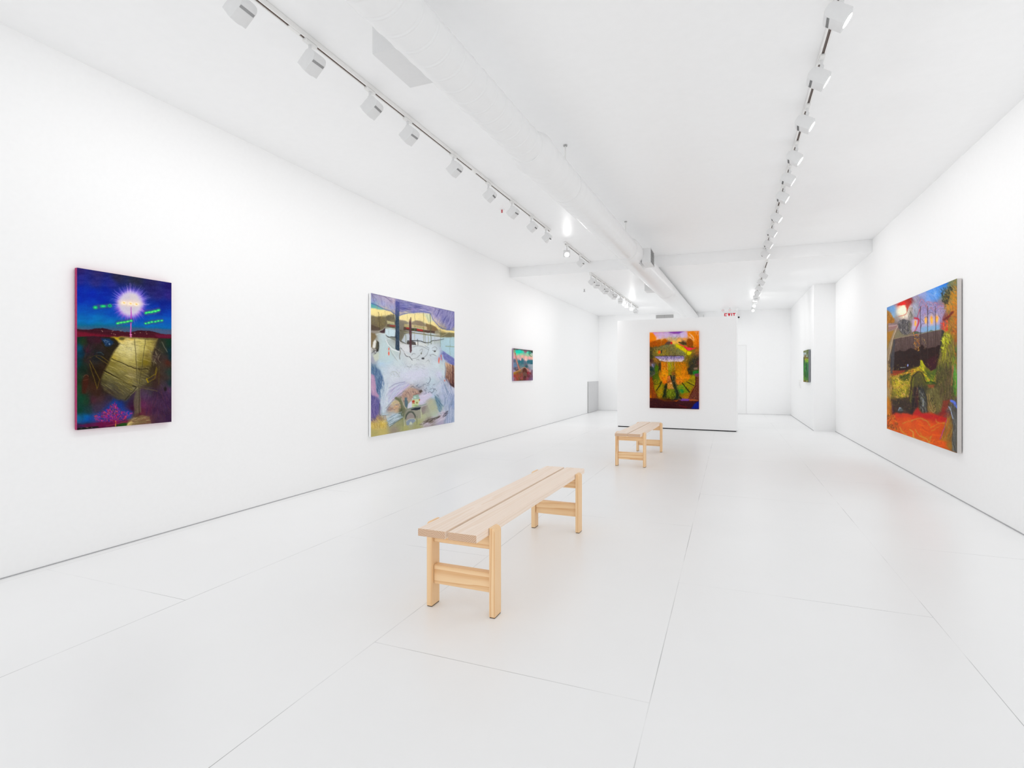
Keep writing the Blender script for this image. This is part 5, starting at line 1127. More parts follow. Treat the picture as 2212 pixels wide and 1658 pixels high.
def art_barrier():
    c = Canvas([(101, 331), (701, 83), (701, 1572), (103, 1360)], 230, 400, 41)

    def T(*p):
        return [(x * 0.5, y * 0.5) for x, y in p]

    def B(*p):
        return [(x * 0.5, y * 0.5 + 829) for x, y in p]
    c.wash([
        (110, 340, 84, 130, 190), (150, 340, 110, 160, 206), (200, 310, 180, 60, 60), (250, 290, 206, 40, 30), (300, 270, 130, 40, 40), (340, 250, 150, 140, 170), (400, 210, 150, 160, 206), (470, 180, 100, 150, 216), (540, 140, 50, 130, 220), (600, 110, 20, 110, 214), (640, 110, 110, 120, 90), (690, 100, 130, 130, 90),
        (110, 390, 120, 110, 100), (150, 400, 150, 180, 206), (210, 370, 220, 220, 206), (250, 350, 246, 240, 216), (300, 340, 200, 180, 180), (340, 320, 160, 166, 190), (360, 380, 140, 150, 166), (400, 300, 110, 110, 150), (450, 260, 140, 160, 210), (520, 210, 110, 160, 220), (570, 200, 90, 130, 180), (610, 230, 120, 116, 60), (660, 220, 180, 130, 40), (690, 240, 200, 140, 50),
        (110, 440, 170, 110, 30), (140, 430, 130, 96, 50), (190, 430, 150, 140, 140), (240, 410, 190, 170, 160), (270, 400, 220, 206, 196), (310, 420, 150, 146, 140), (340, 450, 160, 130, 170), (380, 420, 130, 120, 160), (420, 360, 130, 110, 160), (460, 330, 120, 130, 170), (520, 330, 140, 120, 170), (580, 330, 140, 120, 150), (630, 320, 190, 140, 60), (680, 330, 190, 120, 50),
        (110, 510, 140, 110, 60), (150, 480, 130, 110, 110), (180, 500, 140, 110, 110), (220, 480, 90, 90, 94), (260, 480, 110, 110, 112), (300, 480, 120, 110, 90), (330, 500, 176, 170, 206), (350, 460, 200, 120, 140), (380, 470, 160, 150, 200), (430, 470, 170, 170, 206), (480, 470, 160, 176, 214), (540, 450, 160, 156, 206), (600, 440, 150, 90, 100), (620, 430, 110, 50, 50), (650, 440, 170, 120, 40), (690, 450, 190, 110, 50),
        (110, 570, 160, 120, 50), (150, 540, 150, 130, 100), (200, 550, 130, 116, 90), (250, 540, 120, 110, 90), (300, 540, 120, 104, 80), (350, 530, 170, 120, 150), (400, 530, 140, 150, 190), (450, 520, 120, 170, 206), (520, 510, 110, 166, 206), (580, 490, 160, 90, 90), (630, 520, 130, 110, 40), (680, 530, 160, 90, 50),
        (110, 650, 150, 120, 60), (130, 640, 130, 116, 90), (180, 640, 92, 76, 74), (260, 620, 92, 76, 74), (340, 610, 96, 76, 70), (430, 590, 88, 72, 68), (500, 570, 90, 74, 70), (560, 560, 80, 66, 64), (600, 580, 120, 130, 30), (640, 600, 150, 140, 30), (690, 620, 150, 90, 40),
        (110, 740, 140, 110, 60), (140, 740, 84, 78, 76), (180, 740, 54, 30, 28), (260, 720, 50, 26, 26), (340, 720, 54, 28, 26), (430, 700, 50, 24, 26), (500, 700, 52, 24, 28), (550, 700, 50, 28, 30), (590, 700, 130, 120, 30), (640, 690, 110, 100, 56), (690, 700, 110, 90, 50),
        (110, 830, 150, 126, 84), (140, 820, 60, 54, 56), (200, 800, 44, 24, 22), (300, 790, 46, 22, 24), (400, 780, 54, 30, 24), (460, 780, 54, 20, 30), (510, 800, 84, 24, 50), (540, 780, 120, 110, 40), (590, 780, 110, 100, 50), (640, 790, 96, 84, 60), (690, 790, 60, 120, 60),
        (110, 900, 160, 130, 90), (150, 880, 130, 56, 30), (200, 870, 120, 50, 30), (250, 870, 180, 110, 40), (320, 850, 150, 140, 40), (370, 850, 120, 110, 40), (400, 830, 190, 180, 20), (450, 870, 110, 110, 30), (500, 860, 110, 120, 40), (540, 850, 76, 90, 40), (600, 880, 96, 90, 56), (650, 880, 100, 80, 60), (690, 890, 80, 140, 50),
        (110, 980, 160, 110, 50), (150, 960, 120, 110, 30), (200, 980, 200, 180, 40), (250, 1000, 180, 150, 60), (290, 950, 110, 110, 30), (330, 930, 84, 84, 40), (380, 940, 90, 84, 50), (430, 930, 120, 120, 30), (470, 960, 90, 110, 40), (510, 980, 80, 80, 40), (560, 960, 84, 80, 46), (620, 970, 90, 80, 56), (690, 970, 84, 150, 50),
        (110, 1060, 170, 140, 100), (150, 1070, 120, 110, 40), (200, 1070, 130, 120, 40), (250, 1060, 140, 130, 50), (300, 1030, 80, 70, 30), (340, 1040, 44, 40, 44), (380, 1030, 56, 46, 40), (420, 1030, 50, 50, 54), (460, 1040, 90, 84, 56), (520, 1030, 100, 92, 60), (580, 1050, 84, 76, 50), (640, 1060, 90, 76, 60), (690, 1060, 100, 130, 60),
        (110, 1150, 190, 120, 30), (150, 1140, 60, 50, 40), (210, 1130, 54, 44, 36), (270, 1130, 60, 50, 40), (320, 1120, 44, 38, 40), (360, 1130, 60, 34, 40), (400, 1120, 60, 64, 66), (440, 1130, 70, 64, 50), (490, 1120, 110, 100, 60), (540, 1130, 96, 86, 54), (600, 1140, 96, 76, 50), (640, 1110, 90, 66, 60), (690, 1130, 90, 90, 80),
        (110, 1220, 200, 120, 20), (150, 1220, 70, 30, 40), (220, 1210, 66, 56, 60), (300, 1200, 56, 46, 40), (360, 1210, 170, 40, 34), (420, 1220, 100, 70, 60), (480, 1200, 150, 110, 60), (530, 1210, 96, 84, 56), (580, 1220, 130, 40, 40), (640, 1200, 110, 90, 90), (690, 1210, 80, 80, 84),
        (110, 1290, 196, 106, 20), (180, 1260, 200, 60, 24), (260, 1260, 210, 70, 30), (340, 1250, 200, 34, 34), (420, 1260, 170, 20, 40), (500, 1280, 160, 24, 50), (570, 1290, 170, 24, 50), (620, 1270, 130, 70, 60), (660, 1270, 90, 80, 66), (695, 1290, 80, 80, 76),
        (110, 1350, 180, 100, 24), (180, 1330, 206, 90, 10), (280, 1320, 214, 100, 16), (380, 1320, 214, 84, 6), (480, 1330, 210, 80, 4), (560, 1340, 190, 76, 6), (610, 1330, 150, 110, 50), (650, 1340, 100, 80, 56), (695, 1370, 84, 84, 76),
        (160, 1390, 190, 100, 20), (240, 1400, 200, 100, 30), (340, 1400, 206, 96, 20), (440, 1390, 206, 90, 8), (530, 1410, 200, 70, 4), (590, 1400, 150, 90, 40), (640, 1420, 120, 90, 40), (690, 1450, 90, 90, 80),
        (300, 1430, 206, 100, 20), (400, 1460, 196, 110, 30), (500, 1480, 200, 96, 14), (580, 1490, 206, 90, 8), (640, 1510, 150, 110, 44), (690, 1540, 96, 90, 80)], 3.4, 160)
    # sky
    c.poly(T((200, 660), (380, 590), (360, 700), (330, 820), (230, 760)), (120, 160, 206), 0.5, 24)
    c.poly(T((900, 370), (1250, 230), (1240, 320), (1150, 440), (1050, 560), (880, 520)), (70, 140, 220), 0.45, 30)
    c.blob(*T((470, 680))[0], 46, 66, (250, 244, 214), 0.85, 0.7)
    c.line(T((478, 620), (480, 830)), 7, (255, 246, 206), 0.8, 5)
    c.poly(T((370, 600), (500, 540), (610, 500), (610, 560), (580, 650), (545, 720), (520, 620), (440, 620), (390, 640)), (176, 40, 30), 0.8, 14, 5, 16)
    c.poly(T((400, 600), (500, 560), (530, 600), (440, 625)), (226, 30, 24), 0.9, 12)
    c.curve(T((600, 590), (560, 680), (520, 780), (400, 810)), 6, (190, 80, 60), 0.6, 5)
    c.strokes(70, T((620, 500), (760, 430), (760, 700), (640, 800)), 60, 40, 5, [(170, 176, 196), (130, 140, 150), (190, 180, 196), (150, 150, 130)], 0.4, 0.3)
    c.strokes(60, T((830, 400), (1100, 300), (1060, 540), (880, 520)), 50, 44, 5, [(130, 170, 224), (90, 150, 226), (160, 170, 214)], 0.4, 0.3)
    for a in range(6):
        t = PI * a / 3
        x, y = T((1030, 420))[0]
        c.line([(x, y), (x + 16 * math.cos(t), y + 20 * math.sin(t))], 2, (190, 220, 250), 0.7, 1.5)
    # shoulder-shaped mauve hills with domes
    c.poly(T((740, 640), (760, 560), (800, 510), (860, 580), (900, 550), (960, 560), (990, 590), (1040, 570), (1060, 640), (1160, 620), (1210, 700), (1160, 820), (1100, 1040), (780, 1090), (680, 1080), (740, 880)), (170, 162, 200), 0.6, 10)
    for p in (((750, 640), (770, 560), (800, 520), (850, 580), (890, 640)), ((900, 560), (970, 580), (1000, 620)), ((1010, 580), (1050, 580), (1060, 640)), ((760, 720), (800, 640), (870, 640), (900, 720)), ((910, 700), (960, 660), (1010, 720)), ((1040, 700), (1100, 640), (1180, 640))):
        c.curve(T(*p), 6, (190, 110, 120), 0.6, 5)
        c.curve(T(*[(x, y + 40) for x, y in p]), 8, (110, 110, 150), 0.5, 7)
    c.strokes(170, T((750, 560), (1060, 560), (1190, 680), (1180, 800), (760, 820)), 70, 16, 3, [(96, 96, 140), (190, 120, 110), (206, 160, 180), (150, 150, 196), (120, 90, 110)], 0.6, 0.8, 0.2)
    c.poly(T((640, 870), (740, 850), (680, 1080), (615, 1080)), (190, 176, 206), 0.7, 14)
    c.curve(T((680, 840), (750, 870), (720, 980), (670, 1080)), 16, (190, 40, 60), 0.8, 8, 8)
    c.curve(T((760, 700), (730, 820), (700, 860)), 9, (170, 70, 80), 0.6, 8)
    for x, y, rx, ry in ((690, 930, 9, 26), (870, 880, 10, 28), (965, 870, 13, 36), (1055, 860, 13, 30)):
        xx, yy = T((x, y))[0]
        c.blob(xx, yy, rx * 1.3, ry * 1.2, (240, 190, 150), 0.8, 0.6)
        c.blob(xx, yy, rx * 0.7, ry * 0.8, (244, 150, 50), 0.95, 0.5)
        c.blob(xx, yy + 4, rx * 0.35, ry * 0.5, (255, 210, 90), 0.9, 0.5)
        c.line([(xx, yy + ry), (xx, yy + ry + 60)], 5, (130, 170, 190), 0.5, 4)
    for p in (((780, 1000), (800, 940), (850, 930), (800, 860)), ((900, 780), (940, 740), (990, 760), (1010, 800)), ((850, 840), (880, 820), (900, 850)), ((1080, 800), (1120, 860), (1110, 980))):
        c.curve(T(*p), 3.4, (80, 70, 80), 0.75, 2.5)
    c.poly(T((640, 1080), (700, 1060), (780, 1090), (900, 1080), (960, 1040), (1000, 1060), (1130, 1030), (1130, 1060), (640, 1120)), (70, 90, 66), 0.8, 5, 3, 10)
    c.poly(T((780, 1000), (1100, 960), (1100, 1030), (900, 1070), (780, 1080)), (110, 176, 206), 0.45, 14)
    # left road, cottages, dark figure
    c.poly(T((200, 700), (240, 720), (330, 860), (320, 920), (200, 930)), (176, 116, 36), 0.8, 10, 4, 12)
    c.strokes(50, T((205, 720), (330, 850), (320, 920), (205, 920)), 80, 20, 4, [(206, 140, 40), (120, 84, 30), (150, 110, 50)], 0.6, 0.4)
    c.poly(T((225, 930), (380, 940), (395, 1000), (220, 1080)), (160, 130, 130), 0.8, 8)
    for q in range(4):
        c.line(T((225, 950 + 32 * q), (370, 940 + 20 * q)), 4, [(110, 110, 120), (200, 176, 170), (150, 90, 80), (120, 96, 90)][q], 0.7, 3)
    c.poly(T((200, 1080), (330, 1050), (250, 1240), (200, 1310)), (170, 120, 40), 0.7, 14)
    c.poly(T((390, 960), (310, 1190), (210, 1640), (205, 1400), (330, 1040)), (160, 140, 116), 0.75, 8)
    c.line(T((390, 970), (300, 1200), (230, 1560)), 5, (206, 190, 170), 0.7, 4)
    c.poly(T((400, 900), (470, 860), (600, 890), (610, 1100), (520, 1140), (440, 1080), (400, 1000)), (92, 88, 90), 0.85, 8)
    c.strokes(150, T((400, 880), (600, 880), (600, 1100), (440, 1120)), 80, 26, 3.5, [(50, 48, 54), (150, 146, 150), (110, 106, 104), (70, 70, 80), (180, 176, 170)], 0.65, 0.5)
    c.strokes(50, T((560, 650), (640, 660), (620, 1080), (580, 1080)), 88, 34, 3, [(90, 90, 76), (120, 116, 96), (60, 60, 54), (150, 150, 130)], 0.65, 0.3)
    c.poly(T((390, 1040), (480, 1130), (640, 1130), (330, 1190)), (130, 124, 100), 0.8, 6)
    # right orange foliage
    c.strokes(420, T((1240, 260), (1400, 180), (1400, 1200), (1180, 1080), (1220, 760), (1160, 620)), 65, 24, 4.5, [(200, 140, 40), (150, 116, 50), (226, 140, 30), (110, 110, 60), (170, 150, 80), (206, 110, 40), (90, 96, 70)], 0.6, 0.6)
    c.strokes(70, T((1130, 380), (1340, 300), (1260, 600), (1150, 560)), 60, 32, 6, [(44, 50, 44), (70, 76, 56), (90, 96, 70), (40, 44, 54)], 0.8, 0.4)
    c.strokes(40, T((1260, 240), (1400, 180), (1400, 420), (1260, 420)), 70, 24, 4, [(120, 124, 96), (160, 150, 116), (80, 84, 60)], 0.6, 0.5)
    c.curve(T((1330, 740), (1260, 820), (1180, 870)), 18, (110, 44, 44), 0.8, 12)
    c.strokes(26, T((1140, 940), (1250, 880), (1240, 1060), (1160, 1080)), 60, 20, 7, [(226, 80, 50), (210, 60, 50), (240, 130, 60)], 0.8, 0.6)
    # dark barrier
    wall = T((320, 1200), (1140, 1040), (1180, 1120), (1120, 1360), (1080, 1560), (1040, 1720), (940, 1720), (860, 1640), (770, 1660), (640, 1760), (320, 1780))
    c.grad(wall, (300, 560), (98, 80, 78), (300, 720), (84, 66, 64), 0.95, 5)
    c.strokes(260, T((330, 1210), (1130, 1060), (1100, 1320), (330, 1420)), 89, 40, 3, [(120, 100, 96), (72, 58, 56), (106, 88, 84), (84, 66, 60)], 0.45, 0.04)
    c.poly(T((320, 1430), (420, 1390), (500, 1410), (600, 1360), (680, 1370), (780, 1320), (800, 1290), (840, 1340), (900, 1360), (980, 1340), (1040, 1340), (1080, 1300), (1130, 1310), (1090, 1560), (1040, 1700), (960, 1740), (860, 1650), (770, 1660), (640, 1770), (320, 1780)), (46, 24, 22), 0.95, 6, 4, 16)
    c.strokes(150, T((330, 1440), (1080, 1360), (1050, 1660), (860, 1620), (640, 1740), (330, 1740)), 60, 30, 5, [(60, 30, 24), (36, 18, 18), (70, 36, 26), (56, 28, 36), (40, 30, 20)], 0.5, 0.4)
    c.poly(T((880, 1560), (1060, 1460), (1040, 1700), (960, 1740), (880, 1660)), (76, 20, 44), 0.6, 20)
    c.line(T((320, 1200), (640, 1135), (1140, 1035)), 4, (190, 170, 140), 0.6, 3)
    c.poly(T((320, 1200), (345, 1210), (320, 1700), (300, 1790), (265, 1780), (285, 1400)), (74, 72, 78), 0.85, 6)
    c.line(T((285, 1500), (262, 1780)), 6, (40, 40, 60), 0.7, 5)
    c.poly(T((1140, 1040), (1190, 1080), (1130, 1400), (1090, 1500), (1120, 1260)), (54, 56, 52), 0.85, 6)
    for x, y0, y1 in ((776, 640, 1660), (896, 640, 1640), (1030, 640, 1560)):
        c.line(T((x, y0), (x + 4, (y0 + y1) / 2), (x + 2, y1)), 5, (66, 50, 48), 0.85, 2.5)
    for x in (440, 560, 660, 1000, 1070):
        c.line(T((x, 1180 - (x - 440) * 0.16), (x, 1400)), 3, (66, 54, 52), 0.5, 2)
    c.strokes(60, T((650, 1090), (760, 1110), (760, 1400), (670, 1400)), 80, 9, 4, [(214, 150, 50), (200, 110, 40), (226, 180, 90)], 0.85, 0.8)
    c.strokes(26, T((800, 1180), (880, 1220), (880, 1380), (830, 1380)), 80, 10, 3, [(150, 140, 110), (120, 100, 80), (190, 150, 90)], 0.8, 0.8)
    for x, y in ((560, 1640), (556, 1655)):
        c.blob(*T((x, y))[0], 5, 7, (160, 176, 236), 0.9, 0.5)
    for x, y in ((440, 24), (462, 26), (490, 26), (515, 24)):
        c.blob(*B((x, y))[0], 6, 3, (150, 170, 170), 0.9, 0.5)
    # lower: grass humps
    c.poly(B((300, 80), (520, 70), (480, 130), (320, 170)), (160, 64, 26), 0.8, 10)
    c.poly(B((280, 180), (420, 150), (560, 70), (660, 20), (780, 0), (840, 60), (880, 220), (1030, 160), (1050, 260), (880, 300), (820, 160), (720, 100), (640, 150), (590, 300), (560, 500), (420, 560), (320, 420)), (176, 170, 34), 0.5, 16)
    c.strokes(460, B((285, 190), (600, 60), (640, 150), (580, 520), (380, 560), (310, 380)), 60, 20, 4, [(216, 190, 30), (150, 150, 20), (236, 200, 110), (90, 90, 20), (190, 130, 50), (230, 170, 120), (60, 70, 20)], 0.6, 0.7)
    c.strokes(130, B((420, 130), (760, 10), (780, 100), (560, 180)), -20, 24, 4, [(226, 160, 40), (200, 120, 40), (190, 190, 20), (80, 90, 20), (240, 190, 70)], 0.65, 0.5)
    c.strokes(60, B((420, 180), (600, 130), (560, 260), (460, 230)), -20, 26, 6, [(40, 60, 20), (60, 76, 20), (84, 90, 20)], 0.7, 0.4)
    c.poly(T((770, 1560), (800, 1560), (860, 1660), (770, 1660)), (190, 190, 20), 0.9, 6)
    c.strokes(170, B((780, 0), (840, 40), (900, 200), (1040, 130), (1040, 270), (880, 290), (820, 140)), 55, 22, 4.5, [(196, 200, 20), (120, 150, 20), (216, 150, 60), (50, 90, 30), (230, 210, 60), (90, 60, 30)], 0.7, 0.4)
    c.poly(B((860, 60), (960, 120), (1040, 40), (1060, 120), (1000, 240), (920, 220)), (60, 90, 36), 0.5, 14)
    c.curve(B((880, 290), (960, 270), (1030, 300)), 10, (30, 70, 20), 0.8, 6)
    c.poly(B((890, 320), (1030, 320), (1000, 380), (920, 380)), (150, 84, 54), 0.8, 12)
    # dark arches and drips
    c.poly(B((640, 160), (740, 100), (800, 130), (860, 270), (880, 420), (840, 520), (900, 800), (620, 830), (600, 620), (640, 400)), (84, 80, 44), 0.6, 20)
    c.curve(B((580, 640), (610, 420), (640, 200), (740, 100), (810, 140), (870, 280)), 9, (50, 40, 26), 0.8, 7)
    c.curve(B((600, 600), (640, 380), (660, 200)), 12, (130, 130, 40), 0.6, 10)
    c.poly(B((660, 360), (720, 350), (740, 560), (700, 700), (640, 820), (600, 800), (640, 600)), (40, 30, 38), 0.85, 14)
    c.poly(B((705, 370), (740, 380), (745, 700), (710, 720), (690, 560)), (80, 40, 44), 0.85, 12)
    c.line(B((720, 370), (712, 470)), 10, (180, 130, 120), 0.6, 8)
    c.poly(B((740, 340), (830, 390), (880, 520), (900, 780), (820, 790), (760, 720), (750, 520)), (56, 56, 58), 0.85, 14)
    c.strokes(70, B((750, 350), (830, 400), (900, 760), (800, 780), (756, 560)), 80, 40, 5, [(30, 28, 34), (130, 130, 130), (80, 84, 86), (60, 50, 40), (150, 150, 140)], 0.6, 0.2)
    c.curve(B((800, 540), (830, 600), (820, 680)), 12, (150, 156, 160), 0.7, 8)
    c.strokes(60, B((620, 400), (720, 340), (740, 700), (620, 820)), 88, 50, 5, [(60, 34, 40), (30, 26, 34), (90, 60, 50), (70, 66, 40)], 0.5, 0.1)
    # olive drapery to the right
    c.strokes(360, T((1180, 1080), (1340, 1180), (1400, 1660), (1040, 1660), (1120, 1400)), lambda x, y: 97 if x < 620 else 84, 60, 4.5, [(140, 150, 40), (90, 84, 50), (190, 190, 40), (110, 96, 66), (70, 66, 50), (150, 130, 90)], 0.5, 0.08)
    c.strokes(120, T((1160, 1100), (1260, 1090), (1290, 1240), (1120, 1480)), 65, 22, 4.5, [(200, 206, 40), (170, 176, 30), (90, 90, 30), (220, 214, 90)], 0.7, 0.5)
    c.strokes(420, B((1060, 0), (1380, 0), (1380, 560), (1200, 640), (1080, 620), (1000, 400)), lambda x, y: 98 if x < 580 else 88, 70, 4.5, [(96, 90, 54), (70, 66, 44), (116, 104, 70), (130, 96, 76), (84, 84, 40), (60, 50, 40)], 0.5, 0.07)
    c.strokes(40, T((1360, 1240), (1400, 1240), (1400, 1660), (1370, 1660)), 86, 50, 6, [(40, 130, 70), (190, 110, 50), (110, 90, 60)], 0.6, 0.1)
    c.strokes(50, B((1340, 0), (1395, 0), (1390, 480), (1350, 480)), 88, 60, 6, [(90, 160, 50), (60, 140, 50), (120, 170, 90), (190, 120, 90)], 0.65, 0.1)
    c.curve(B((1330, 0), (1325, 150), (1310, 330)), 10, (196, 120, 90), 0.6, 7)
    c.poly(B((880, 420), (1080, 380), (1160, 600), (1140, 780), (1000, 800), (900, 760)), (112, 104, 62), 0.6, 20)
    c.strokes(60, B((890, 440), (1080, 420), (1140, 760), (920, 760)), 75, 50, 4.5, [(140, 130, 84), (84, 76, 44), (120, 120, 70)], 0.5, 0.25, 0.1)
    for p in (((890, 480), (910, 620), (950, 740), (1000, 790), (1030, 740), (1000, 660)), ((930, 480), (940, 600), (970, 700))):
        c.curve(B(*p), 5, (190, 150, 100), 0.7, 4)
    for p in (((940, 600), (970, 550), (1000, 560), (980, 610)), ((960, 560), (990, 600)), ((1000, 660), (1030, 690), (1000, 720), (1030, 700)), ((990, 660), (1040, 640))):
        c.curve(B(*p), 4, (44, 38, 30), 0.85, 2.5)
    c.poly(B((1160, 600), (1280, 580), (1240, 720), (1150, 780)), (150, 50, 40), 0.6, 14)
    # grey-blue roll at right
    c.curve(B((1300, 600), (1350, 620), (1390, 700)), 22, (96, 120, 220), 0.95, 7)
    c.poly(B((1260, 690), (1300, 660), (1380, 700), (1395, 800), (1395, 1470), (1320, 1440), (1340, 1000), (1300, 840)), (92, 92, 88), 0.9, 10)
    c.strokes(120, B((1270, 680), (1390, 720), (1390, 1460), (1330, 1440)), 86, 60, 5, [(130, 130, 124), (60, 60, 60), (110, 116, 110), (80, 70, 66)], 0.5, 0.1)
    c.curve(B((1260, 700), (1290, 740), (1330, 900)), 7, (176, 190, 220), 0.8, 5)
    c.curve(B((1270, 760), (1310, 960), (1300, 1100), (1250, 1210)), 9, (84, 50, 44), 0.7, 6)
    # left lower dark, stone
    c.poly(B((300, 600), (420, 560), (600, 600), (620, 820), (320, 790)), (60, 46, 40), 0.65, 16)
    c.strokes(130, B((300, 560), (580, 560), (610, 780), (310, 780)), 40, 20, 5, [(44, 40, 30), (80, 60, 50), (60, 60, 30), (100, 70, 60), (50, 40, 50)], 0.55, 0.8)
    c.poly(B((390, 770), (410, 710), (450, 700), (490, 770)), (84, 92, 96), 0.9, 6)
    c.line(B((400, 750), (420, 705), (440, 720)), 5, (170, 190, 210), 0.85, 4)
    c.poly(B((280, 600), (320, 680), (320, 800), (290, 800)), (60, 40, 70), 0.7, 10)
    c.strokes(60, B((210, 0), (270, 0), (290, 600), (210, 600)), 88, 60, 6, [(160, 140, 110), (190, 150, 90), (110, 100, 84), (206, 150, 60)], 0.5, 0.08)
    c.poly(B((205, 520), (290, 600), (300, 840), (205, 860)), (196, 126, 30), 0.5, 20)
    # orange ground
    ground = B((210, 880), (300, 830), (380, 800), (640, 830), (720, 720), (800, 810), (960, 800), (1230, 900), (1230, 960), (1120, 1240), (1300, 1440), (1390, 1480), (208, 1080))
    c.poly(ground, (210, 88, 10), 0.55, 16)
    c.poly(B((640, 820), (720, 720), (800, 800), (1000, 820), (1230, 900), (1220, 950), (1000, 920), (840, 880)), (176, 24, 40), 0.75, 20)
    c.poly(B((300, 800), (420, 800), (600, 830), (640, 860), (380, 880)), (190, 50, 40), 0.6, 20)
    rg = c.rng
    for i in range(46):
        x, y = rg.uniform(330, 1180), rg.uniform(900, 1400)
        if y > 1100 + (x - 200) * 0.34:
            continue
        pts = []
        a = rg.uniform(-0.5, 0.9)
        for k in range(5):
            pts.append((x, y))
            a += rg.uniform(-0.7, 0.7)
            x += 46 * math.cos(a)
            y += 40 * math.sin(a)
        c.curve(B(*pts), rg.uniform(5, 12), [(214, 130, 50), (196, 150, 70), (224, 110, 10), (176, 130, 60), (190, 66, 4), (230, 120, 20)][rg.randint(6)], 0.6, 7, 2)
    c.curve(B((620, 930), (740, 890), (860, 920), (940, 1010)), 9, (190, 140, 70), 0.75, 8)
    c.curve(B((600, 1080), (650, 1120), (660, 1200), (700, 1240)), 9, (206, 170, 90), 0.75, 7)
    c.curve(B((690, 1080), (760, 1180), (860, 1230), (930, 1300)), 8, (196, 160, 80), 0.7, 7)
    c.curve(B((430, 1040), (480, 1130), (540, 1170)), 8, (200, 160, 80), 0.7, 7)
    c.curve(B((960, 1200), (930, 1280), (900, 1320)), 8, (180, 160, 80), 0.7, 7)
    c.line(B((1225, 920), (1190, 1060), (1110, 1240)), 6, (170, 60, 170), 0.9, 4)
    c.poly(B((1230, 900), (1300, 860), (1330, 1100), (1240, 1300), (1110, 1260), (1200, 1080)), (150, 120, 56), 0.55, 18)
    c.strokes(60, B((1230, 860), (1300, 860), (1320, 1200), (1160, 1250)), 105, 50, 5, [(176, 140, 60), (120, 90, 40), (196, 90, 20), (150, 140, 70)], 0.55, 0.15)
    c.strokes(160, B((210, 800), (330, 800), (440, 1120), (210, 1060)), 70, 18, 4, [(206, 120, 20), (150, 80, 10), (90, 60, 20), (220, 150, 60), (60, 44, 20)], 0.6, 0.8)
    c.strokes(1100, [(103, 345), (700, 110), (700, 1550), (105, 1350)], 60, 10, 2.5, [(40, 30, 24), (220, 190, 120), (110, 96, 60), (150, 100, 50), (80, 80, 70)], 0.22, 1.2)
    c.strokes(700, [(110, 830), (690, 700), (690, 1240), (120, 1180)], 75, 14, 3.5, [(40, 34, 20), (90, 84, 30), (170, 160, 60), (60, 50, 34)], 0.5, 0.7)
    c.warp(3.5, 30, 2)
    c.grain(7, 6, 6, 5, 2)
    return c.out(1.03, 1.17)


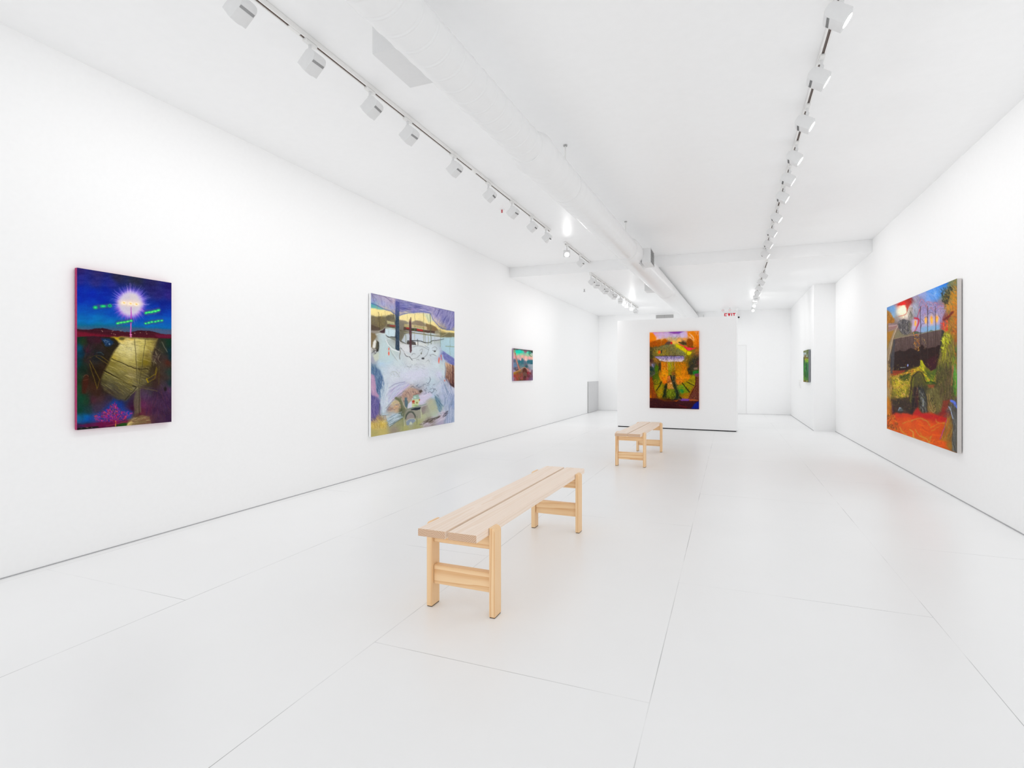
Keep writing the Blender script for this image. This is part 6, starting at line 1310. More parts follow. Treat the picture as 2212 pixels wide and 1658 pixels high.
def art_boat():
    c = Canvas([(315, 210), (1010, 268), (1010, 1340), (315, 1365)], 120, 150, 51)
    c.wash([
        (330, 220, 90, 76, 80), (450, 230, 100, 90, 90), (600, 240, 90, 120, 120), (740, 260, 120, 100, 120), (880, 270, 70, 100, 80), (990, 290, 60, 66, 60),
        (340, 300, 140, 160, 120), (450, 320, 10, 206, 180), (540, 310, 30, 206, 176), (640, 340, 80, 200, 170), (740, 300, 150, 110, 130), (830, 340, 90, 206, 180), (920, 350, 60, 140, 120), (990, 400, 176, 190, 190),
        (340, 420, 200, 180, 160), (450, 410, 120, 216, 170), (600, 410, 150, 206, 160), (800, 420, 150, 200, 160), (940, 460, 190, 190, 150),
        (330, 520, 224, 160, 170), (480, 490, 226, 170, 160), (620, 480, 232, 172, 156), (760, 520, 240, 176, 160), (900, 540, 236, 160, 160), (1000, 540, 232, 180, 160), (560, 600, 230, 170, 176), (760, 600, 236, 190, 184),
        (350, 660, 90, 100, 120), (540, 670, 30, 120, 130), (620, 680, 40, 116, 130), (700, 690, 110, 110, 130), (850, 670, 40, 116, 126), (960, 680, 60, 116, 128), (960, 730, 50, 90, 106),
        (340, 760, 110, 130, 150), (360, 830, 90, 130, 170), (600, 760, 76, 116, 126), (640, 830, 90, 130, 136), (760, 780, 96, 96, 110), (880, 800, 140, 150, 164), (970, 800, 170, 176, 180),
        (350, 930, 96, 90, 110), (420, 920, 110, 96, 110), (600, 890, 120, 130, 130), (780, 850, 70, 110, 116), (900, 900, 120, 130, 150), (980, 930, 150, 156, 160),
        (340, 1010, 150, 140, 176), (460, 1020, 110, 84, 50), (560, 1000, 150, 110, 84), (700, 960, 96, 50, 36), (820, 960, 170, 110, 110), (920, 1000, 170, 140, 160), (990, 1010, 110, 90, 110),
        (350, 1090, 150, 120, 30), (450, 1080, 140, 84, 40), (560, 1060, 110, 80, 60), (700, 1080, 110, 80, 70), (850, 1090, 140, 30, 36), (930, 1100, 110, 60, 66), (990, 1120, 130, 110, 130),
        (350, 1180, 150, 44, 56), (440, 1180, 160, 80, 40), (560, 1180, 140, 60, 50), (720, 1160, 90, 66, 56), (850, 1180, 110, 40, 50), (950, 1200, 110, 70, 96),
        (350, 1280, 150, 110, 160), (430, 1260, 150, 64, 40), (520, 1270, 110, 84, 50), (600, 1270, 150, 60, 110), (720, 1240, 80, 36, 36), (820, 1270, 140, 66, 84), (950, 1290, 116, 96, 130), (600, 1340, 70, 40, 36), (900, 1320, 110, 80, 110)], 3.4, 300)
    c.poly([(315, 212), (1010, 270), (1010, 296), (760, 280), (315, 240)], (76, 66, 64), 0.7, 14)
    c.poly([(380, 270), (560, 260), (640, 300), (600, 380), (420, 400)], (6, 208, 182), 0.6, 30)
    c.poly([(660, 270), (860, 290), (740, 350)], (130, 90, 100), 0.7, 20)
    c.curve([(870, 290), (880, 420), (960, 490)], 22, (24, 116, 100), 0.75, 12)
    c.poly([(900, 280), (1010, 290), (1010, 370), (940, 330)], (54, 66, 60), 0.8, 14)
    for x, y, w in ((520, 590, 22), (625, 540, 30), (680, 580, 14), (735, 620, 14)):
        c.poly([(x - w, 760), (x - w, y + 40), (x, y), (x + w, y + 40), (x + w, 760)], (50, 106, 120), 0.75, 14)
    c.poly([(790, 650), (880, 620), (1010, 610), (1010, 750), (800, 740)], (44, 104, 118), 0.7, 16)
    c.poly([(830, 770), (1010, 770), (1010, 960), (900, 920)], (150, 160, 172), 0.6, 16)
    c.line([(955, 780), (955, 930)], 10, (170, 180, 176), 0.7, 8)
    c.curve([(370, 380), (410, 560), (450, 720), (520, 930)], 34, (196, 120, 100), 0.85, 14, 50)
    c.curve([(385, 380), (430, 580), (490, 780), (540, 920)], 14, (110, 66, 56), 0.8, 10)
    c.curve([(395, 440), (430, 620), (470, 760)], 9, (240, 196, 180), 0.7, 8)
    c.strokes(60, [(320, 700), (400, 700), (440, 860), (330, 900)], 60, 40, 9, [(120, 160, 196), (70, 84, 110), (160, 160, 180), (90, 110, 140)], 0.6, 0.5)
    c.blob(420, 920, 60, 56, (110, 104, 116), 0.7, 0.5)
    c.curve([(380, 880), (400, 980), (480, 960)], 14, (44, 44, 50), 0.8, 10)
    c.blob(780, 840, 44, 40, (44, 80, 90), 0.8, 0.5)
    c.curve([(320, 1060), (500, 990), (690, 880), (800, 940), (920, 1050)], 24, (206, 140, 116), 0.75, 16)
    c.poly([(640, 1000), (720, 890), (790, 960), (810, 1080), (640, 1080)], (84, 40, 28), 0.85, 16)
    c.poly([(650, 1060), (720, 1030), (790, 1080), (800, 1240), (730, 1290), (670, 1240)], (110, 78, 68), 0.8, 20)
    c.blob(725, 1220, 40, 40, (76, 30, 28), 0.8, 0.5)
    c.curve([(320, 1110), (430, 1050), (560, 1000)], 18, (176, 140, 20), 0.8, 12)
    c.curve([(820, 1080), (880, 1070), (920, 1110)], 20, (170, 20, 36), 0.8, 12)
    c.strokes(130, [(320, 1120), (640, 1060), (660, 1340), (320, 1340)], 70, 70, 12, [(170, 60, 40), (150, 110, 40), (120, 60, 60), (190, 84, 90), (96, 90, 50)], 0.5, 0.3)
    c.strokes(60, [(820, 1080), (1000, 1060), (1000, 1330), (820, 1330)], 80, 50, 10, [(120, 50, 60), (150, 130, 160), (84, 40, 50), (96, 76, 100)], 0.5, 0.4)
    c.strokes(300, [(320, 230), (1000, 280), (1000, 1330), (320, 1340)], 30, 26, 8, [(60, 60, 70), (200, 180, 180), (110, 110, 120), (150, 90, 80)], 0.22, 1.2)
    return c.out()


def art_green():
    c = Canvas([(260, 300), (440, 245), (440, 1420), (255, 1395)], 60, 150, 61)
    c.wash([
        (280, 310, 110, 120, 60), (340, 300, 120, 130, 90), (420, 270, 100, 116, 60), (280, 390, 160, 176, 186), (330, 380, 190, 206, 214), (400, 370, 90, 104, 60), (270, 470, 176, 186, 190), (330, 470, 110, 90, 50), (390, 480, 160, 190, 200), (430, 470, 70, 90, 30),
        (280, 560, 70, 70, 30), (330, 540, 130, 100, 20), (400, 540, 96, 70, 16), (330, 590, 170, 160, 30), (390, 600, 120, 150, 14), (430, 580, 110, 140, 30), (280, 650, 20, 70, 40), (340, 660, 110, 140, 30), (380, 640, 120, 190, 10), (430, 680, 60, 120, 20),
        (270, 760, 10, 70, 30), (320, 760, 50, 130, 40), (360, 780, 20, 66, 40), (410, 780, 40, 110, 70), (280, 860, 14, 90, 20), (315, 860, 60, 150, 40), (360, 880, 14, 56, 30), (410, 880, 40, 116, 80), (280, 980, 20, 110, 10), (330, 990, 50, 130, 40), (380, 980, 20, 84, 50), (430, 980, 40, 116, 76),
        (270, 1090, 60, 110, 20), (330, 1080, 40, 110, 30), (390, 1100, 20, 96, 50), (430, 1100, 30, 110, 60), (280, 1200, 84, 140, 20), (330, 1190, 20, 50, 10), (380, 1200, 20, 96, 40), (430, 1210, 40, 100, 40), (280, 1290, 110, 150, 30), (330, 1290, 60, 140, 20), (390, 1290, 80, 120, 60), (430, 1310, 50, 100, 30),
        (270, 1370, 140, 100, 30), (330, 1370, 90, 76, 20), (380, 1370, 170, 150, 90), (430, 1390, 80, 90, 20)], 3.2, 200)
    c.strokes(90, [(265, 640), (438, 620), (438, 1330), (262, 1300)], 89, 160, 7, [(30, 110, 20), (60, 150, 40), (10, 60, 30), (70, 160, 70), (20, 90, 60)], 0.55, 0.06)
    c.strokes(40, [(265, 310), (438, 260), (438, 560), (265, 540)], 60, 40, 9, [(206, 214, 220), (70, 80, 40), (110, 120, 60), (120, 90, 40)], 0.6, 0.7)
    c.strokes(30, [(300, 560), (430, 560), (430, 690), (310, 680)], 40, 24, 9, [(196, 190, 60), (110, 190, 10), (150, 150, 30), (220, 220, 140)], 0.7, 0.8)
    c.curve([(320, 640), (315, 860), (330, 1000)], 9, (96, 176, 70), 0.7, 7)
    c.curve([(405, 700), (408, 900), (405, 1050)], 8, (90, 160, 120), 0.6, 6)
    c.curve([(345, 720), (350, 900), (365, 960)], 18, (14, 50, 34), 0.7, 10)
    c.strokes(30, [(262, 1150), (330, 1150), (330, 1360), (262, 1360)], 70, 60, 9, [(110, 170, 40), (40, 100, 10), (150, 160, 60)], 0.6, 0.4)
    return c.out()
# ------------------------------------------------------------------ the setting
def struct(name, bm, m, **kw):
    return tag(obj(name, bm, m, **kw), kind='structure')


T = 0.15
bm = BM()
box(bm, X_LEFT - T, X_RIGHT + T, Y_FRONT, Y_FAR + T, -0.12, 0.0)
struct('floor', bm, M['floor'])
struct('wall_left', bx(X_LEFT - T, X_LEFT, Y_FRONT, Y_FAR, 0, Z_CEIL), M['wall'])
bm = BM()
prism(bm, [(X_RIGHT, Y_FRONT), (X_RIGHT, Y_JOG), (X_RIGHT_FAR, Y_JOG), (X_RIGHT_FAR, Y_FAR), (X_RIGHT + T, Y_FAR), (X_RIGHT + T, Y_FRONT)], 'z', 0, Z_CEIL)
struct('wall_right', bm, M['wall'])
# far wall with a door opening closed by a flush door
D0, D1, DH = -0.41, 0.49, 2.11
bm = BM()
box(bm, X_LEFT - T, D0, Y_FAR, Y_FAR + T, 0, Z_CEIL)
box(bm, D1, X_RIGHT + T, Y_FAR, Y_FAR + T, 0, Z_CEIL)
box(bm, D0, D1, Y_FAR, Y_FAR + T, DH, Z_CEIL)
struct('wall_far', bm, M['wall'])
dr = struct('door_1', bx(D0 + 0.0035, D1 - 0.0035, Y_FAR + 0.001, Y_FAR + 0.02, 0.004, DH - 0.0035), M['door'])
bm = BM()
box(bm, D0, D1, Y_FAR + 0.0205, Y_FAR + 0.04, 0.0, DH)
obj('door_rebate', bm, M['doorline'], dr)
# ceiling: high near part, vertical step face, lower far part
bm = BM()
prism(bm, [(Y_FRONT, Z_CEIL), (Y_STEP, Z_CEIL), (Y_STEP, Z_CEIL_FAR), (Y_FAR + T, Z_CEIL_FAR), (Y_FAR + T, Z_CEIL + T), (Y_FRONT, Z_CEIL + T)], 'x', X_LEFT - T, X_RIGHT + T)
struct('ceiling', bm, M['ceil'])
# thin grey strips painting in the shadow gap where the walls meet the floor
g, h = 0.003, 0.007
struct('shadow_gap_left', bx(X_LEFT, X_LEFT + g, Y_FRONT, Y_FAR, 0, h), M['base'])
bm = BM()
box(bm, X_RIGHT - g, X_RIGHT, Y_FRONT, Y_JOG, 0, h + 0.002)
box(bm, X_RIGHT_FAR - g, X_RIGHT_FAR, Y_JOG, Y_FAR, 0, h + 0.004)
struct('shadow_gap_right', bm, M['base'])
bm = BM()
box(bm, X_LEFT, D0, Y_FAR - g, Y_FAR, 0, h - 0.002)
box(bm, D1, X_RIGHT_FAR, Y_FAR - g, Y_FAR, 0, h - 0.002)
struct('shadow_gap_far', bm, M['base'])

# ------------------------------------------------------------------ free-standing partition
PA = math.radians(-4.48)
PX, PY, PW = -2.426, 12.669, 2.586
pt = thing('partition_wall', 'white free-standing partition wall before the far wall, carrying the orange landscape painting', 'partition', (PX, PY, 0), PA)
obj('panel', bx(0, PW, 0, 0.30, 0.021, 2.47), M['wall'], pt)
obj('gap_shadow_block', bx(0.015, PW - 0.02, 0.008, 0.28, 0.0, 0.0205), M['dark'], pt)  # black block added as the shadow in the gap under the panel

# ------------------------------------------------------------------ benches
def leg_bm(sx, sy, hw, half, top):
    """upright board, outer top corner rounded over"""
    t, w, r = 0.032, 0.082, 0.026
    pts = [(hw - t, 0.0045), (hw, 0.0045)]
    for i in range(9):
        a = PI / 2 * i / 8
        pts.append((hw - r + r * math.cos(a), top - r + r * math.sin(a)))
    pts.append((hw - t, top))
    pts = [(sx * p[0], p[1]) for p in pts]
    return prism(BM(), pts, 'y', sy * half - w / 2, sy * half + w / 2)


def bench(name, label, loc, rotz, half, y0, y1, top=0.459, rz=(0.121, 0.222)):
    b = thing(name, label, 'bench', loc, rotz, 'pine benches')
    hw = 0.2005
    inner = hw - 0.032
    gap = 0.0085
    for sx, mm in ((-1, M['plank_a']), (1, M['plank_b'])):
        a, c = sorted((sx * gap, sx * (inner - 0.002)))
        pk = obj('seat_plank', bx(a, c, y0, y1, top - 0.039, top), [mm, M['end_a'] if sx < 0 else M['end_b']], b, bevel=0.0025)
        for f in pk.data.polygons:          # sawn ends show the darker end grain
            f.material_index = 1 if abs(f.normal.y) > 0.9 else 0
    for sy in (-1, 1):
        for sx in (-1, 1):
            lg = obj('leg', leg_bm(sx, sy, hw, half, top + 0.001), M['leg'], b, bevel=0.0025)
            a, c = sorted((sx * (hw - 0.030), sx * (hw - 0.002)))
            obj('foot_pad', bx(a, c, sy * half - 0.038, sy * half + 0.038, 0, 0.0045), M['foot'], lg)
        yy = sy * half
        obj('seat_rail', bx(-inner + 0.001, inner - 0.001, yy - 0.02, yy + 0.02, top - 0.039 - 0.076, top - 0.0395), M['rail'], b, bevel=0.002)
        obj('cross_rail', bx(-inner + 0.001, inner - 0.001, yy - 0.02, yy + 0.02, rz[0], rz[1]), M['rail'], b, bevel=0.002)
    return b


bench('wooden_bench', 'pale pine plank bench standing nearest the viewer on the white floor', (-1.295, 3.363, 0), -0.0134, 0.797, -0.978, 1.035)
bench('wooden_bench', 'pale pine plank bench standing farther back before the partition wall', (-1.205, 8.10, 0), -0.029, 0.755, -0.97, 0.90, rz=(0.092, 0.188))

# ------------------------------------------------------------------ spiral duct under the ceiling
DX0, DSL, DZ = -1.54, 0.026, 2.988


def dx(y):
    return DX0 + DSL * y


dt = thing('air_duct', 'long white spiral air duct hung under the ceiling, widening towards the far wall', 'duct', (0, 0, 0))


def duct_run(y0, y1, R, pitch, ridge, n=56, step=0.012):
    bm = BM()
    m = max(2, int((y1 - y0) / step))
    prev = None
    for j in range(m + 1):
        y = y0 + (y1 - y0) * j / m
        ringv = []
        for i in range(n):
            a = 2 * PI * i / n
            ph = ((y / pitch) - i / n) % 1.0
            d = min(ph, 1 - ph) * pitch
            rr = R + ridge * (math.exp(-(d / 0.005) ** 2) - 0.5 * math.exp(-((d - 0.011) / 0.004) ** 2))
            ringv.append(bm.verts.new((dx(y) + rr * math.cos(a), y, DZ + rr * math.sin(a))))
        if prev:
            for i in range(n):
                bm.faces.new((prev[i], prev[(i + 1) % n], ringv[(i + 1) % n], ringv[i]))
        prev = ringv
    return bm


def lathe_y(prof, n=56):
    bm = BM()
    prev = None
    for (y, R) in prof:
        rv = [bm.verts.new((dx(y) + R * math.cos(2 * PI * i / n), y, DZ + R * math.sin(2 * PI * i / n))) for i in range(n)]
        if prev:
            for i in range(n):
                bm.faces.new((prev[i], prev[(i + 1) % n], rv[(i + 1) % n], rv[i]))
        prev = rv
    return bm


obj('duct_section', duct_run(0.6, 3.93, 0.127, 0.14, 0.0034, step=0.004), M['duct'], dt, smooth=True)
obj('duct_section', duct_run(4.02, 7.66, 0.155, 0.14, 0.002, step=0.006), M['duct'], dt, smooth=True)
obj('duct_section', duct_run(7.74, Y_FAR, 0.178, 0.14, 0.002, step=0.012), M['duct'], dt, smooth=True)
obj('collar', lathe_y([(3.885, 0.127), (3.89, 0.1335), (3.905, 0.1335), (3.93, 0.140), (4.035, 0.165), (4.06, 0.166), (4.061, 0.155)]), M['duct'], dt, smooth=True)
obj('collar', lathe_y([(7.60, 0.155), (7.605, 0.160), (7.64, 0.161), (7.74, 0.182), (7.775, 0.183), (7.776, 0.178)]), M['duct'], dt, smooth=True)
obj('collar', lathe_y([(11.60, 0.178), (11.605, 0.1815), (11.95, 0.1815), (11.955, 0.178)]), M['duct'], dt, smooth=True)
obj('collar', lathe_y([(15.55, 0.178), (15.555, 0.1815), (15.60, 0.1815), (15.605, 0.178)]), M['duct'], dt, smooth=True)
for yy in (4.86, 7.62):
    R = 0.157 if yy < 7 else 0.163
    rd = obj('hanger_rod', tube(BM(), (dx(yy), yy, DZ + R - 0.004), (dx(yy), yy, Z_CEIL), 0.006, n=10), M['track'], dt, smooth=True)
    obj('anchor', tube(BM(), (dx(yy), yy, Z_CEIL - 0.012), (dx(yy), yy, Z_CEIL), 0.018, n=12), M['grey'], rd, smooth=True)
    obj('hanger_strap', lathe_y([(yy - 0.012, R - 0.004), (yy - 0.012, R), (yy + 0.012, R), (yy + 0.012, R - 0.004)]), M['duct'], dt, smooth=True)


def register(y0, y1, side, out, z0, z1, R):
    """sheet-metal box on the side of the duct with an open slatted mouth"""
    xa = dx((y0 + y1) / 2) + side * (R - 0.028)
    xb = out
    t = 0.004
    a, c = sorted((xa, xb))
    bm = BM()
    box(bm, a, c, y0, y0 + t, z0, z1)
    box(bm, a, c, y1 - t, y1, z0, z1)
    box(bm, a, c, y0 + t, y1 - t, z0, z0 + t)
    box(bm, a, c, y0 + t, y1 - t, z1 - t, z1)
    rg = obj('register_box', bm, M['reg'], dt)
    bm = BM()
    e = sorted((xb - side * 0.012, xb - side * 0.004))
    n = 7
    for i in range(n):
        z = z0 + 0.015 + (z1 - z0 - 0.03) * i / (n - 1)
        box(bm, e[0], e[1], y0 + t, y1 - t, z - 0.002, z + 0.002)
    obj('slats', bm, M['grey'], rg)
    s = sorted((xa + side * 0.03, xa + side * 0.034))
    obj('back_plate', bx(s[0], s[1], y0 + t, y1 - t, z0 + t, z1 - t), M['vent'], rg)
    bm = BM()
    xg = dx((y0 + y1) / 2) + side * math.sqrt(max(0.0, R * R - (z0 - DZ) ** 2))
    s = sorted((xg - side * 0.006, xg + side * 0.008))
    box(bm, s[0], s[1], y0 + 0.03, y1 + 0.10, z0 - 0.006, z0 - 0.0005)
    obj('gap_shadow_strip', bm, M['dark'] if side < 0 else M['reg'], rg)  # dark strip painted in as shadow gap under left-hand boxes, pale on the right


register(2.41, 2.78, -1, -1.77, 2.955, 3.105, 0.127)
register(8.00, 8.40, 1, -1.05, 2.85, 3.06, 0.178)
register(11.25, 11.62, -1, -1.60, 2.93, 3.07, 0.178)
# ------------------------------------------------------------------ lighting tracks and heads
def track(label, x, y0, y1, z, joints, group='white lighting tracks'):
    t = thing('lighting_track', label, 'lighting track', (x, 0, z - 0.0012), 0, group)
    w, h, s, d = 0.018, 0.030, 0.0085, 0.020
    pts = [(-w, 0), (-w, -h), (-s, -h), (-s, -h + d), (s, -h + d), (s, -h), (w, -h), (w, 0)]
    obj('channel', prism(BM(), pts, 'y', y0, y1), M['track'], t)
    obj('slot_insert', bx(-s, s, y0, y1, -h + d - 0.012, -h + d - 0.0002), M['slot'], t)
    bm = BM()
    for q in (-0.0055, 0.0055):
        box(bm, q - 0.0016, q + 0.0016, y0, y1, -h + d - 0.0145, -h + d - 0.0122)
    obj('conductor', bm, M['copper'], t)
    for e in (y0 - 0.012, y1):
        obj('end_cap', bx(-w, w, e, e + 0.012, -h, 0), M['track'], t)
    for j in joints:
        obj('joint_cover', bx(-0.0084, 0.0084, j - 0.045, j + 0.045, -h - 0.003, -h + d - 0.015), M['track'], t, bevel=0.001)
    return t


def body_outline(L=0.155, Hh=0.056, r=0.044):
    """side outline of a lamp housing: flat open front (+a), rounded rear"""
    pts = [(0.085, -Hh), (0.085, Hh)]
    for sgn, a0 in ((1, 90), (-1, 180)):
        for i in range(7):
            a = math.radians(a0 + 90 * i / 6)
            pts.append((0.085 - L + r + r * math.cos(a), sgn * (Hh - r) + r * math.sin(a)))
    return pts


def transform(bm, mat):
    bmesh.ops.transform(bm, matrix=mat, verts=bm.verts)
    return bm


HEAD_GROUP = 'white track spotlights'


def head(label, x, y, z, aim, watt, lit=True, roll=0.0, drop=0.158, cyl=False):
    """aim: unit-ish direction the lamp points to"""
    t = thing('track_spotlight', label, 'spotlight', (x, y, z - 0.0012), 0, HEAD_GROUP)
    hz = 0.030
    obj('track_adapter', bx(-0.0155, 0.0155, -0.05, 0.05, -hz - 0.016, -hz - 0.0006), M['track'], t, bevel=0.002)
    obj('track_plug', bx(-0.0078, 0.0078, -0.048, 0.048, -hz - 0.001, -hz + 0.0045), M['track'], t)
    a = Vector(aim).normalized()
    side = Vector((0, 0, 1)).cross(a).normalized()
    up = a.cross(side)
    rot = Matrix((a, side, up)).transposed().to_4x4()
    c = Vector((0, 0, -drop)) - Vector((a.x, a.y, 0)) * 0.035
    mat = Matrix.Translation(c) @ rot @ Matrix.Scale(0.80, 4)
    rear = c + up * 0.038 + a * 0.01
    st = obj('stem', tube(BM(), (0, 0, -hz - 0.012), (0, 0, -hz - 0.062), 0.0095, n=14), M['head'], t, smooth=True)
    obj('knuckle', tube(BM(), tuple(Vector((0, 0, -hz - 0.060)) - side * 0.012), tuple(Vector((0, 0, -hz - 0.060)) + side * 0.012), 0.013, n=14), M['head'], st, smooth=True)
    obj('stem_arm', tube(BM(), (0, 0, -hz - 0.06), tuple(rear), 0.009, n=12), M['head'], st, smooth=True)
    W = 0.066
    if cyl:
        bm = tube(BM(), (-0.075, 0, 0), (0.085, 0, 0), 0.055, n=28)
        hb = obj('lamp_housing', transform(bm, mat), M['head'], t, smooth=True)
    else:
        bm = prism(BM(), body_outline(), 'y', -W, W)
        hb = obj('lamp_housing', transform(bm, mat), M['head'], t, smooth=True, bevel=0.003)
        # slotted vent across the rear
        bm = BM()
        n = 22
        for i in range(n):
            yy = -W * 0.86 + 2 * W * 0.86 * i / (n - 1)
            box(bm, -0.028, -0.008, yy - 0.0013, yy + 0.0013, -0.0569, -0.050)
        obj('vent_slots', transform(bm, mat), M['vent'], hb)
    n = 28
    bm = BM()
    # proud bezel ring and the lens set in it
    R0, R1 = (0.050, 0.044) if cyl else (0.053, 0.048)
    prof = [(0.0852, R0), (0.089, R0), (0.089, R1), (0.0852, R1)]
    prev = None
    first = None
    for (ax, rr) in prof + [prof[0]]:
        rv = [bm.verts.new((ax, rr * math.cos(2 * PI * i / n), rr * math.sin(2 * PI * i / n))) for i in range(n)]
        if prev:
            for i in range(n):
                bm.faces.new((prev[i], prev[(i + 1) % n], rv[(i + 1) % n], rv[i]))
        prev = rv
    bmesh.ops.remove_doubles(bm, verts=bm.verts, dist=1e-6)
    obj('bezel', transform(bm, mat), M['head'], hb, smooth=True)
    bm = BM()
    vs = [bm.verts.new((0.0872, R1 * math.cos(2 * PI * i / n), R1 * math.sin(2 * PI * i / n))) for i in range(n)]
    vb = [bm.verts.new((0.0853, R1 * math.cos(2 * PI * i / n), R1 * math.sin(2 * PI * i / n))) for i in range(n)]
    bm.faces.new(vs)
    bm.faces.new(vb[::-1])
    for i in range(n):
        bm.faces.new((vs[i], vs[(i + 1) % n], vb[(i + 1) % n], vb[i]))
    obj('lens', transform(bm, mat), M['lens'] if lit else M['white'], hb)
    if lit:
        ld = bpy.data.lights.new('lamp_light', 'SPOT')
        ld.energy = watt
        ld.spot_size = math.radians(128)
        ld.spot_blend = 1.0
        ld.shadow_soft_size = 0.05
        ld.color = (1.0, 0.99, 0.975)
        lo = bpy.data.objects.new('lamp_light', ld)
        COL.objects.link(lo)
        lo.parent = t
        lo.location = c + a * 0.10
        lo.rotation_euler = a.to_track_quat('-Z', 'Y').to_euler()
    return t


ORD = ['first', 'second', 'third', 'fourth', 'fifth', 'sixth', 'seventh', 'eighth', 'ninth', 'tenth', 'eleventh', 'twelfth', 'thirteenth']
TXL, TXR = -2.46, 0.57
track('white lighting track along the left, longest piece nearest the viewer', TXL, 0.8, 7.63, Z_CEIL, (2.57, 5.07))
track('short white lighting track on the left ending at the ceiling step', TXL, 8.44, Y_STEP - 0.02, Z_CEIL, ())
track('white lighting track on the left under the lower far ceiling', TXL, Y_STEP + 0.06, 16.0, Z_CEIL_FAR, (11.12,))
track('white lighting track along the right above the bright row of lamps', TXR, 0.8, Y_STEP - 0.02, Z_CEIL, ())
track('white lighting track on the right under the lower far ceiling', TXR + 0.03, Y_STEP + 0.06, 16.2, Z_CEIL_FAR, ())

AL = (-0.76, 0.0, -0.66)
for i, y in enumerate([2.16, 2.703, 3.319, 3.823, 4.616, 5.438, 6.129, 6.825, 7.45]):
    end = i == 8
    nm = 'grey-white box spotlight, last one at the far end of the long left track' if end else \
        'grey-white box spotlight, %s from the near end of the long left track' % ORD[i]
    j = 0.06 * math.sin(i * 2.3)
    head(nm, TXL, y, Z_CEIL, (AL[0], j - 0.03, AL[2] + 0.04 * math.cos(i * 1.7)), SPOT_W)
head('glaring box spotlight turned to the viewer, on the short left track', TXL, 8.54, Z_CEIL, (0.30, -0.80, -0.46), SPOT_W * 0.5)
head('grey-white box spotlight beside the glaring one, on the short left track', TXL, 9.37, Z_CEIL, AL, SPOT_W)
LF = [10.21, 10.63, 11.12, 11.48, 12.01, 12.38, 13.23, 13.80, 14.13, 15.63]
for i, y in enumerate(LF):
    aim = AL if i % 2 == 0 else (-0.55, 0.55, -0.62)
    if i >= 6:
        aim = (0.12 * (i - 7), 0.82, -0.42)
    nm = 'small white spotlight, last one on the far left track' if i == len(LF) - 1 else \
        'small white spotlight, %s from the ceiling step on the far left track' % ORD[i]
    head(nm, TXL, y, Z_CEIL_FAR, aim, SPOT_W * (1.2 if i < 6 else 1.9))
head('small glaring spotlight turned to the viewer near the end of the far left track', TXL, 14.85, Z_CEIL_FAR, (0.35, -0.80, -0.40), SPOT_W * 0.5)

AR = (0.80, -0.06, -0.54)
RN = [3.42, 4.10, 4.80, 5.53, 6.12, 6.72, 7.57, 8.36, 9.10, 9.84]
for i, y in enumerate(RN):
    nm = 'white spotlight with lit lens, last before the ceiling step on the right track' if i == len(RN) - 1 else \
        'white spotlight with lit lens, %s from the near end of the right track' % ORD[i]
    j = 0.05 * math.sin(i * 1.9)
    head(nm, TXR, y, Z_CEIL, (AR[0], AR[1] + j, AR[2] - 0.05 * math.cos(i * 2.1)), SPOT_W)
RF = [(10.75, 1, (0.80, 0.15, -0.50), False), (11.55, 1, (0.8, 0.1, -0.52), True), (12.35, 1, (0.8, 0.1, -0.5), False), (13.10, 0, AR, True), (13.85, 0, (0.35, 0.75, -0.45), True), (14.55, 0, (0.2, 0.85, -0.42), True)]
for i, (y, cy, aim, lit) in enumerate(RF):
    nm = ('white cylinder spotlight, %s from the ceiling step on the far right track' if cy else 'small white box spotlight, %s from the ceiling step on the far right track') % ORD[i]
    head(nm, TXR + 0.03, y, Z_CEIL_FAR, aim, SPOT_W * 2.2, lit=lit, cyl=bool(cy))
head('round bright spotlight facing the viewer, second last on the far right track', TXR + 0.03, 15.30, Z_CEIL_FAR, (0.0, -0.85, -0.5), SPOT_W * 0.4, cyl=True)
head('round bright spotlight facing the viewer, last on the far right track', TXR + 0.03, 16.02, Z_CEIL_FAR, (0.0, -0.80, -0.6), SPOT_W * 0.4, cyl=True, drop=0.19)

# ------------------------------------------------------------------ small fittings
sg = thing('exit_sign', 'white hanging sign with red letters, half hidden above the partition wall', 'sign', (0.02, 17.2, 0))
obj('sign_box', bx(-0.19, 0.19, -0.02, 0.02, 2.76, 3.035), M['white'], sg, bevel=0.004)
obj('sign_stem', tube(BM(), (0, 0, 3.03), (0, 0, Z_CEIL_FAR), 0.012, n=12), M['white'], sg, smooth=True)
obj('canopy_bar', bx(-0.22, 0.22, -0.025, 0.025, 3.04, 3.07), M['white'], sg, bevel=0.004)


def letters(bm, x0, z0, h, w, gp, st, yf):
    def quad(pts):
        prism(bm, pts, 'y', yf - 0.004 - 0.0008 * (len(bm.verts) % 16 == 0), yf)
    x = x0
    for p in ((0, st, 0, h), (st, w, 0, st), (st, w * 0.9, h / 2 - st / 2, h / 2 + st / 2), (st, w, h - st, h)):
        box(bm, x + p[0], x + p[1], yf - 0.004, yf, z0 + p[2], z0 + p[3])
    x += w + gp
    s2 = st * 1.25
    quad([(x, z0), (x + s2, z0), (x + w, z0 + h), (x + w - s2, z0 + h)])
    quad([(x, z0 + h), (x + s2, z0 + h), (x + w, z0), (x + w - s2, z0)])
    x += w + gp
    box(bm, x, x + st, yf - 0.004, yf, z0, z0 + h)
    x += st + gp
    box(bm, x, x + w, yf - 0.004, yf, z0 + h - st, z0 + h)
    box(bm, x + w / 2 - st / 2, x + w / 2 + st / 2, yf - 0.004, yf, z0, z0 + h - st)
    return bm


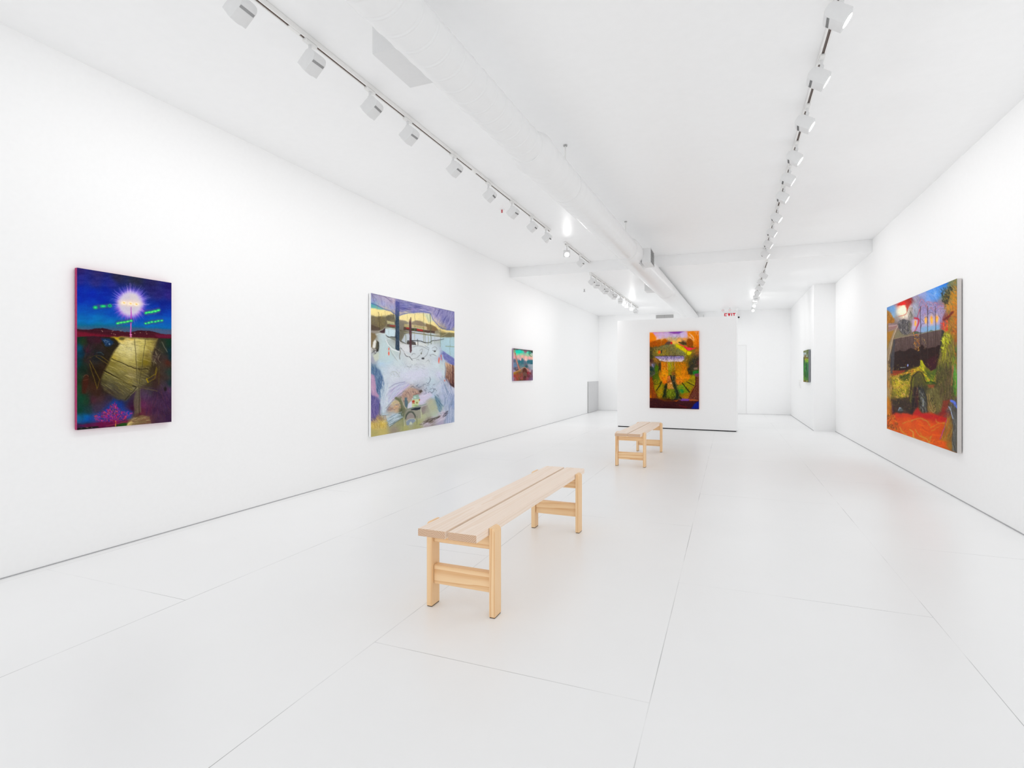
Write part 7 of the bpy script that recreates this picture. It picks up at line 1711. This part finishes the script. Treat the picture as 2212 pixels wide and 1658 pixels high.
obj('letters', letters(BM(), -0.152, 2.858, 0.155, 0.076, 0.018, 0.024, -0.0205), paint('red_sign_letters', (206, 36, 54), 0.5, 0.2, 0), sg)
for q in (-0.19, 0.0, 0.19):
    lp = obj('lamp_head', tube(BM(), (q, -0.027, 3.098), (q, -0.085, 3.096), 0.034, 0.040, n=18), M['reg'], sg, smooth=True)
    obj('lamp_face', tube(BM(), (q, -0.0855, 3.096), (q, -0.088, 3.096), 0.034, n=18), M['white'] if q > 0.1 else paint('pale_pink_lens', (232, 214, 214), 0.3, 0.4, 0), lp)

c = thing('security_camera', 'tiny black and white security camera on the far wall beside the red-lettered sign', 'camera', (0.27, Y_FAR, 2.96))
obj('bracket', bx(-0.10, 0.04, -0.10, 0, 0.045, 0.065), M['white'], c)
obj('camera_body', tube(BM(), (0, -0.05, 0.047), (0, -0.06, 0.0), 0.030, n=16), M['white'], c, smooth=True)
obj('lens_dome', dome(BM(), (0, -0.062, 0.006), 0.032, (0, -0.5, -1)), M['black'], c, smooth=True)

g = thing('vent_grille', 'grey two-panel vent grille high on the far wall above the partition', 'vent', (-1.93, Y_FAR, 3.075))
obj('grille_frame', bx(-0.27, 0.27, -0.014, -0.006, -0.052, 0.052), M['grey'], g)
for s in (-1, 1):
    bm = BM()
    a, b2 = sorted((s * 0.006, s * 0.258))
    for i in range(9):
        z = -0.042 + 0.0105 * i
        box(bm, a, b2, -0.020, -0.0145, z - 0.004, z + 0.004)
    obj('louver_panel', bm, M['grille'], g)
obj('duct_boot', bx(-0.26, 0.26, -0.006, 0.0, -0.046, 0.046), M['grille'], g)

p = thing('wall_conduit', 'thin white pipe stub on the far wall left of the red-lettered sign', 'pipe', (-0.74, Y_FAR, 0))
obj('pipe', tube(BM(), (0, -0.02, 2.4), (0, -0.02, 3.08), 0.012, n=12), M['reg'], p, smooth=True)
obj('pipe_clip', bx(-0.03, 0.03, -0.034, 0, 2.60, 2.63), M['reg'], p)

s = thing('sprinkler_head', 'tiny red sprinkler head hanging from the ceiling beside the left track', 'sprinkler', (-2.73, 6.46, Z_CEIL))
obj('escutcheon', tube(BM(), (0, 0, -0.006), (0, 0, 0), 0.034, n=18), M['white'], s, smooth=True)
obj('sprinkler_body', tube(BM(), (0, 0, -0.040), (0, 0, -0.006), 0.005, n=12), M['red'], s, smooth=True)
obj('deflector', tube(BM(), (0, 0, -0.043), (0, 0, -0.0405), 0.012, n=16), M['red'], s, smooth=True)
bm = BM()
box(bm, -0.011, -0.008, -0.002, 0.002, -0.0404, -0.012)
box(bm, 0.008, 0.011, -0.002, 0.002, -0.0404, -0.012)
box(bm, -0.011, 0.011, -0.002, 0.002, -0.012, -0.009)
obj('frame_arms', bm, M['red'], s)
s = thing('sprinkler_head', 'tiny grey sprinkler head under the lower ceiling beside the far left track', 'sprinkler', (-3.07, 12.1, Z_CEIL_FAR))
obj('escutcheon', tube(BM(), (0, 0, -0.006), (0, 0, 0), 0.034, n=18), M['white'], s, smooth=True)
obj('sprinkler_body', tube(BM(), (0, 0, -0.055), (0, 0, -0.006), 0.012, n=12), M['grey'], s, smooth=True)
obj('deflector', tube(BM(), (0, 0, -0.062), (0, 0, -0.056), 0.026, n=16), M['grey'], s, smooth=True)

w = thing('metal_panel', 'low grey sheet panel against the left wall in the far corner', 'panel', (X_LEFT, 0, 0))
obj('sheet', bx(0.0035, 0.018, 16.58, 18.0, 0.008, 0.98), M['panel'], w)
obj('edge_trim', bx(0.0035, 0.021, 16.57, 16.58, 0.008, 0.985), M['grey'], w)

w = thing('wall_plate', 'small white wall plate on the right wall under the narrow green painting', 'wall plate', (X_RIGHT_FAR, 15.66, 0.97))
obj('cover_plate', bx(-0.022, 0, -0.07, 0.07, -0.10, 0.10), M['white'], w, bevel=0.004)
obj('rocker', bx(-0.027, -0.0215, -0.03, 0.03, -0.05, 0.05), M['reg'], w, bevel=0.002)
# ------------------------------------------------------------------ canvases
def canvas_material(name):
    k = NT(name)
    at = k.n('ShaderNodeVertexColor', layer_name='paint')
    k.l(at.outputs['Color'], k.b.inputs['Base Color'])
    k.b.inputs['Roughness'].default_value = 0.6
    k.b.inputs['Specular IOR Level'].default_value = 0.06
    tc = k.n('ShaderNodeTexCoord')
    nz = k.n('ShaderNodeTexNoise')
    nz.inputs['Scale'].default_value = 90
    nz.inputs['Detail'].default_value = 3
    k.l(tc.outputs['Object'], nz.inputs['Vector'])
    k.bump(nz.outputs['Fac'], 0.06, 0.003)
    return k.m


CANVAS = canvas_material('oil_paint_on_canvas')


def painting(name, label, loc, rotz, w, h, depth, art, edge, group='landscape paintings'):
    """local x to the right along the picture, y towards the wall, z up; origin bottom centre of the face"""
    t = thing(name, label, 'painting', loc, rotz, group)
    rgb = art
    nh, nw = rgb.shape[:2]
    xs = np.linspace(-w / 2, w / 2, nw)
    zs = np.linspace(h, 0, nh)
    co = np.zeros((nh, nw, 3), np.float32)
    co[..., 0] = xs[None, :]
    co[..., 2] = zs[:, None]
    idx = np.arange(nh * nw, dtype=np.int32).reshape(nh, nw)
    q = np.stack([idx[:-1, :-1], idx[1:, :-1], idx[1:, 1:], idx[:-1, 1:]], -1).reshape(-1, 4)
    me = bpy.data.meshes.new('painted_face')
    me.vertices.add(nh * nw)
    me.vertices.foreach_set('co', co.reshape(-1))
    me.loops.add(q.size)
    me.loops.foreach_set('vertex_index', q.reshape(-1))
    me.polygons.add(len(q))
    me.polygons.foreach_set('loop_start', np.arange(0, q.size, 4, dtype=np.int32))
    me.update(calc_edges=True)
    ca = me.color_attributes.new('paint', 'FLOAT_COLOR', 'POINT')
    c = np.clip(rgb / 255.0, 0, 1)
    lin = np.where(c <= 0.04045, c / 12.92, ((c + 0.055) / 1.055) ** 2.4)
    buf = np.ones((nh * nw, 4), np.float32)
    buf[:, :3] = lin.reshape(-1, 3)
    ca.data.foreach_set('color', buf.reshape(-1))
    me.materials.append(CANVAS)
    f = bpy.data.objects.new('painted_face', me)
    COL.objects.link(f)
    f.parent = t
    obj('canvas_edge', bx(-w / 2, w / 2, 0.0006, depth - 0.008, 0, h), edge, t, bevel=0.0025)
    obj('stretcher', bx(-w / 2 + 0.03, w / 2 - 0.03, depth - 0.008, depth - 0.002, 0.03, h - 0.03), M['dark'], t)
    return t


L90, R90 = PI / 2, -PI / 2
D1_, D2_, D3_, D6_, D5_, D4_ = 0.034, 0.040, 0.032, 0.046, 0.046, 0.035
painting('painting', 'tall night landscape painting with a glowing white orb, nearest on the left wall', (X_LEFT + D1_, 2.622, 0.8675), L90, 0.664, 1.091, D1_, art_night(), paint('magenta_canvas_edge', (176, 66, 110), 0.6, 0.2, 0.05, 60, var=0.03))
painting('painting', 'large pale snowy landscape painting in the middle of the left wall', (X_LEFT + D2_, 6.582, 0.4705), L90, 2.166, 1.758, D2_, art_snow(), paint('white_canvas_edge', (240, 241, 241), 0.6, 0.2, 0.03, 60))
painting('painting', 'small turquoise and pink seaside painting, farthest on the left wall', (X_LEFT + D3_, 10.812, 1.09), L90, 1.172, 0.664, D3_, art_boat(), paint('mauve_canvas_edge', (176, 152, 178), 0.6, 0.2, 0.03, 60))
painting('painting', 'large painting with a dark brown wall and orange ground, on the right wall', (X_RIGHT - D6_, 7.786, 0.469), R90, 2.529, 1.704, D6_, art_barrier(), paint('raw_grey_canvas_edge', (205, 200, 197), 0.7, 0.15, 0.05, 60, var=0.03))
painting('painting', 'small green painting with grey edges, at the far end of the right wall', (X_RIGHT_FAR - D5_, 14.217, 1.0415), R90, 0.898, 0.740, D5_, art_green(), paint('grey_canvas_edge', (134, 138, 142), 0.7, 0.15, 0.03, 60))
ct, sn = math.cos(PA), math.sin(PA)
u0 = (0.756 + 1.825) / 2
painting('painting', 'tall orange and green landscape painting with a pond, on the partition wall', (PX + ct * u0 + sn * D4_, PY + sn * u0 - ct * D4_, 0.4605), PA, 1.068, 1.712, D4_, art_autumn(), paint('salmon_canvas_edge', (226, 160, 140), 0.6, 0.2, 0.03, 60))
